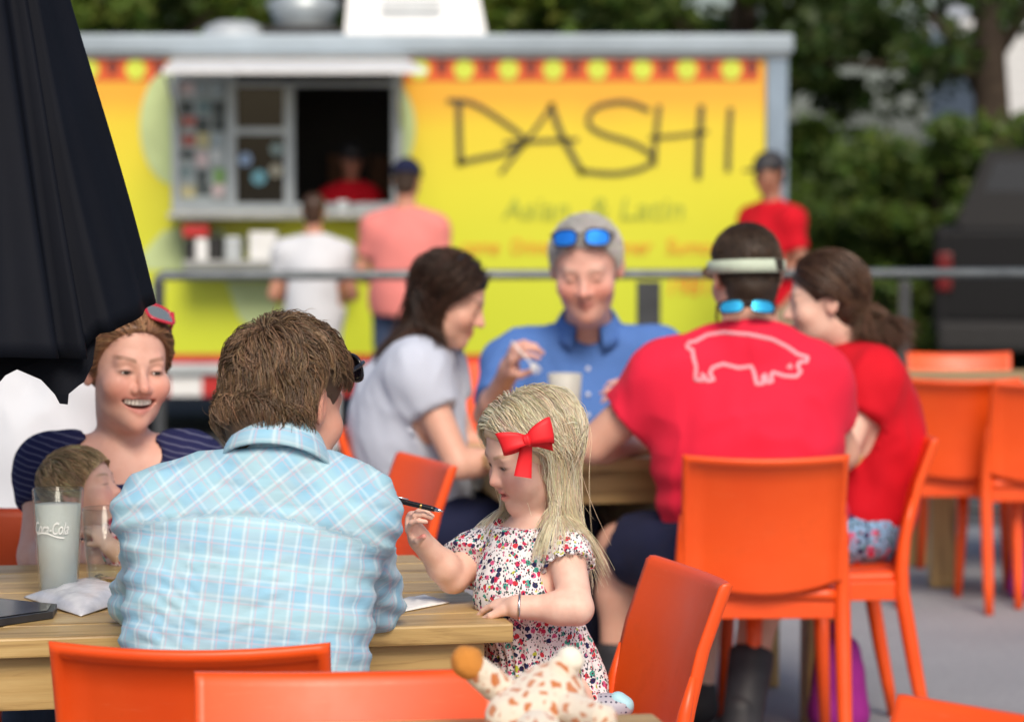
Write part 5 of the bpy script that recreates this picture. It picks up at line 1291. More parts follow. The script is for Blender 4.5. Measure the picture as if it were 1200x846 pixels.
def shoes(B, parent, mat=SHOE):
    for s in 'LR':
        f = Fld(); a = B.J['an' + s] - np.array((0, 0, 0.035)); t = B.J['toe' + s]; f.cone(a, t, 0.044, 0.038, 0.02); f.cone(a, a + np.array((0, 0, 0.05)), 0.044, 0.042, 0.02)
        f.cyl((a[0], a[1], -0.2), (a[0], a[1], 0.002), 0.5); V, Fc = f.mesh(0.012); link('shoe', np_mesh('shoe', V, Fc), parent, mat)
def trousers(B, parent, mat, short=None, name='trousers', grow=0.012, step=0.016):
    f = Fld(); J = B.J; f.ell(J['pel'], np.array((0.17 * B.b, 0.128 * B.bd, 0.11)), B.Rt, 0.05)
    for s in 'LR':
        if short is None:
            f.cone(J['hip' + s], J['kn' + s], 0.082 * B.leg + grow, 0.058 * B.leg + grow, 0.05); f.cone(J['kn' + s], J['an' + s], 0.058 * B.leg + grow, 0.05 * B.leg + grow, 0.02)
        else:
            e = lerp(J['hip' + s], J['kn' + s], short); f.cone(J['hip' + s], e, 0.088 * B.leg + grow, 0.08 * B.leg + grow, 0.05)
    if short is not None:
        for s in 'LR':
            d = unit(J['kn' + s] - J['hip' + s]); e = lerp(J['hip' + s], J['kn' + s], short); f.cyl(e, e + d * 0.12, 0.13)
    return cloth_obj(name, f, parent, step, mat, [(0.004, 45, (1, 1, 1))])

# ------------------------------------------------------------------ man in the plaid shirt, seen from behind
J = dict(neck=P(322, 545, 4.77), chest=P(296, 672, 4.77), pel=P(282, 905, 4.72), shL=P(196, 606, 4.80), shR=P(408, 604, 4.80),
         elL=P(168, 702, 4.98), wrL=P(232, 692, 5.2), elR=P(434, 703, 4.97), wrR=P(392, 694, 5.22))
J['pel'][2] = 0.56; seated_legs(J, 0, 0.53, 0.095, (0, 1), 0.45, 0.12)
B = Body(J, 0.98, 0.98, 0.98); H = Head(P(338, 470, 4.83), HR(147, 14, 0), 1.0, eyes=0.0035)
t = empty('person', (J['pel'][0], J['pel'][1], 0), 0, 'man in pale blue plaid shirt seated with his back turned, dark sunglasses on head', 'person')
t.location = (0, 0, 0)
f = Fld(); B.torso(f); B.neck(f, H, 0.056); B.arms(f); B.legs(f); H.add(f)
hand(f, J['wrL'], (0.5, 0.6, -0.1), (0, 0, -1), 1, 1.0, (0.3, 0.3, 0.35, 0.4)); hand(f, J['wrR'], (-0.5, 0.6, -0.1), (0, 0, -1), -1, 1.0, (0.3, 0.3, 0.35, 0.4))
body_M = f
skin_obj(f, t, 0.011, [head_box(H, 0.0035)], H, (0.68, 0.37, 0.27), dict(blush=0.6))
sh = Fld(); B.torso(sh); sh2 = Fld(); sh2.ext(sh, 0.012)
# straight hanging shirt body over the seat
sh2.cone(lerp(J['chest'], J['pel'], 0.3) + B.lat * 0.085, J['pel'] + B.lat * 0.09 + np.array((0, 0, 0.03)), 0.1, 0.115, 0.06)
sh2.cone(lerp(J['chest'], J['pel'], 0.3) - B.lat * 0.085, J['pel'] - B.lat * 0.08 + np.array((0, 0, 0.03)), 0.1, 0.112, 0.06)
for s in 'LR':
    sh2.cone(J['sh' + s], J['el' + s], 0.060, 0.052, 0.03); sh2.cone(J['el' + s], lerp(J['el' + s], J['wr' + s], 0.8), 0.053, 0.042, 0.03)
sh2.cone(J['neck'], J['neck'] + unit(H.L((0, 0.018, -0.06)) - J['neck']) * 0.02, 0.066, 0.064, 0.05)
sh2.cyl(J['neck'] + np.array((0, 0, 0.022)), J['neck'] + np.array((0, 0.02, 0.16)), 0.12)
shirt_M = sh2
nk, up, lat, fb = J['neck'], B.up, B.lat, B.fb
def yoke_line(u): return -0.082 - 0.9 * u * u
def gc_shirt(V):
    q = V - nk; u = q @ lat; v = q @ up; G = np.stack([u * 1.0, v, q @ fb * 0.3], 1)
    w = u + np.sign(u) * np.maximum(0, np.abs(u) - 0.12) * 0.25; G[:, 0] = w
    yk = v > yoke_line(u); c = math.cos(rad(45)); G[yk] = np.stack([(u + v) * c, (v - u) * c, q @ fb], 1)[yk]
    for s in 'LR':
        a, b, e = J['sh' + s], J['el' + s], J['wr' + s]; 
        for (p0, p1) in ((a, b), (b, e)):
            d = unit(p1 - p0); L = np.linalg.norm(p1 - p0); r = V - p0; tt = r @ d; dist = np.linalg.norm(r - np.outer(np.clip(tt, 0, L), d), axis=1)
            m = (dist < 0.075) & ((np.abs(u) > 0.175) | (p0 is b)); sd_ = unit(np.cross(d, (0, 0, 1.0))); G[m] = np.stack([r @ sd_, tt, r @ np.cross(d, sd_)], 1)[m]
    return G
def plaid_extra(V, N):
    q = V - nk; u = q @ lat; v = q @ up; back = (N @ fb)
    sgn = 1.0
    ye = np.tanh((v - yoke_line(u)) / 0.004)
    d = 0.0022 * ye - 0.0035 * np.exp(-((v - yoke_line(u)) / 0.004) ** 2)
    tens = np.sin(260 * (v + 0.03 * np.sin(u * 14 + 1.0) + 0.012 * np.sin(u * 31)) + 2.0 * np.sin(u * 9)); lo = np.clip((-v - 0.12) / 0.1, 0, 1)
    d = d + 0.0016 * tens * lo * (0.4 + 0.6 * (wob(V, 18, 21) > 0))
    side = np.clip((np.abs(u) - 0.1) / 0.08, 0, 1)
    return d + 0.003 * side * np.sin(150 * (v + 0.3 * np.abs(u)) + 3 * np.sin(9 * v))
tp_ = cloth_obj('shirt', sh2, t, 0.0065, PLAID, [(0.004, 22, (1, 1, 1.8)), (0.004, 52, (0.7, 0.7, 2.0))], None, gc_shirt, 31, plaid_extra)
# collar
def collar(parent, H, nk, col_up, r_in, h, flare, mat, gcs=True, back=0.0, step=40, gap=0.0, front_dir=None):
    z = unit(col_up); fr = unit(np.cross((1, 0, 0) if front_dir is None else np.cross(front_dir, z), z)) if front_dir is None else unit(np.array(front_dir) - z * np.dot(front_dir, z)); x = np.cross(fr, z)
    V = []; G = []; fs = []; prof_ = [(r_in - 0.002, -0.01), (r_in - 0.002, h * 0.6), (r_in - 0.001, h), (r_in + 0.004, h + 0.002), (r_in + flare * 0.35, h * 0.78), (r_in + flare * 0.75, h * 0.3), (r_in + flare, -h * 0.22), (r_in + flare - 0.004, -h * 0.25), (r_in + flare * 0.6, h * 0.2)]
    n = step; m_ = len(prof_)
    for i in range(n + 1):
        a = gap + (2 * math.pi - 2 * gap) * i / n; dirv = fr * math.cos(a) + x * math.sin(a)
        dip = -0.018 * (0.5 + 0.5 * math.cos(a)) 
        for r, zz_ in prof_:
            rr = r * (1 + 0.04 * math.cos(2 * a)); V.append(nk + dirv * rr + z * (zz_ + dip) + fr * 0.004); G.append((a * r_in, zz_ * 1.0, 0))
    for i in range(n):
        for j in range(m_ - 1): b = i * m_ + j; fs.append((b, b + 1, b + m_ + 1, b + m_))
    me = np_mesh('collar', np.array(V), np.array(fs)); attr_vec(me, 'gc', np.array(G)); return link('collar', me, parent, mat)
hd = unit(H.L((0, 0.018, -0.06)) - J['neck'])
collar(tp_, H, J['neck'] + np.array((0.004, -0.004, 0.012)), unit(hd * 0.6 + B.up * 0.4), 0.067, 0.042, 0.026, PLAID, gap=0.3, front_dir=(0.3, 0.95, 0))
trousers(B, t, KHAKI); shoes(B, t)
# hair
hc = Fld(); c_, r_ = H.cran(0.008); hc.ell(H.L(c_), r_ * H.s, H.R, 0.02); hc.ell(H.L((0, 0.045, -0.02)), np.array((0.07, 0.055, 0.07)), H.R, 0.02); hc.cone(H.L((0, 0.06, -0.05)), H.L((0, 0.05, -0.085)), 0.055, 0.048, 0.03)
hc.ell(H.L((0, -0.10, -0.055)), (0.13, 0.085, 0.105), H.R, 0.01, True); hc.ell(H.L((0, -0.125, 0.02)), (0.1, 0.055, 0.06), H.R, 0.01, True)
for q in (-1, 1): hc.ell(H.L((q * 0.088, -0.008, -0.03)), (0.034, 0.036, 0.048), H.R, 0.004, True)
cap = hair_cap(hc, 0.005, (0.09, 0.055, 0.032), 0.3)
msk = lambda d: ((d[:, 1] > -0.35) | (d[:, 2] > 0.45)) & (d[:, 2] > -0.75) & ~((np.abs(d[:, 0]) > 0.75) & (d[:, 2] < -0.3) & (d[:, 1] < 0.35))
q, d, rt = scalp(H, 9000, msk, 5, 0.006); low = q[:, 2] < -0.02
crown = np.array((0.01, 0.072, 0.092)); tn = q - crown; tn -= d * (tn * d).sum(1, keepdims=True); tn /= np.linalg.norm(tn, axis=1, keepdims=True) + 1e-6
rngh = np.random.RandomState(9); tn = tn + 0.35 * np.array((0.6, 0, 0)) * (d[:, 2:3] > 0.2) + 0.12 * rngh.normal(size=tn.shape) + d * 0.05
ln = 0.055 + 0.035 * rngh.rand(len(q)) + 0.02 * low; coll = hc
off = 0.001 + 0.011 * rngh.rand(len(q))
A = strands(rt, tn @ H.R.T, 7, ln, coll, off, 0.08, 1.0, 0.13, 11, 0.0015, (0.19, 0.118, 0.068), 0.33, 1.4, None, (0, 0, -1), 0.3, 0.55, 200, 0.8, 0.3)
fly_i = rngh.choice(len(q), 110); Fy = strands(rt[fly_i], (d[fly_i] * 0.8 + tn[fly_i]) @ H.R.T, 7, ln[fly_i] * 0.9, hc, 0.006, 0.12, 1.0, 0.2, 12, 0.0009, (0.24, 0.16, 0.09), 0.2, 1, None, (0, 0, -1), 0.3, 0, 80, 1.0, 0.2)
def no_ear(S):
    ql = ((S - H.c) @ H.R) / H.s; return ~((np.abs(ql[..., 0]) > 0.06) & (ql[..., 2] > -0.06) & (ql[..., 2] < 0.022) & (ql[..., 1] > -0.05) & (ql[..., 1] < 0.03)).any(1)
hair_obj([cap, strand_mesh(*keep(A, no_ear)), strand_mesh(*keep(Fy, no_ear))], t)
g = shades('sunglasses', t, H.L((0, -0.100, 0.078)), H.R @ Rxm(rad(-28)), 1.0, BLKF, DLENS, 0.062, 0.042, 0.11, r=0.0032)

# ------------------------------------------------------------------ little girl kneeling on the chair
J = dict(neck=P(622, 618, 5.19), chest=P(616, 694, 5.18), pel=P(640, 812, 5.22), shL=P(663, 648, 5.12), shR=P(560, 648, 5.27),
         elL=P(676, 713, 5.05), wrL=P(607, 711, 5.055), elR=P(531, 676, 5.215), wrR=P(492, 632, 5.15))
J['hipL'] = J['pel'] + np.array((0.02, -0.05, -0.02)); J['hipR'] = J['pel'] + np.array((-0.01, 0.05, -0.02))
J['knL'] = np.array((-0.03, 5.13, 0.497)); J['knR'] = np.array((-0.05, 5.24, 0.497)); J['anL'] = np.array((0.155, 5.215, 0.505)); J['anR'] = np.array((0.14, 5.31, 0.5))
B = Body(J, 0.56, 0.72, 0.66, 0.66); H = Head(P(621, 528, 5.17), HR(-66, 21, 4), 0.80, 'open', True, eyes=0.0019)
t = empty('person', (0, 0, 0), 0, 'little blonde girl in floral dress with red hair bow, holding a pen', 'person')
f = Fld()
f.ell(J['pel'], (0.088, 0.08, 0.075), B.Rt, 0.04); f.ell(J['chest'], (0.083, 0.068, 0.095), B.Rt, 0.05); f.cone(J['pel'], J['chest'], 0.078, 0.074, 0.04)
for s in 'LR': f.cone(J['sh' + s], lerp(J['sh' + s], J['neck'], 0.75), 0.033, 0.028, 0.03)
f.cone(J['neck'], H.L((0, 0.018, -0.06)), 0.034, 0.031, 0.025)
for s in 'LR':
    f.cone(J['sh' + s], J['el' + s], 0.0315, 0.0275, 0.012); f.cone(J['el' + s], J['wr' + s], 0.0275, 0.019, 0.008); f.sph(lerp(J['el' + s], J['wr' + s], 0.3), 0.0283, 0.012)
    f.cone(J['hip' + s], J['kn' + s], 0.058, 0.042, 0.04); f.cone(J['kn' + s], J['an' + s], 0.042, 0.03, 0.02)
hl = J['wrL']; hand(f, hl, P(566, 703, 5.12) - hl, (0.1, 0.2, -1), 1, 0.62, (0.30, 0.26, 0.28, 0.34), 0.25, 0.16, 0.005)
hr = J['wrR']; tips = hand(f, hr, P(476, 600, 5.11) - hr, unit((0.9, -0.4, 0.1)), -1, 0.62, (0.62, 0.75, 0.85, 0.95), 0.7, 0.05, 0.005)
H.add(f); body_G = f
fine_g = [head_box(H, 0.0022, 0.0), box_at(hl + np.array((-0.03, 0.02, 0)), 0.055, 0.0025), box_at(P(478, 604, 5.12), 0.05, 0.0025)]
skin_obj(f, t, 0.007, fine_g, H, (0.80, 0.53, 0.43), dict(blush=0.7, brow=(0.42, 0.27, 0.16), lip=(0.60, 0.13, 0.13), lash=1.0))
H.eyes_mesh(t, (0, -1, -0.55))
dr = Fld()
dr.ell(J['chest'], (0.092, 0.078, 0.1), B.Rt, 0.04); dr.cone(J['chest'], J['pel'] + np.array((0, 0, 0.02)), 0.081, 0.09, 0.03); dr.cone(J['pel'], J['pel'] - np.array((-0.01, 0, 0.13)), 0.094, 0.115, 0.05)
for s in 'LR': dr.cone(J['sh' + s], lerp(J['sh' + s], J['neck'], 0.7), 0.038, 0.036, 0.03)
dr.cone(J['neck'] - np.array((0, 0, 0.01)), J['chest'], 0.05, 0.07, 0.04)
e = lerp(J['shR'], J['elR'], 0.55); dr.cone(J['shR'], e, 0.043, 0.052, 0.02)
e2 = lerp(J['shL'], J['elL'], 0.22); dr.cone(J['shL'], e2, 0.041, 0.044, 0.015)
dr.cyl(J['neck'] + np.array((-0.006, -0.004, 0.004)), J['neck'] + np.array((-0.02, -0.01, 0.12)), 0.06)
d_ = unit(J['elR'] - J['shR']); dr.cyl(e, e + d_ * 0.07, 0.062); d_ = unit(J['elL'] - J['shL']); dr.cyl(e2, e2 + d_ * 0.06, 0.047)
pl = J['pel'] - np.array((0, 0, 0.15)); dr.cyl(pl, pl - np.array((0, 0, 0.15)), 0.3)
def dress_extra(V, N):
    q = V - J['chest']; v = q[:, 2]; a = np.arctan2(q[:, 1], q[:, 0]); lo = np.clip(-(v + 0.02) / 0.14, 0, 1)
    return 0.006 * lo * np.sin(17 * a + 2.5 * np.sin(3 * a)) - 0.006 * np.exp(-((v + 0.045) / 0.012) ** 2)
cloth_obj('dress', dr, t, 0.005, FLORAL, [(0.003, 45, (1, 1, 0.8)), (0.002, 110, (1, 1, 1))], None, None, 51, dress_extra)
# scalloped sleeve edge
m = MB(); dd = unit(J['elL'] - J['shL']); sx = unit(np.cross(dd, (0, 1, 0))); sy = np.cross(dd, sx); pts = []
for a in np.linspace(0, 2 * math.pi, 60): pts.append(e2 + (sx * math.cos(a) + sy * math.sin(a)) * (0.0415 + 0.003 * math.sin(14 * a)) + dd * 0.004 * math.cos(14 * a))
m.tube(pts, 0.0032, 6); m.build('sleeve_trim', FLORAL, t)
m = MB(); pts = [J['neck'] + np.array((-0.006, -0.004, 0.004)) + np.array((0.054 * math.cos(a), 0.05 * math.sin(a), -0.006 + 0.004 * math.cos(a) + 0.002 * math.sin(12 * a))) for a in np.linspace(0, 2 * math.pi, 60)]
m.tube(pts, 0.0035, 6); m.build('neck_trim', FLORAL, t)
# bracelet
SILV = simple('silver', (0.7, 0.7, 0.72), 0.2, 1.0, 0.05); w0 = lerp(J['elL'], J['wrL'], 0.97); dd = unit(J['wrL'] - J['elL']); sx = unit(np.cross(dd, (0, 0, 1))); sy = np.cross(dd, sx)
m = MB(); m.tube([w0 + (sx * math.cos(a) + sy * math.sin(a)) * 0.0225 for a in np.linspace(0, 2 * math.pi, 40)], 0.0022, 8); m.build('bracelet', SILV, t)
# trainer seen behind her
TRN = NT('grey_dotted_trainer'); v_ = TRN.coords(); vo = TRN.new('ShaderNodeTexVoronoi'); vo.inputs['Scale'].default_value = 120; vo.inputs['Randomness'].default_value = 0.15; TRN.lk(v_, vo.inputs['Vector'])
TRN.color(TRN.mix(TRN.ramp(vo.outputs['Distance'], [(0, (1, 1, 1)), (0.22, (1, 1, 1)), (0.3, (0, 0, 0))]), (0.40, 0.40, 0.48), (0.03, 0.03, 0.08))); TRN = TRN.m
for s, pc_, dv in (('L', P(722, 829, 5.17), (-1, 0.2, -0.25)), ('R', J['anR'] + np.array((0.05, 0, 0.0)), (-1, 0.1, -0.2))):
    f2 = Fld(); dv = unit(dv); f2.cone(pc_ + dv * 0.03, pc_ - dv * 0.012, 0.026, 0.02, 0.02); f2.cone(pc_ + dv * 0.06, pc_ + dv * 0.02, 0.029, 0.026, 0.02); V, Fc = f2.mesh(0.005); tr = link('trainer', np_mesh('trainer', V, Fc), t, TRN)
    f3 = Fld(); f3.cone(pc_ + np.array((0.003, -0.004, 0.014)), pc_ - dv * 0.014 + np.array((0.002, -0.003, 0.002)), 0.0155, 0.0155, 0.01); V, Fc = f3.mesh(0.004); link('toe_cap', np_mesh('toe_cap', V, Fc), tr, simple('pale_blue_rubber', (0.35, 0.62, 0.72), 0.5))
# long hair: simulated strands over head and shoulders
coll = Fld(); c_, r_ = H.cran(0.004); coll.ell(H.L(c_), r_ * H.s, H.R, 0.01); coll.ell(H.L((0, -0.022, -0.03)), np.array((0.062, 0.066, 0.084)) * H.s, H.R, 0.02)
coll.ell(H.L((0, -0.028, -0.07)), np.array((0.05, 0.05, 0.04)) * H.s, H.R, 0.02)
for q_ in (-1, 1): coll.sph(H.L((q_ * 0.038, -0.056, -0.04)), 0.034 * H.s, 0.02)
coll.cone(J['neck'], H.L((0, 0.018, -0.06)), 0.036, 0.034, 0.02); coll.ell(J['chest'], (0.094, 0.08, 0.104), B.Rt, 0.03)
for s in 'LR': coll.cone(J['sh' + s], lerp(J['sh' + s], J['neck'], 0.75), 0.042, 0.04, 0.02); coll.cone(J['sh' + s], J['el' + s], 0.041, 0.036, 0.015)
hc = Fld(); c_, r_ = H.cran(0.006); hc.ell(H.L(c_), r_ * H.s, H.R, 0.02); hc.ell(H.L((0, 0.04, -0.02)), np.array((0.076, 0.065, 0.08)) * H.s, H.R, 0.02)
hc.ell(H.L((0, -0.115, -0.05)), np.array((0.13, 0.105, 0.12)) * H.s, H.R, 0.008, True)
capg = hair_cap(hc, 0.005, (0.97, 0.76, 0.52), 0.12)
msk = lambda d: (d[:, 2] > -0.35) & ~((d[:, 1] < -0.62) & (d[:, 2] < 0.5)) & ~((d[:, 1] < -0.25) & (d[:, 2] < 0.12)) & (d[:, 1] > -0.86)
q, d, rt = scalp(H, 7500, msk, 15, 0.003); rngh = np.random.RandomState(19)
# combed away from a parting just off centre, sideways and back, then hanging
side = np.where(d[:, 0] > -0.15, 1.0, -1.0); tn = np.stack([side * 0.8, 0.75 - 0.2 * (side < 0), -0.2 * np.ones(len(d))], 1); tn -= d * (tn * d).sum(1, keepdims=True); tn += 0.08 * rngh.normal(size=tn.shape)
ln = np.where(d[:, 0] < -0.15, 0.27, 0.30) * rngh.uniform(0.78, 1.12, len(d)); off = 0.0015 + 0.012 * rngh.rand(len(d)) ** 1.5
fwd_ = (rngh.rand(len(d)) < 0.42) & (d[:, 1] < 0.45); fj = 0.007 * rngh.normal(size=len(d))
face_dir = H.R @ np.array((0, -1, 0)); latw = H.R @ np.array((1, 0, 0))
def flow(p, tt):
    # keep the locks off the face and let the ends swing outwards a little
    ql = H.loc(p); near = ql[:, 0] > -0.01; yb = np.where(near, 0.004, -0.045) + (fj if len(fj) == len(p) else 0); yb = np.where(ql[:, 2] > 0.05, yb - (ql[:, 2] - 0.05) * 1.6, yb); yb = np.where(ql[:, 2] < -0.085, yb - (-0.085 - ql[:, 2]) * 2.5, yb)
    k_ = np.clip((yb - ql[:, 1]) / 0.03, 0, 1.0)
    o = -np.outer(k_ * 0.9, face_dir)
    if len(p) == len(fwd_): o += np.outer(fwd_ * np.clip((-0.075 - ql[:, 2]) / 0.03, 0, 1) * 0.30, face_dir)
    return o
def cling_g(p, tt):
    ql = H.loc(p); return np.clip((ql[:, 2] + 0.07) / 0.06, 0, 1) * 0.6
A = strands(rt, tn @ H.R.T, 20, ln, coll, off, 0.34, 1.0, 0.04, 21, 0.0013, (1.0, 0.86, 0.64), 0.15, 1.05, flow, (0, 0, -1), 0.35, 0.45, 110, 0.85, cling_g)
ix = rngh.choice(len(q), 34); tn2 = tn[ix] + d[ix] * 0.15 + 0.2 * rngh.normal(size=(34, 3)); A2 = strands(rt[ix], tn2 @ H.R.T, 17, ln[ix] * 0.8, coll, 0.012, 0.34, 1.0, 0.07, 22, 0.0008, (1.0, 0.80, 0.55), 0.1, 1.05, flow, (0, 0, -1), 0.35, 0, 80, 1.0, lambda p, tt: cling_g(p, tt) * 0.4)
hair_obj([capg, strand_mesh(*A), strand_mesh(*A2)], t)
# bow
BOWM = NT('red_grosgrain'); v_ = BOWM.coords(); wv = BOWM.new('ShaderNodeTexWave'); wv.inputs['Scale'].default_value = 220; BOWM.lk(v_, wv.inputs['Vector']); BOWM.color((0.78, 0.012, 0.02)); BOWM.sset(Roughness=0.55); BOWM.bump(wv.outputs['Fac'], 0.15, 0.001); BOWM = BOWM.m
bc = P(618, 515, 5.045); bR = np.stack([unit(P(650, 505, 5.05) - P(585, 523, 5.05)), np.array((0, 1.0, 0)), np.zeros(3)], 1); bR[:, 1] -= bR[:, 0] * bR[:, 0].dot(bR[:, 1]); bR[:, 1] /= np.linalg.norm(bR[:, 1]); bR[:, 2] = np.cross(bR[:, 0], bR[:, 1])
bow = empty('hair_bow'); bow.parent = t
def ribbon(name, cl, wd, th=0.0016):
    """cl: list of (x, y, z) along the ribbon, wd: width vectors"""
    V = []; fs = []; n = len(cl)
    for i, (p, w) in enumerate(zip(cl, wd)):
        p = np.array(p); w = np.array(w); tdir = unit(np.array(cl[min(i + 1, n - 1)]) - np.array(cl[max(i - 1, 0)])); nn = unit(np.cross(tdir, w))
        for s in (-1, -0.5, 0, 0.5, 1): V.append(bc + bR @ (p + w * s * 0.5 + nn * th / 2 + nn * 0.0016 * (1 - s * s)))
        for s in (1, 0.5, 0, -0.5, -1): V.append(bc + bR @ (p + w * s * 0.5 - nn * th / 2 + nn * 0.0016 * (1 - s * s)))
    for i in range(n - 1):
        for k in range(10): a = i * 10 + k; b = i * 10 + (k + 1) % 10; fs.append((a, b, b + 10, a + 10))
    m = MB(); m.add(V, fs, True); m.build(name, BOWM, bow)
for sgn, Lx, hh, tilt in ((-1, 0.046, 0.038, -0.1), (1, 0.043, 0.043, 0.12)):
    cl = []; wd = []
    for a in np.linspace(0, 2 * math.pi, 26):
        x = sgn * Lx * (0.5 - 0.5 * math.cos(a)); y = -0.011 * math.sin(a) - 0.008; f_ = 0.35 + 0.65 * (0.5 - 0.5 * math.cos(a)) ** 0.6
        cl.append((x, y, tilt * x + 0.004 * math.sin(a))); wd.append((0.004 * sgn, 0.004 * math.sin(a), hh * f_))
    ribbon('loop', cl, wd)
for sgn, ex, ez in ((-1, -0.024, -0.058), (1, 0.038, -0.014)):
    cl = []; wd = []
    for tt in np.linspace(0, 1, 12): cl.append((ex * tt, -0.004 + 0.006 * tt + 0.004 * math.sin(3 * tt), ez * tt + 0.0)); wd.append((0.027 * (0.5 + 0.5 * tt), 0.0, 0.012 * sgn) if sgn < 0 else (0.004, 0, 0.032 * (0.5 + 0.5 * tt)))
    ribbon('tail', cl, wd)
kf = Fld(); kf.ell(bc + bR @ np.array((0, -0.012, 0)), (0.0085, 0.008, 0.011), bR, 0); V, Fc = kf.mesh(0.0022); V += vnormals(V, Fc) * (0.0007 * np.sin(900 * (V - bc) @ bR[:, 0]))[:, None]; link('knot', np_mesh('knot', V, Fc), bow, BOWM)
# pen
pa, pb = P(452, 583, 5.10), P(519, 599, 5.075); pd = unit(pb - pa)
pen = empty('pen', (0, 0, 0), 0, 'black ballpoint pen held in the girl\'s raised hand', 'pen')
PENB = simple('pen_black', (0.012, 0.012, 0.014), 0.2, 0, 0.1)
m = MB(); m.tube([lerp(pa, pb, k) for k in (0, 0.02, 0.3, 0.8, 0.86)], [0.003, 0.0042, 0.0046, 0.0046, 0.0042], 12); m.build('barrel', PENB, pen)
m = MB(); m.tube([lerp(pa, pb, k) for k in (0.86, 0.95, 1.0)], [0.0042, 0.0026, 0.0008], 12); m.build('tip', SILV, pen)
m = MB(); m.tube([lerp(pa, pb, k) for k in (0.60, 0.64)], [0.0049, 0.0049], 12); m.build('ring', simple('brass', (0.6, 0.42, 0.15), 0.25, 1.0), pen)
m = MB(); m.tube([lerp(pa, pb, 0.03) + np.array((0, -0.003, 0.006)), lerp(pa, pb, 0.4) + np.array((0, -0.003, 0.0065))], 0.0012, 6); m.build('clip', SILV, pen)

# ------------------------------------------------------------------ smiling woman
J = dict(neck=P(143, 538, 6.06), chest=P(140, 612, 6.08), pel=P(140, 740, 6.15), shL=P(220, 549, 6.08), shR=P(62, 552, 6.06),
         elL=P(236, 650, 6.0), wrL=P(160, 640, 5.84), elR=P(44, 652, 5.98), wrR=P(116, 652, 5.80))
J['pel'][2] = 0.56; seated_legs(J, 0, 0.52, 0.095, (0, -1), 0.42, 0.1)
for a, b in (('hipL', 'hipR'),): pass
B = Body(J, 0.93, 0.95, 0.98); H = Head(P(149, 431, 6.03), HR(26, 3, 3), 1.02, 'smile', False, eyes=0.0025)
t = empty('person', (0, 0, 0), 0, 'laughing woman in navy striped top with baby in her arms', 'person')
f = Fld(); B.torso(f); B.neck(f, H, 0.043); B.arms(f); B.legs(f); H.add(f); f.cone(lerp(J['neck'], J['shL'], 0.15) + np.array((0, -0.03, -0.03)), lerp(J['neck'], J['shL'], 0.8), 0.02, 0.02, 0.03); f.cone(lerp(J['neck'], J['shR'], 0.15) + np.array((0, -0.03, -0.03)), lerp(J['neck'], J['shR'], 0.8), 0.02, 0.02, 0.03)
hand(f, J['wrL'], (-0.8, 0.1, -0.1), (0, 1, 0.3), 1, 0.9); hand(f, J['wrR'], (0.9, 0.1, -0.05), (0, 1, 0.3), -1, 0.9)
skin_obj(f, t, 0.011, [head_box(H, 0.0022)], H, (0.78, 0.46, 0.37), dict(blush=0.6, brow=(0.24, 0.13, 0.08), lip=(0.60, 0.19, 0.18), lash=1.0))
H.eyes_mesh(t, (0.1, -1, 0)); H.teeth(t)
sh = Fld(); B.torso(sh); s2 = Fld(); s2.ext(sh, 0.009)
for s in 'LR': B.sleeve(s2, s, 0.42, 0.057, 0.056, 0.03)
s2.ell(J['neck'] + np.array((0.0, -0.075, 0.012)), (0.088, 0.145, 0.052), None, 0.006, True); s2.ell(J['neck'] + np.array((0, 0.05, 0.05)), (0.09, 0.12, 0.05), None, 0.006, True)
for s in 'LR': B.cut(s2, s, 0.45, 0.085)
cloth_obj('top', s2, t, 0.008, NAVYS, [(0.003, 35, (1, 1, 1)), (0.002, 70, (1, 1, 1))], None, None, 71)
trousers(B, t, DENIM); shoes(B, t)
hc = Fld(); c_, r_ = H.cran(0.011); hc.ell(H.L(c_), r_ * H.s, H.R, 0.02); hc.ell(H.L((0, 0.09, 0.02)), (0.045, 0.04, 0.045), H.R, 0.03); hc.ell(H.L((0, -0.118, -0.035)), np.array((0.14, 0.118, 0.124)), H.R, 0.008, True); hc.ell(H.L((0, -0.05, -0.07)), (0.12, 0.1, 0.06), H.R, 0.01, True)
cap = hair_cap(hc, 0.005, (0.24, 0.12, 0.065), 0.3)
msk = lambda d: ((d[:, 2] > 0.35) | (d[:, 1] > 0.1)) & (d[:, 1] > -0.62 + 0.05 * np.random.RandomState(3).normal(size=len(d))) & (d[:, 2] > -0.3)
q, d, rt = scalp(H, 4200, msk, 25, 0.006, hc); rngh = np.random.RandomState(29); tn = np.array((0, 0.09, 0.02)) - q; tn -= d * (tn * d).sum(1, keepdims=True); tn += 0.012 * rngh.normal(size=tn.shape)
A = strands(rt + (d @ H.R.T) * 0.004, tn @ H.R.T, 7, 0.09 + 0.03 * rngh.rand(len(q)), hc, 0.003 + 0.004 * rngh.rand(len(q)), 0.0, 1.0, 0.05, 31, 0.0016, (0.42, 0.23, 0.12), 0.35, 1, None, (0, 0, -1), 0.35, 0, 80, 1.0, 0.9)
hair_obj([cap, strand_mesh(*A)], t)
shades('sunglasses', t, H.L((0.004, -0.050, 0.116)), H.R @ Rxm(rad(-56)), 1.0, REDF, GLENS, 0.06, 0.048, 0.1, r=0.0034)
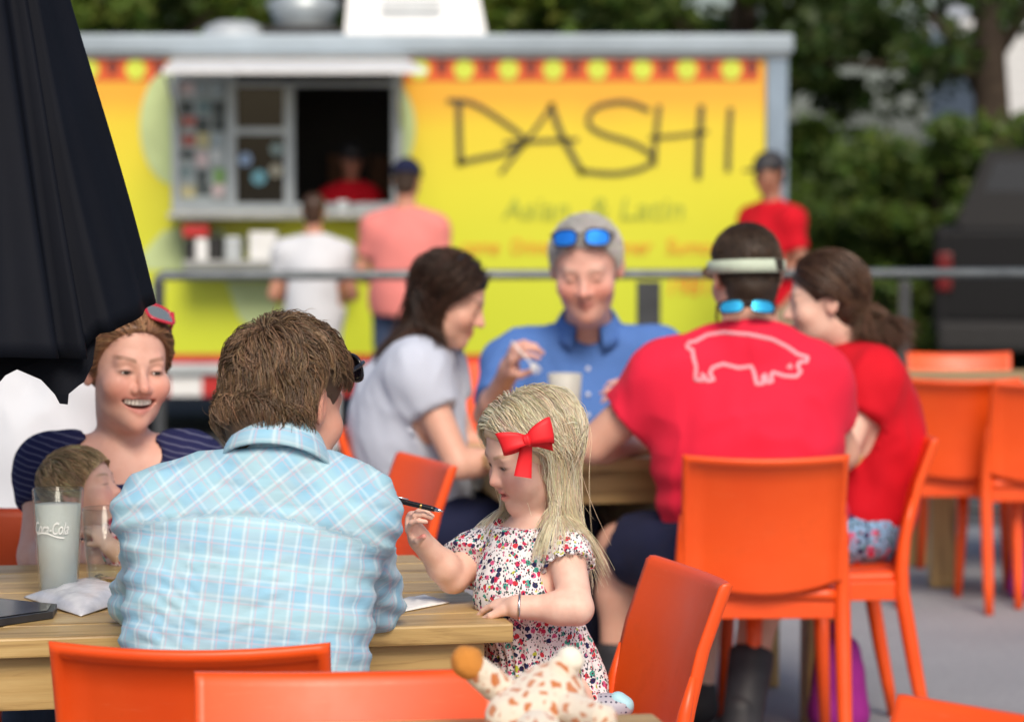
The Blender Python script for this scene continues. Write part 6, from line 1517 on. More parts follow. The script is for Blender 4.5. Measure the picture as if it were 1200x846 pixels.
# ------------------------------------------------------------------ baby
J = dict(neck=P(128, 622, 5.86), chest=P(160, 640, 5.85), pel=P(212, 650, 5.86), shL=P(142, 612, 5.92), shR=P(138, 640, 5.79), elL=P(165, 620, 5.93), wrL=P(150, 600, 5.84), elR=P(150, 655, 5.77), wrR=P(128, 640, 5.75))
for s, q in (('L', 0.04), ('R', -0.04)): J['hip' + s] = J['pel'] + np.array((0, -q, 0)); J['kn' + s] = J['pel'] + np.array((0.1, -q, 0.03)); J['an' + s] = J['pel'] + np.array((0.14, -q, -0.06))
B = Body(J, 0.42, 0.6, 0.45, 0.5); H = Head(P(97, 574, 5.84), HR(76, -16, 0), 0.69, 'closed', True, eyes=0.0)
t = empty('person', (0, 0, 0), 0, 'baby with short fair brown hair cradled against the navy top', 'person')
f = Fld(); f.ell(J['chest'], (0.075, 0.06, 0.075), B.Rt, 0.03); f.cone(J['chest'], J['pel'], 0.065, 0.065, 0.03); f.cone(J['neck'], H.L((0, 0.018, -0.06)), 0.03, 0.028, 0.02)
for s in 'LR': f.cone(J['sh' + s], J['el' + s], 0.026, 0.024, 0.02); f.cone(J['el' + s], J['wr' + s], 0.024, 0.018, 0.01); f.cone(J['hip' + s], J['kn' + s], 0.042, 0.035, 0.02); f.cone(J['kn' + s], J['an' + s], 0.034, 0.025, 0.02)
H.add(f); hand(f, J['wrR'], (-0.5, 0.2, 0.6), (-0.6, 0.6, 0), 1, 0.5)
skin_obj(f, t, 0.008, [head_box(H, 0.003, 0)], H, (0.80, 0.52, 0.43), dict(blush=0.6, brow=(0.4, 0.25, 0.16)))
s2 = Fld(); s2.ell(J['chest'], (0.085, 0.07, 0.085), B.Rt, 0.03); s2.cone(J['chest'], J['pel'], 0.074, 0.074, 0.03); s2.cone(J['shR'], J['elR'], 0.034, 0.032, 0.02); s2.cone(J['shL'], J['elL'], 0.034, 0.032, 0.02)
cloth_obj('romper', s2, t, 0.009, floral_mat('pink_print', 0.8, (0.75, 0.5, 0.55)), [(0.003, 50, (1, 1, 1))])
hc = Fld(); c_, r_ = H.cran(0.004); hc.ell(H.L(c_), r_ * H.s, H.R, 0.02); hc.ell(H.L((0, -0.118, -0.04)), np.array((0.14, 0.125, 0.115)) * H.s, H.R, 0.006, True); hc.ell(H.L((0, -0.02, -0.09)), np.array((0.14, 0.14, 0.07)) * H.s, H.R, 0.006, True)
cap = hair_cap(hc, 0.005, (0.38, 0.26, 0.15), 0.25)
msk = lambda d: ((d[:, 2] > 0.1) | (d[:, 1] > 0.15)) & (d[:, 1] > -0.72) & (d[:, 2] > -0.45)
q, d, rt = scalp(H, 3600, msk, 35, 0.002, hc); rngh = np.random.RandomState(39); tn = q - np.array((0.0, 0.08, 0.08)); tn -= d * (tn * d).sum(1, keepdims=True); tn = tn / (np.linalg.norm(tn, axis=1, keepdims=True) + 1e-6) + d * 0.2
A = strands(rt, tn @ H.R.T, 6, 0.03 + 0.02 * rngh.rand(len(q)), hc, 0.002 + 0.003 * rngh.rand(len(q)), 0.05, 1.0, 0.1, 41, 0.0014, (0.62, 0.46, 0.28), 0.3, 1.2, None, (0, 0, -1), 0.3, 0.5, 120, 1.0, 0.7)
hair_obj([cap, strand_mesh(*A)], t)
# ------------------------------------------------------------------ woman in grey tee, profile to the right
J = dict(neck=P(500, 408, 8.34), chest=P(474, 486, 8.34), pel=P(488, 615, 8.38), shR=P(488, 438, 8.19), shL=P(508, 432, 8.47), elR=P(538, 545, 8.13), wrR=P(600, 536, 8.2), elL=P(548, 530, 8.5), wrL=P(602, 512, 8.42))
J['pel'][2] = 0.56; seated_legs(J, 0, 0.53, 0.09, (1, -0.1), 0.42, 0.09)
B = Body(J, 0.95, 1.14, 0.98); H = Head(P(528, 350, 8.3), HR(80, 24, 0), 1.0, 'closed', eyes=0.0)
t = empty('person', (0, 0, 0), 0, 'dark haired woman in pale grey tee leaning over her food', 'person')
f = Fld(); B.torso(f); B.neck(f, H, 0.046); B.arms(f); B.legs(f); H.add(f); hand(f, J['wrR'], (0.9, 0.1, 0), (0, 0, -1), -1, 0.9); hand(f, J['wrL'], (0.9, -0.2, 0), (0, 0, -1), 1, 0.9)
skin_obj(f, t, 0.013, [head_box(H, 0.0045)], H, (0.68, 0.40, 0.30), dict(brow=(0.06, 0.035, 0.025)))
sh = Fld(); B.torso(sh); s2 = Fld(); s2.ext(sh, 0.019)
for s in 'LR': B.sleeve(s2, s, 0.4, 0.067, 0.068)
s2.cyl(J['neck'] + np.array((0, 0, 0.02)), J['neck'] + np.array((0.03, 0, 0.15)), 0.1)
for s in 'LR': B.cut(s2, s, 0.42, 0.074)
cloth_obj('tee', s2, t, 0.011, GREYTEE, [(0.006, 22, (1, 1, 1)), (0.009, 34, (1.3, 1.3, 0.7))], None, None, 81)
trousers(B, t, NAVY); shoes(B, t)
def long_hair(H, t, J, n, col, capcol, ln, seed, part=0.0, face=True, back=True, grav=0.3, w=0.0022, coll=None, clump=0.3, tie=None, tip=1.0):
    hc = Fld(); c_, r_ = H.cran(0.008); hc.ell(H.L(c_), r_ * H.s, H.R, 0.02); hc.ell(H.L((0, 0.05, -0.01)), np.array((0.07, 0.06, 0.08)) * H.s, H.R, 0.02)
    hc.ell(H.L((0, -0.115, -0.045)), np.array((0.14, 0.108, 0.115)) * H.s, H.R, 0.008, True)
    for q_ in (-1, 1): hc.ell(H.L((q_ * 0.085, -0.008, -0.02)), np.array((0.03, 0.022, 0.034)) * H.s, H.R, 0.004, True)
    cap = hair_cap(hc, 0.006, capcol, 0.25)
    msk = lambda d: (d[:, 2] > -0.55) & ~((d[:, 1] < -0.5) & (d[:, 2] < 0.45)) & ~((d[:, 1] < 0.25) & (d[:, 2] < 0.05)) & (d[:, 1] > -0.8)
    q, d, rt = scalp(H, n, msk, seed, 0.006); rg = np.random.RandomState(seed + 1)
    tn = np.stack([np.sign(d[:, 0] - part) * 0.7, 0.9 * np.ones(len(d)), -0.3 * np.ones(len(d))], 1); 
    if tie is not None: tn = np.array(tie) - q
    tn -= d * (tn * d).sum(1, keepdims=True); tn /= np.linalg.norm(tn, axis=1, keepdims=True) + 1e-6; tn += 0.07 * rg.normal(size=tn.shape)
    def flow(p, tt):
        ql = H.loc(p); o = np.zeros_like(p)
        if tie is not None:
            tv = H.L(tie) - p; L = np.linalg.norm(tv, axis=1, keepdims=True); near = np.clip((L - 0.015) / 0.03, 0, 1) * (tt < 0.55); o = tv / (L + 1e-6) * near * 0.9
        else:
            infr = np.clip((-0.0 - ql[:, 1]) / 0.05, 0, 1) * (ql[:, 2] < 0.05); o = np.outer(infr * 0.9, H.R @ np.array((0, 1.0, 0)))
        return o
    A = strands(rt, tn @ H.R.T, 13, ln * rg.uniform(0.8, 1.1, len(q)), coll, 0.004 + 0.016 * rg.rand(len(q)), grav, 1.0, 0.06, seed + 2, w, col, 0.42, tip, flow, (0, 0, -1), 0.4, clump, 80, 1.0, (lambda p, tt: np.clip((H.loc(p)[:, 2] + 0.07) / 0.06, 0, 1) * 0.5))
    return hair_obj([cap, strand_mesh(*A)], t)
coll = Fld(); c_, r_ = H.cran(0.004); coll.ell(H.L(c_), r_, H.R, 0.01); coll.cone(J['neck'], H.L((0, 0.018, -0.06)), 0.055, 0.05, 0.02); coll.ext(sh, 0.014)
long_hair(H, t, J, 2600, (0.05, 0.026, 0.017), (0.022, 0.013, 0.01), 0.30, 91, 0.0, coll=coll, tip=1.6)
m = MB(); m.tube([H.L((0.086 * math.sin(a), 0.005 + 0.01 * math.cos(a), 0.038 + 0.086 * math.cos(a))) for a in np.linspace(-1.5, 1.5, 20)], 0.0045, 8); m.build('hair_band', simple('slate_band', (0.05, 0.09, 0.14), 0.3), t)

# ------------------------------------------------------------------ man in blue shirt facing us
J = dict(neck=P(689, 392, 8.97), chest=P(686, 475, 9.0), pel=P(686, 610, 9.06), shR=P(602, 428, 8.96), shL=P(770, 422, 8.96), elR=P(572, 486, 8.78), wrR=P(596, 436, 8.6), elL=P(797, 500, 8.8), wrL=P(752, 466, 8.62))
J['pel'][2] = 0.56; seated_legs(J, 0, 0.53, 0.1, (0, -1), 0.42, 0.13)
B = Body(J, 1.12, 1.15, 1.08); H = Head(P(687, 313, 8.80), HR(-6, 20, -2), 1.19, 'closed', eyes=0.0, wide=1.08)
t = empty('person', (0, 0, 0), 0, 'grey haired man in blue button shirt looking down at his meal', 'person')
f = Fld(); B.torso(f); B.neck(f, H, 0.062); B.arms(f); B.legs(f); H.add(f)
hr_ = hand(f, J['wrR'], P(604, 402, 8.52) - J['wrR'], (0.9, -0.2, 0.1), -1, 1.1, (0.6, 0.7, 0.8, 0.9), 0.6); hand(f, J['wrL'], P(728, 450, 8.5) - J['wrL'], (-0.5, 0.4, -0.5), 1, 1.1, (0.4, 0.45, 0.5, 0.5))
f.sph(H.L((0, -0.03, -0.105)), 0.045, 0.04)
skin_obj(f, t, 0.013, [head_box(H, 0.004), box_at(P(604, 415, 8.56), 0.08, 0.005)], H, (0.74, 0.43, 0.35), dict(blush=0.7, brow=(0.48, 0.36, 0.3), lip=(0.45, 0.14, 0.13)))
sh = Fld(); B.torso(sh); s2 = Fld(); s2.ext(sh, 0.020); s2.ell(lerp(J['chest'], J['pel'], 0.5) + np.array((0, -0.05, 0)), (0.19, 0.15, 0.19), None, 0.08)
for s in 'LR': B.sleeve(s2, s, 0.72, 0.069, 0.066)
s2.ell(J['neck'] + np.array((0, -0.06, 0.045)), (0.05, 0.1, 0.075), None, 0.004, True); s2.cyl(J['neck'] + np.array((0, 0, 0.03)), J['neck'] + np.array((0, 0, 0.16)), 0.12)
for s in 'LR': B.cut(s2, s, 0.76, 0.11)
so = cloth_obj('shirt', s2, t, 0.010, OXFORD, [(0.006, 20, (1, 1, 1)), (0.011, 32, (1.4, 1.4, 0.6))], None, None, 101)
collar(so, H, J['neck'] + np.array((0, -0.02, 0.022)), (0, -0.3, 0.95), 0.078, 0.048, 0.034, OXFORD, gap=0.42, front_dir=(-0.03, -1, 0))
BTN = simple('pearl_button', (0.75, 0.78, 0.85), 0.3)
for py in (432, 462, 486):
    hp = surf_hit(s2, 689, py, 8.3, 9.2)
    if hp is not None: m = MB(); m.lathe((0, 0, 0), [(0, -0.004), (0.006, -0.004), (0.0065, 0.0), (0, 0.001)], 12); o = m.build('button', BTN, so); o.location = hp + np.array((0, -0.004, 0)); o.rotation_euler = (rad(80), 0, 0)
trousers(B, t, KHAKI); shoes(B, t)
hc = Fld(); c_, r_ = H.cran(0.003); hc.ell(H.L(c_), r_ * H.s, H.R, 0.02); hc.ell(H.L((0, 0.04, -0.01)), np.array((0.072, 0.06, 0.07)) * H.s, H.R, 0.02); hc.ell(H.L((0, -0.120, -0.02)), np.array((0.14, 0.118, 0.112)) * H.s, H.R, 0.008, True)
for q_ in (-1, 1): hc.ell(H.L((q_ * 0.085, 0.0, -0.03)), np.array((0.03, 0.03, 0.04)) * H.s, H.R, 0.004, True)
cap = hair_cap(hc, 0.006, (0.68, 0.67, 0.65), 0.2)
msk = lambda d: ((d[:, 2] > 0.3) | (d[:, 1] > -0.05)) & (d[:, 1] > -0.78) & (d[:, 2] > -0.5)
q, d, rt = scalp(H, 3600, msk, 45, 0.002, hc); rngh = np.random.RandomState(49); tn = np.stack([0.3 + 0 * q[:, 0], -0.2 + 0 * q[:, 0], 0 * q[:, 0]], 1) + d * 0.5 + np.array((0, 0.3, -0.4)) * (d[:, 2:3] < 0.4)
A = strands(rt, tn @ H.R.T, 5, 0.022 + 0.012 * rngh.rand(len(q)), hc, 0.003 + 0.007 * rngh.rand(len(q)), 0.05, 1.0, 0.1, 51, 0.0024, (0.88, 0.87, 0.84), 0.22, 1, None, (0, 0, -1), 0.35, 0, 80, 1.0, 0.7)
hair_obj([cap, strand_mesh(*A)], t)
shades('sunglasses', t, H.L((0, -0.080, 0.108)), H.R @ Rxm(rad(-30)), 1.15, BLKF, BLENS, 0.06, 0.04, 0.11, r=0.003)
fk = empty('plastic_fork', (0, 0, 0), 0, 'white plastic fork in the raised hand of the blue shirt man', 'fork')
PLW = simple('white_plastic', (0.8, 0.8, 0.78), 0.3); a0, b0 = P(600, 400, 8.5), P(632, 437, 8.46); m = MB(); m.tube([a0, lerp(a0, b0, 0.6), lerp(a0, b0, 0.75)], [0.005, 0.004, 0.008], 8, True, 0.4); m.build('handle', PLW, fk)
dv = unit(b0 - a0); sd_ = unit(np.cross(dv, (0, 1, 0)))
for o_ in (-0.009, -0.003, 0.003, 0.009): m = MB(); m.tube([lerp(a0, b0, 0.75) + sd_ * o_ * 0.7, lerp(a0, b0, 0.85) + sd_ * o_, b0 + sd_ * o_], [0.003, 0.002, 0.0012], 6); m.build('tine', PLW, fk)

# ------------------------------------------------------------------ man in the red pig shirt
J = dict(neck=P(880, 398, 7.80), chest=P(876, 508, 7.79), pel=P(884, 655, 7.80), shL=P(780, 446, 7.80), shR=P(950, 446, 7.80), elL=P(694, 522, 7.86), wrL=P(742, 524, 8.12), elR=P(986, 530, 7.92), wrR=P(930, 512, 8.2))
J['pel'][2] = 0.56; seated_legs(J, 0, 0.53, 0.11, (0, 1), 0.42, 0.2)
J['knL'] = P(728, 640, 8.02); J['hipL'] = P(826, 655, 7.72); J['anL'] = P(722, 790, 7.98); J['anL'][2] = 0.09; J['toeL'] = J['anL'] + np.array((-0.03, 0.14, -0.055))
J['knR'] = P(902, 650, 8.06); J['anR'] = np.array((P(868, 830, 7.86)[0], 7.86, 0.09)); J['toeR'] = J['anR'] + np.array((-0.02, 0.14, -0.055))
B = Body(J, 1.2, 1.2, 1.18, 1.12); H = Head(P(873, 322, 7.84), HR(194, 10, 0), 1.06, wide=1.02)
t = empty('person', (0, 0, 0), 0, 'man in red tee with pale pig outline, back turned, wearing a visor', 'person')
f = Fld(); B.torso(f); B.neck(f, H, 0.066); B.arms(f); B.legs(f); H.add(f); hand(f, J['wrL'], (0.3, 0.8, -0.05), (0, 0, -1), 1, 1.1); hand(f, J['wrR'], (-0.3, 0.8, -0.05), (0, 0, -1), -1, 1.1)
skin_obj(f, t, 0.013, [head_box(H, 0.0045)], H, (0.66, 0.38, 0.28), {})
sh = Fld(); B.torso(sh); s2 = Fld(); s2.ext(sh, 0.020)
s2.cone(lerp(J['chest'], J['pel'], 0.25) + B.lat * 0.11, J['pel'] + B.lat * 0.13 + np.array((0, 0.03, 0)), 0.115, 0.11, 0.06); s2.cone(lerp(J['chest'], J['pel'], 0.25) - B.lat * 0.11, J['pel'] - B.lat * 0.12 + np.array((0, 0.03, 0)), 0.115, 0.11, 0.06)
for s in 'LR': B.sleeve(s2, s, 0.52, 0.077, 0.08)
s2.cone(J['neck'], J['neck'] + np.array((0, 0.005, 0.03)), 0.085, 0.078, 0.05); s2.cyl(J['neck'] + np.array((0, 0.0, 0.038)), J['neck'] + np.array((0, 0.03, 0.16)), 0.13)
for s in 'LR': B.cut(s2, s, 0.54, 0.1)
def tee_extra(V, N):
    q = V - J['chest']; u = q @ B.lat; v = q @ B.up; lo = np.clip((-v) / 0.12, 0, 1); return 0.005 * lo * np.sin(75 * (v + 0.5 * np.abs(u)) + 3 * np.sin(14 * u)) * np.clip((np.abs(u) - 0.05) / 0.1, 0.1, 1)
so = cloth_obj('tee', s2, t, 0.0095, REDTEE, [(0.006, 16, (1, 1, 1)), (0.009, 26, (1.3, 1.3, 0.8))], None, None, 111, tee_extra)
PIGI = simple('pale_pink_ink', (0.80, 0.36, 0.42), 0.7, 0, 0.05)
outl = [(335, 352), (338, 345), (352, 344), (385, 326), (430, 319), (500, 325), (560, 338), (600, 358), (628, 378), (655, 386), (652, 398), (634, 398), (627, 410), (637, 424), (624, 438), (592, 436), (562, 426), (556, 434), (560, 450), (546, 454), (541, 432), (534, 438), (536, 456), (518, 458), (512, 430), (504, 410), (470, 415), (428, 404), (400, 414), (392, 430), (404, 446), (386, 450), (372, 430), (376, 448), (354, 446), (356, 412), (349, 388), (346, 366), (335, 362), (331, 354), (335, 352)]
bmv = bpy.data.objects  # geometry of the tee is ray traced so that the print lies on the cloth
dg = bpy.context.evaluated_depsgraph_get(); dg.update()
from mathutils.bvhtree import BVHTree
bv = BVHTree.FromPolygons([v.co.copy() for v in so.data.vertices], [tuple(p.vertices) for p in so.data.polygons])
def decal(pts, w, parent, mat, name, closed=False):
    fine = []
    for i in range(len(pts) - 1):
        n_ = max(2, int(math.hypot(pts[i + 1][0] - pts[i][0], pts[i + 1][1] - pts[i][1]) / 5))
        for k in range(n_): fine.append(lerp(pts[i], pts[i + 1], k / n_))
    fine.append(np.array(pts[-1])); hits = []
    for zx, zy in fine:
        px, py = 660 + zx / 2.286, 250 + zy / 2.286; o_ = Vector(P(px, py, 6.5)); d_ = (Vector(P(px, py, 9)) - o_).normalized(); h = bv.ray_cast(o_, d_)
        if h[0] is not None: hits.append((np.array(h[0]), np.array(h[1])))
    V = []; fs = []; m_ = len(hits)
    for i in range(m_):
        tdir = unit(hits[min(i + 1, m_ - 1)][0] - hits[max(i - 1, 0)][0]); nn = hits[i][1]; nn = nn if nn[1] < 0 else -nn; s_ = unit(np.cross(tdir, nn)) * w / 2
        V += [hits[i][0] + nn * 0.002 + s_, hits[i][0] + nn * 0.002 - s_, hits[i][0] - nn * 0.003 + s_, hits[i][0] - nn * 0.003 - s_]
    for i in range(m_ - 1): j = 4 * i; fs += [(j, j + 1, j + 5, j + 4), (j + 2, j + 6, j + 7, j + 3), (j, j + 4, j + 6, j + 2), (j + 1, j + 3, j + 7, j + 5)]
    m = MB(); m.add(V, fs, True); return m.build(name, mat, parent)
decal(outl, 0.0095, so, PIGI, 'pig_print'); decal([(606, 404), (612, 414), (600, 412)], 0.007, so, PIGI, 'pig_ear_print')
m = MB(); nn = J['neck'] + np.array((0, 0.012, 0.034)); m.tube([nn + np.array((0.078 * math.cos(a), 0.074 * math.sin(a), 0.012 * math.sin(a))) for a in np.linspace(0, 2 * math.pi, 40)], 0.008, 8); m.build('neckband', REDTEE, so)
trousers(B, t, NAVY, 0.82, 'shorts'); shoes(B, t)
for s in 'LR':
    f2 = Fld(); f2.cone(lerp(J['kn' + s], J['an' + s], 0.62), J['an' + s] - np.array((0, 0, 0.045)), 0.060, 0.052, 0.02); d_ = unit(J['kn' + s] - J['an' + s]); e_ = lerp(J['kn' + s], J['an' + s], 0.6); f2.cyl(e_, e_ + d_ * 0.1, 0.1); V, Fc = f2.mesh(0.012); link('sock', np_mesh('sock', V, Fc), t, SHOE)
hc = Fld(); c_, r_ = H.cran(0.006); hc.ell(H.L(c_), r_ * H.s, H.R, 0.02); hc.ell(H.L((0, 0.05, -0.03)), np.array((0.066, 0.052, 0.075)) * H.s, H.R, 0.02); hc.ell(H.L((0, -0.11, -0.05)), np.array((0.14, 0.1, 0.11)) * H.s, H.R, 0.008, True)
for q_ in (-1, 1): hc.ell(H.L((q_ * 0.085, 0.0, -0.03)), np.array((0.03, 0.028, 0.045)) * H.s, H.R, 0.004, True)
cap = hair_cap(hc, 0.006, (0.045, 0.027, 0.017), 0.3, 90, (1, 1, 1))
msk = lambda d: ((d[:, 2] > 0.3) | (d[:, 1] > 0.1)) & (d[:, 1] > -0.6) & (d[:, 2] > -0.7)
q, d, rt = scalp(H, 2600, msk, 55, 0.005); rngh = np.random.RandomState(59); tn = d * 0.5 + np.array((0, 0.2, -0.5))
A = strands(rt, tn @ H.R.T, 4, 0.014 + 0.008 * rngh.rand(len(q)), hc, 0.002 + 0.002 * rngh.rand(len(q)), 0.1, 1.0, 0.06, 61, 0.0022, (0.075, 0.045, 0.027), 0.3, 1, None, (0, 0, -1), 0.35, 0, 80, 1.0, 0.8)
hair_obj([cap, strand_mesh(*A)], t)
# visor strap round the head, sunglasses hung at the nape
SAGE = simple('sage_webbing', (0.50, 0.58, 0.46), 0.8, 0, 0.08, 40)
V = []; fs = []; n_ = 64
for i in range(n_):
    a = 2 * math.pi * i / n_; tz_ = 0.012 + 0.012 * math.cos(a)
    hw = 0.0155 if abs(math.cos(a / 2)) > 0.25 or True else 0.01
    for dz in (-hw, hw):
        for gr in (0.0115, 0.0155): V.append(H.L(((0.0755 * H.wide + gr) * math.sin(a), 0.016 - (0.095 + gr) * math.cos(a), tz_ + dz + 0.004)))
for i in range(n_):
    a = i * 4; b = ((i + 1) % n_) * 4; fs += [(a + 1, b + 1, b + 3, a + 3), (a, a + 2, b + 2, b), (a, b, b + 1, a + 1), (a + 2, a + 3, b + 3, b + 2)]
m = MB(); m.add(V, fs, True); vs_ = m.build('visor_strap', SAGE, t)
m = MB(); pts = [H.L((0.085 * math.sin(a), -0.05 - 0.115 * math.cos(a) , 0.03 - 0.02 * math.cos(a))) for a in np.linspace(-1.25, 1.25, 16)]; inner = [H.L((0.083 * math.sin(a), 0.016 - 0.106 * math.cos(a), 0.035)) for a in np.linspace(-1.25, 1.25, 16)]
m.add(pts + inner + [p - np.array((0, 0, 0.003)) for p in pts + inner], [(i, i + 1, i + 17, i + 16) for i in range(15)] + [(i + 32, i + 48, i + 49, i + 33) for i in range(15)] + [(i, i + 32, i + 33, i + 1) for i in range(15)], True); m.build('visor_brim', SAGE, t)
m = MB(); m.box((0, 0, 0), (0.03, 0.004, 0.03), 0, 0.001); o = m.build('strap_gap', simple('dark_hair_gap', (0.02, 0.014, 0.01), 0.8), vs_); o.location = H.L((-0.045, 0.016 + 0.098, 0.006)); o.rotation_euler = (0, 0, rad(8))
shades('sunglasses', t, P(876, 358, 7.69), HR(0, -22, 0), 0.95, BLKF, CLENS, 0.062, 0.036, 0.13, r=0.0032)

# ------------------------------------------------------------------ woman in the red tee, profile to the left
J = dict(neck=P(990, 408, 8.25), chest=P(1024, 492, 8.25), pel=P(1008, 612, 8.28), shL=P(1020, 446, 8.12), shR=P(1000, 434, 8.40), elL=P(986, 536, 8.05), wrL=P(935, 528, 8.2), elR=P(975, 525, 8.45), wrR=P(930, 505, 8.45))
J['pel'][2] = 0.57; seated_legs(J, 0, 0.53, 0.09, (-1, -0.05), 0.42, 0.09)
B = Body(J, 0.95, 0.98, 0.98); H = Head(P(966, 352, 8.22), HR(-92, 8, 0), 1.0, 'closed', eyes=0.002)
t = empty('person', (0, 0, 0), 0, 'woman in deep red tee with tied back brown hair seated at the table end', 'person')
f = Fld(); B.torso(f); B.neck(f, H, 0.046); B.arms(f); B.legs(f); H.add(f); hand(f, J['wrL'], (-0.9, 0.2, 0), (0, 0, -1), 1, 0.9); hand(f, J['wrR'], (-0.9, 0.1, 0), (0, 0, -1), -1, 0.9)
skin_obj(f, t, 0.013, [head_box(H, 0.0045)], H, (0.78, 0.53, 0.43), {})
sh = Fld(); B.torso(sh); s2 = Fld(); s2.ext(sh, 0.019)
for s in 'LR': B.sleeve(s2, s, 0.42, 0.068, 0.066)
s2.cyl(J['neck'] + np.array((0, 0, 0.02)), J['neck'] + np.array((-0.03, 0, 0.15)), 0.1)
for s in 'LR': B.cut(s2, s, 0.45, 0.074)
cloth_obj('tee', s2, t, 0.011, REDTEE2, [(0.006, 22, (1, 1, 1)), (0.009, 32, (1.3, 1.3, 0.7))], None, None, 121)
trousers(B, t, floral_mat('bright_floral', 0.55, (0.22, 0.42, 0.68)), 0.8, 'shorts'); shoes(B, t)
coll = Fld(); c_, r_ = H.cran(0.004); coll.ell(H.L(c_), r_, H.R, 0.01); coll.cone(J['neck'], H.L((0, 0.018, -0.06)), 0.055, 0.05, 0.02); coll.ext(sh, 0.014)
long_hair(H, t, J, 2600, (0.095, 0.05, 0.03), (0.05, 0.028, 0.018), 0.27, 131, 0.0, coll=coll, tie=(0.02, 0.125, -0.03), grav=0.22, tip=1.7)

# ------------------------------------------------------------------ diner in white behind the umbrella
J = dict(neck=P(40, 415, 7.7), chest=P(34, 510, 7.7), pel=P(30, 640, 7.68), shL=P(-38, 452, 7.7), shR=P(98, 452, 7.7), elL=P(-60, 550, 7.8), wrL=P(-20, 530, 8.05), elR=P(108, 560, 7.85), wrR=P(70, 530, 8.1))
J['pel'][2] = 0.56; seated_legs(J, 0, 0.53, 0.1, (0, 1), 0.42, 0.12)
B = Body(J, 1.1, 1.1, 1.1); H = Head(P(42, 340, 7.75), HR(185, 5, 0), 1.03)
t = empty('person', (0, 0, 0), 0, 'diner in white shirt with back turned, half hidden by the folded umbrella', 'person')
f = Fld(); B.torso(f); B.neck(f, H, 0.056); B.arms(f); B.legs(f); H.add(f); skin_obj(f, t, 0.014, [head_box(H, 0.006)], H, (0.58, 0.3, 0.21), {})
sh = Fld(); B.torso(sh); s2 = Fld(); s2.ext(sh, 0.020)
for s in 'LR': B.sleeve(s2, s, 0.6, 0.074, 0.07)
s2.cyl(J['neck'] + np.array((0, 0, 0.03)), J['neck'] + np.array((0, 0.02, 0.16)), 0.12)
for s in 'LR': B.cut(s2, s, 0.62, 0.11)
cloth_obj('shirt', s2, t, 0.012, WHITEC, [(0.006, 18, (1, 1, 1)), (0.010, 26, (1.4, 1.4, 0.6))], None, None, 141); trousers(B, t, DENIM); shoes(B, t)
hc = Fld(); c_, r_ = H.cran(0.008); hc.ell(H.L(c_), r_ * H.s, H.R, 0.02); hc.ell(H.L((0, -0.11, -0.05)), (0.14, 0.1, 0.11), H.R, 0.008, True); hair_obj([hair_cap(hc, 0.007, (0.1, 0.06, 0.035))], t)

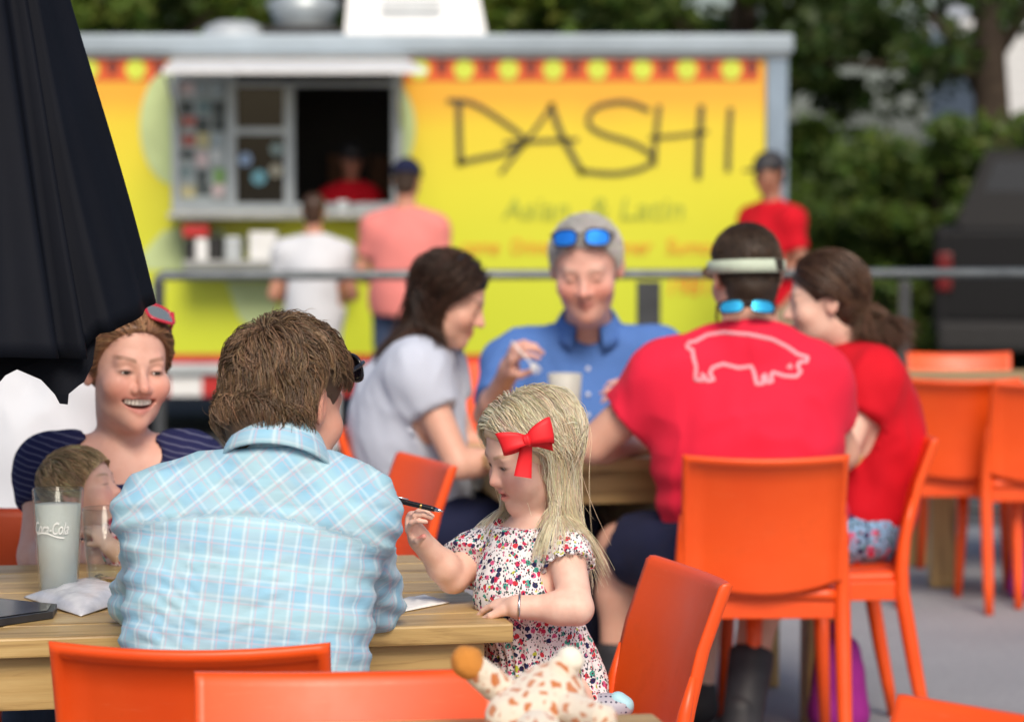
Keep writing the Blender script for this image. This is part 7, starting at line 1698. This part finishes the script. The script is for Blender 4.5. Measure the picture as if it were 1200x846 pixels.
# ------------------------------------------------------------------ people at the trailer
def standing(label, px, Y, top_py, yaw, shirt, legsmat, hair, H_m=1.72, wide=1.0, cap=None, lean=0.0, armpose='bent', short=None, skin=(0.55, 0.28, 0.19), long=0.0, floor=LOT):
    x = (px - 600) / F * Y; ztop = P(px, top_py, Y)[2]; k = (ztop - floor) / 1.78
    Rb = Rz(rad(yaw)); o = np.array((x, Y, floor))
    def W_(p): return o + Rb @ (np.array(p, float) * k) + np.array((lean * p[2], 0, 0))
    J = dict(neck=W_((0, 0.02, 1.47)), chest=W_((0, 0.02, 1.27)), pel=W_((0, 0.03, 0.97)))
    for s, q in (('L', 1), ('R', -1)):
        J['sh' + s] = W_((q * 0.165 * wide, 0.02, 1.375)); J['el' + s] = W_((q * 0.235 * wide, 0.04, 1.10)); J['wr' + s] = W_((q * 0.17, -0.2, 1.05)) if armpose == 'bent' else W_((q * 0.26 * wide, -0.03, 0.88))
        J['hip' + s] = W_((q * 0.09, 0.03, 0.93)); J['kn' + s] = W_((q * 0.1, 0.01, 0.5)); J['an' + s] = W_((q * 0.11, 0.03, 0.09)); J['toe' + s] = W_((q * 0.13, -0.13, 0.035))
    B = Body(J, k * wide * 1.02, k * wide, k, k); H = Head(W_((0, -0.005, 1.655)), Rb @ HR(0, 8, 0), 1.0 * k)
    t = empty('person', (0, 0, 0), 0, label, 'person')
    f = Fld(); B.torso(f); B.neck(f, H, 0.052 * k); B.arms(f); B.legs(f); H.add(f)
    for s, q in (('L', 1), ('R', -1)): hand(f, J['wr' + s], Rb @ np.array((-q * 0.1, -0.9, -0.3)) if armpose == 'bent' else np.array((0, 0, -1.0)), Rb @ np.array((-q, 0, 0.0)), q, k)
    skin_obj(f, t, 0.018, [head_box(H, 0.009)], H, skin, {})
    sh = Fld(); B.torso(sh); s2 = Fld(); s2.ext(sh, 0.016); s2.cone(J['chest'], J['pel'] - np.array((0, 0, 0.06 + long)), 0.14 * k * wide, 0.165 * k * wide, 0.06)
    for s in 'LR': B.sleeve(s2, s, 0.6, 0.062 * k, 0.064 * k)
    s2.cyl(J['neck'] + np.array((0, 0, 0.03)), J['neck'] + np.array((0, 0, 0.16)), 0.12)
    for s in 'LR': B.cut(s2, s, 0.62, 0.1)
    p_ = J['pel'] - np.array((0, 0, 0.1 + long)); s2.cyl(p_, p_ - np.array((0, 0, 0.3)), 0.4)
    cloth_obj('shirt', s2, t, 0.016, shirt, [(0.006, 22, (1, 1, 1))]); trousers(B, t, legsmat, short, 'trousers' if short is None else 'shorts', 0.014, 0.02); shoes(B, t)
    hc = Fld(); c_, r_ = H.cran(0.008); hc.ell(H.L(c_), r_ * H.s, H.R, 0.02); hc.ell(H.L((0, 0.05, -0.03)), np.array((0.066, 0.052, 0.075)) * H.s, H.R, 0.02); hc.ell(H.L((0, -0.11, -0.05)), np.array((0.14, 0.1, 0.11)) * H.s, H.R, 0.008, True)
    hair_obj([hair_cap(hc, 0.009, hair)], t)
    if cap is not None:
        f2 = Fld(); c_, r_ = H.cran(0.018); f2.ell(H.L(c_), r_ * H.s, H.R, 0.01); f2.cyl(H.L((0, 0, 0.03)), H.L((0, 0, -0.2)), 0.3); f2.ell(H.L((0, -0.13, 0.036)), np.array((0.07, 0.07, 0.008)) * H.s, H.R, 0.01); V, Fc = f2.mesh(0.009); link('cap', np_mesh('cap', V, Fc), t, cap)
    return t
standing('woman in white top and dark brown hair queuing at the serving window', 368, 17.6, 226, 178, WHITEC, WHITEC, (0.06, 0.03, 0.018), wide=1.14, long=0.25)
standing('man in salmon shirt and navy cap standing at the serving window', 470, 17.3, 186, 168, PINKC, DENIM, (0.05, 0.03, 0.02), wide=1.12, cap=NAVY, lean=0.02)
standing('man in red shirt and black cap standing beside the trailer corner', 901, 17.9, 178, -48, REDTEE2, KHAKI, (0.03, 0.02, 0.015), wide=1.0, cap=SHOE, skin=(0.34, 0.17, 0.11), short=0.9)
standing('trailer worker in red shirt leaning at the serving window', 412, 19.12, 168, 10, REDTEE2, NAVY, (0.02, 0.015, 0.012), wide=0.95, cap=SHOE, skin=(0.36, 0.17, 0.11), floor=LOT + ZB + 0.06)

# ------------------------------------------------------------------ plush giraffe
def giraffe_mat():
    n = NT('giraffe_plush'); v = n.coords(); wv = n.new('ShaderNodeTexNoise'); wv.inputs['Scale'].default_value = 45; n.lk(v, wv.inputs['Vector'])
    vv = n.new('ShaderNodeVectorMath', operation='MULTIPLY_ADD'); n.lk(wv.outputs['Color'], vv.inputs[0]); vv.inputs[1].default_value = (0.012,) * 3; n.lk(v, vv.inputs[2])
    vo = n.new('ShaderNodeTexVoronoi'); vo.feature = 'DISTANCE_TO_EDGE'; vo.inputs['Scale'].default_value = 52; n.lk(vv.outputs[0], vo.inputs['Vector'])
    m_ = n.ramp(vo.outputs['Distance'], [(0.16, (0, 0, 0)), (0.24, (1, 1, 1))]); n.color(n.mix(m_, (0.78, 0.70, 0.58), (0.55, 0.17, 0.04)))
    n.b.inputs['Roughness'].default_value = 0.95; n.b.inputs['Sheen Weight'].default_value = 0.6; n.bump(n.noise(v, 350, 3), 0.8, 0.004); return n.m
GIR = giraffe_mat(); TAN = fabric_mat('tan_plush', (0.58, 0.24, 0.05), 0.95, 400, 0.6, 0.5); CRM = fabric_mat('cream_plush', (0.8, 0.76, 0.66), 0.95, 400, 0.6, 0.5)
gy = 4.02; gp = P(628, 846, gy)
t = empty('plush_giraffe', (0, 0, 0), 0, 'plush toy giraffe lying on its back on the pine table', 'toy')
def plush(f, name, mat, parent, step=0.004, fur=0.0016):
    V, Fc = f.mesh(step); V = V + vnormals(V, Fc) * (fur * wob(V, 260, 5))[:, None]; return link(name, np_mesh(name, V, Fc), parent, mat)
f = Fld(); f.ell(P(628, 828, gy), (0.058, 0.062, 0.04), None, 0.02); f.cone(P(650, 828, gy), P(600, 842, gy - 0.05), 0.036, 0.036, 0.02); f.ell(P(650, 805, gy + 0.01), (0.036, 0.036, 0.03), HR(0, 0, 35), 0.03)
f.cyl((gp[0], gy, 0.5), (gp[0], gy, TZ + 0.002), 0.4)
plush(f, 'torso', GIR, t)
f = Fld(); f.cone(P(604, 822, gy), P(560, 786, gy - 0.02), 0.0235, 0.0195, 0.01); plush(f, 'leg', GIR, t); f = Fld(); f.ell(P(548, 776, gy - 0.025), (0.0215, 0.022, 0.0245), HR(0, 0, -40), 0.01); plush(f, 'hoof', TAN, t)
f = Fld(); f.cone(P(644, 812, gy), P(660, 784, gy), 0.032, 0.022, 0.01); plush(f, 'leg', GIR, t); f = Fld(); f.ell(P(668, 773, gy), (0.020, 0.021, 0.0185), HR(0, 0, 40), 0.01); plush(f, 'hoof', CRM, t)
f = Fld(); f.cone(P(660, 830, gy - 0.03), P(705, 842, gy - 0.09), 0.024, 0.02, 0.01); plush(f, 'leg', GIR, t)
f = Fld(); f.ell(P(630, 862, gy - 0.12), (0.032, 0.045, 0.026), None, 0.02); f.cone(P(630, 850, gy - 0.04), P(630, 860, gy - 0.11), 0.026, 0.024, 0.02); plush(f, 'head', GIR, t); f = Fld(); f.ell(P(632, 868, gy - 0.165), (0.024, 0.024, 0.02), None, 0.01); plush(f, 'muzzle', TAN, t)
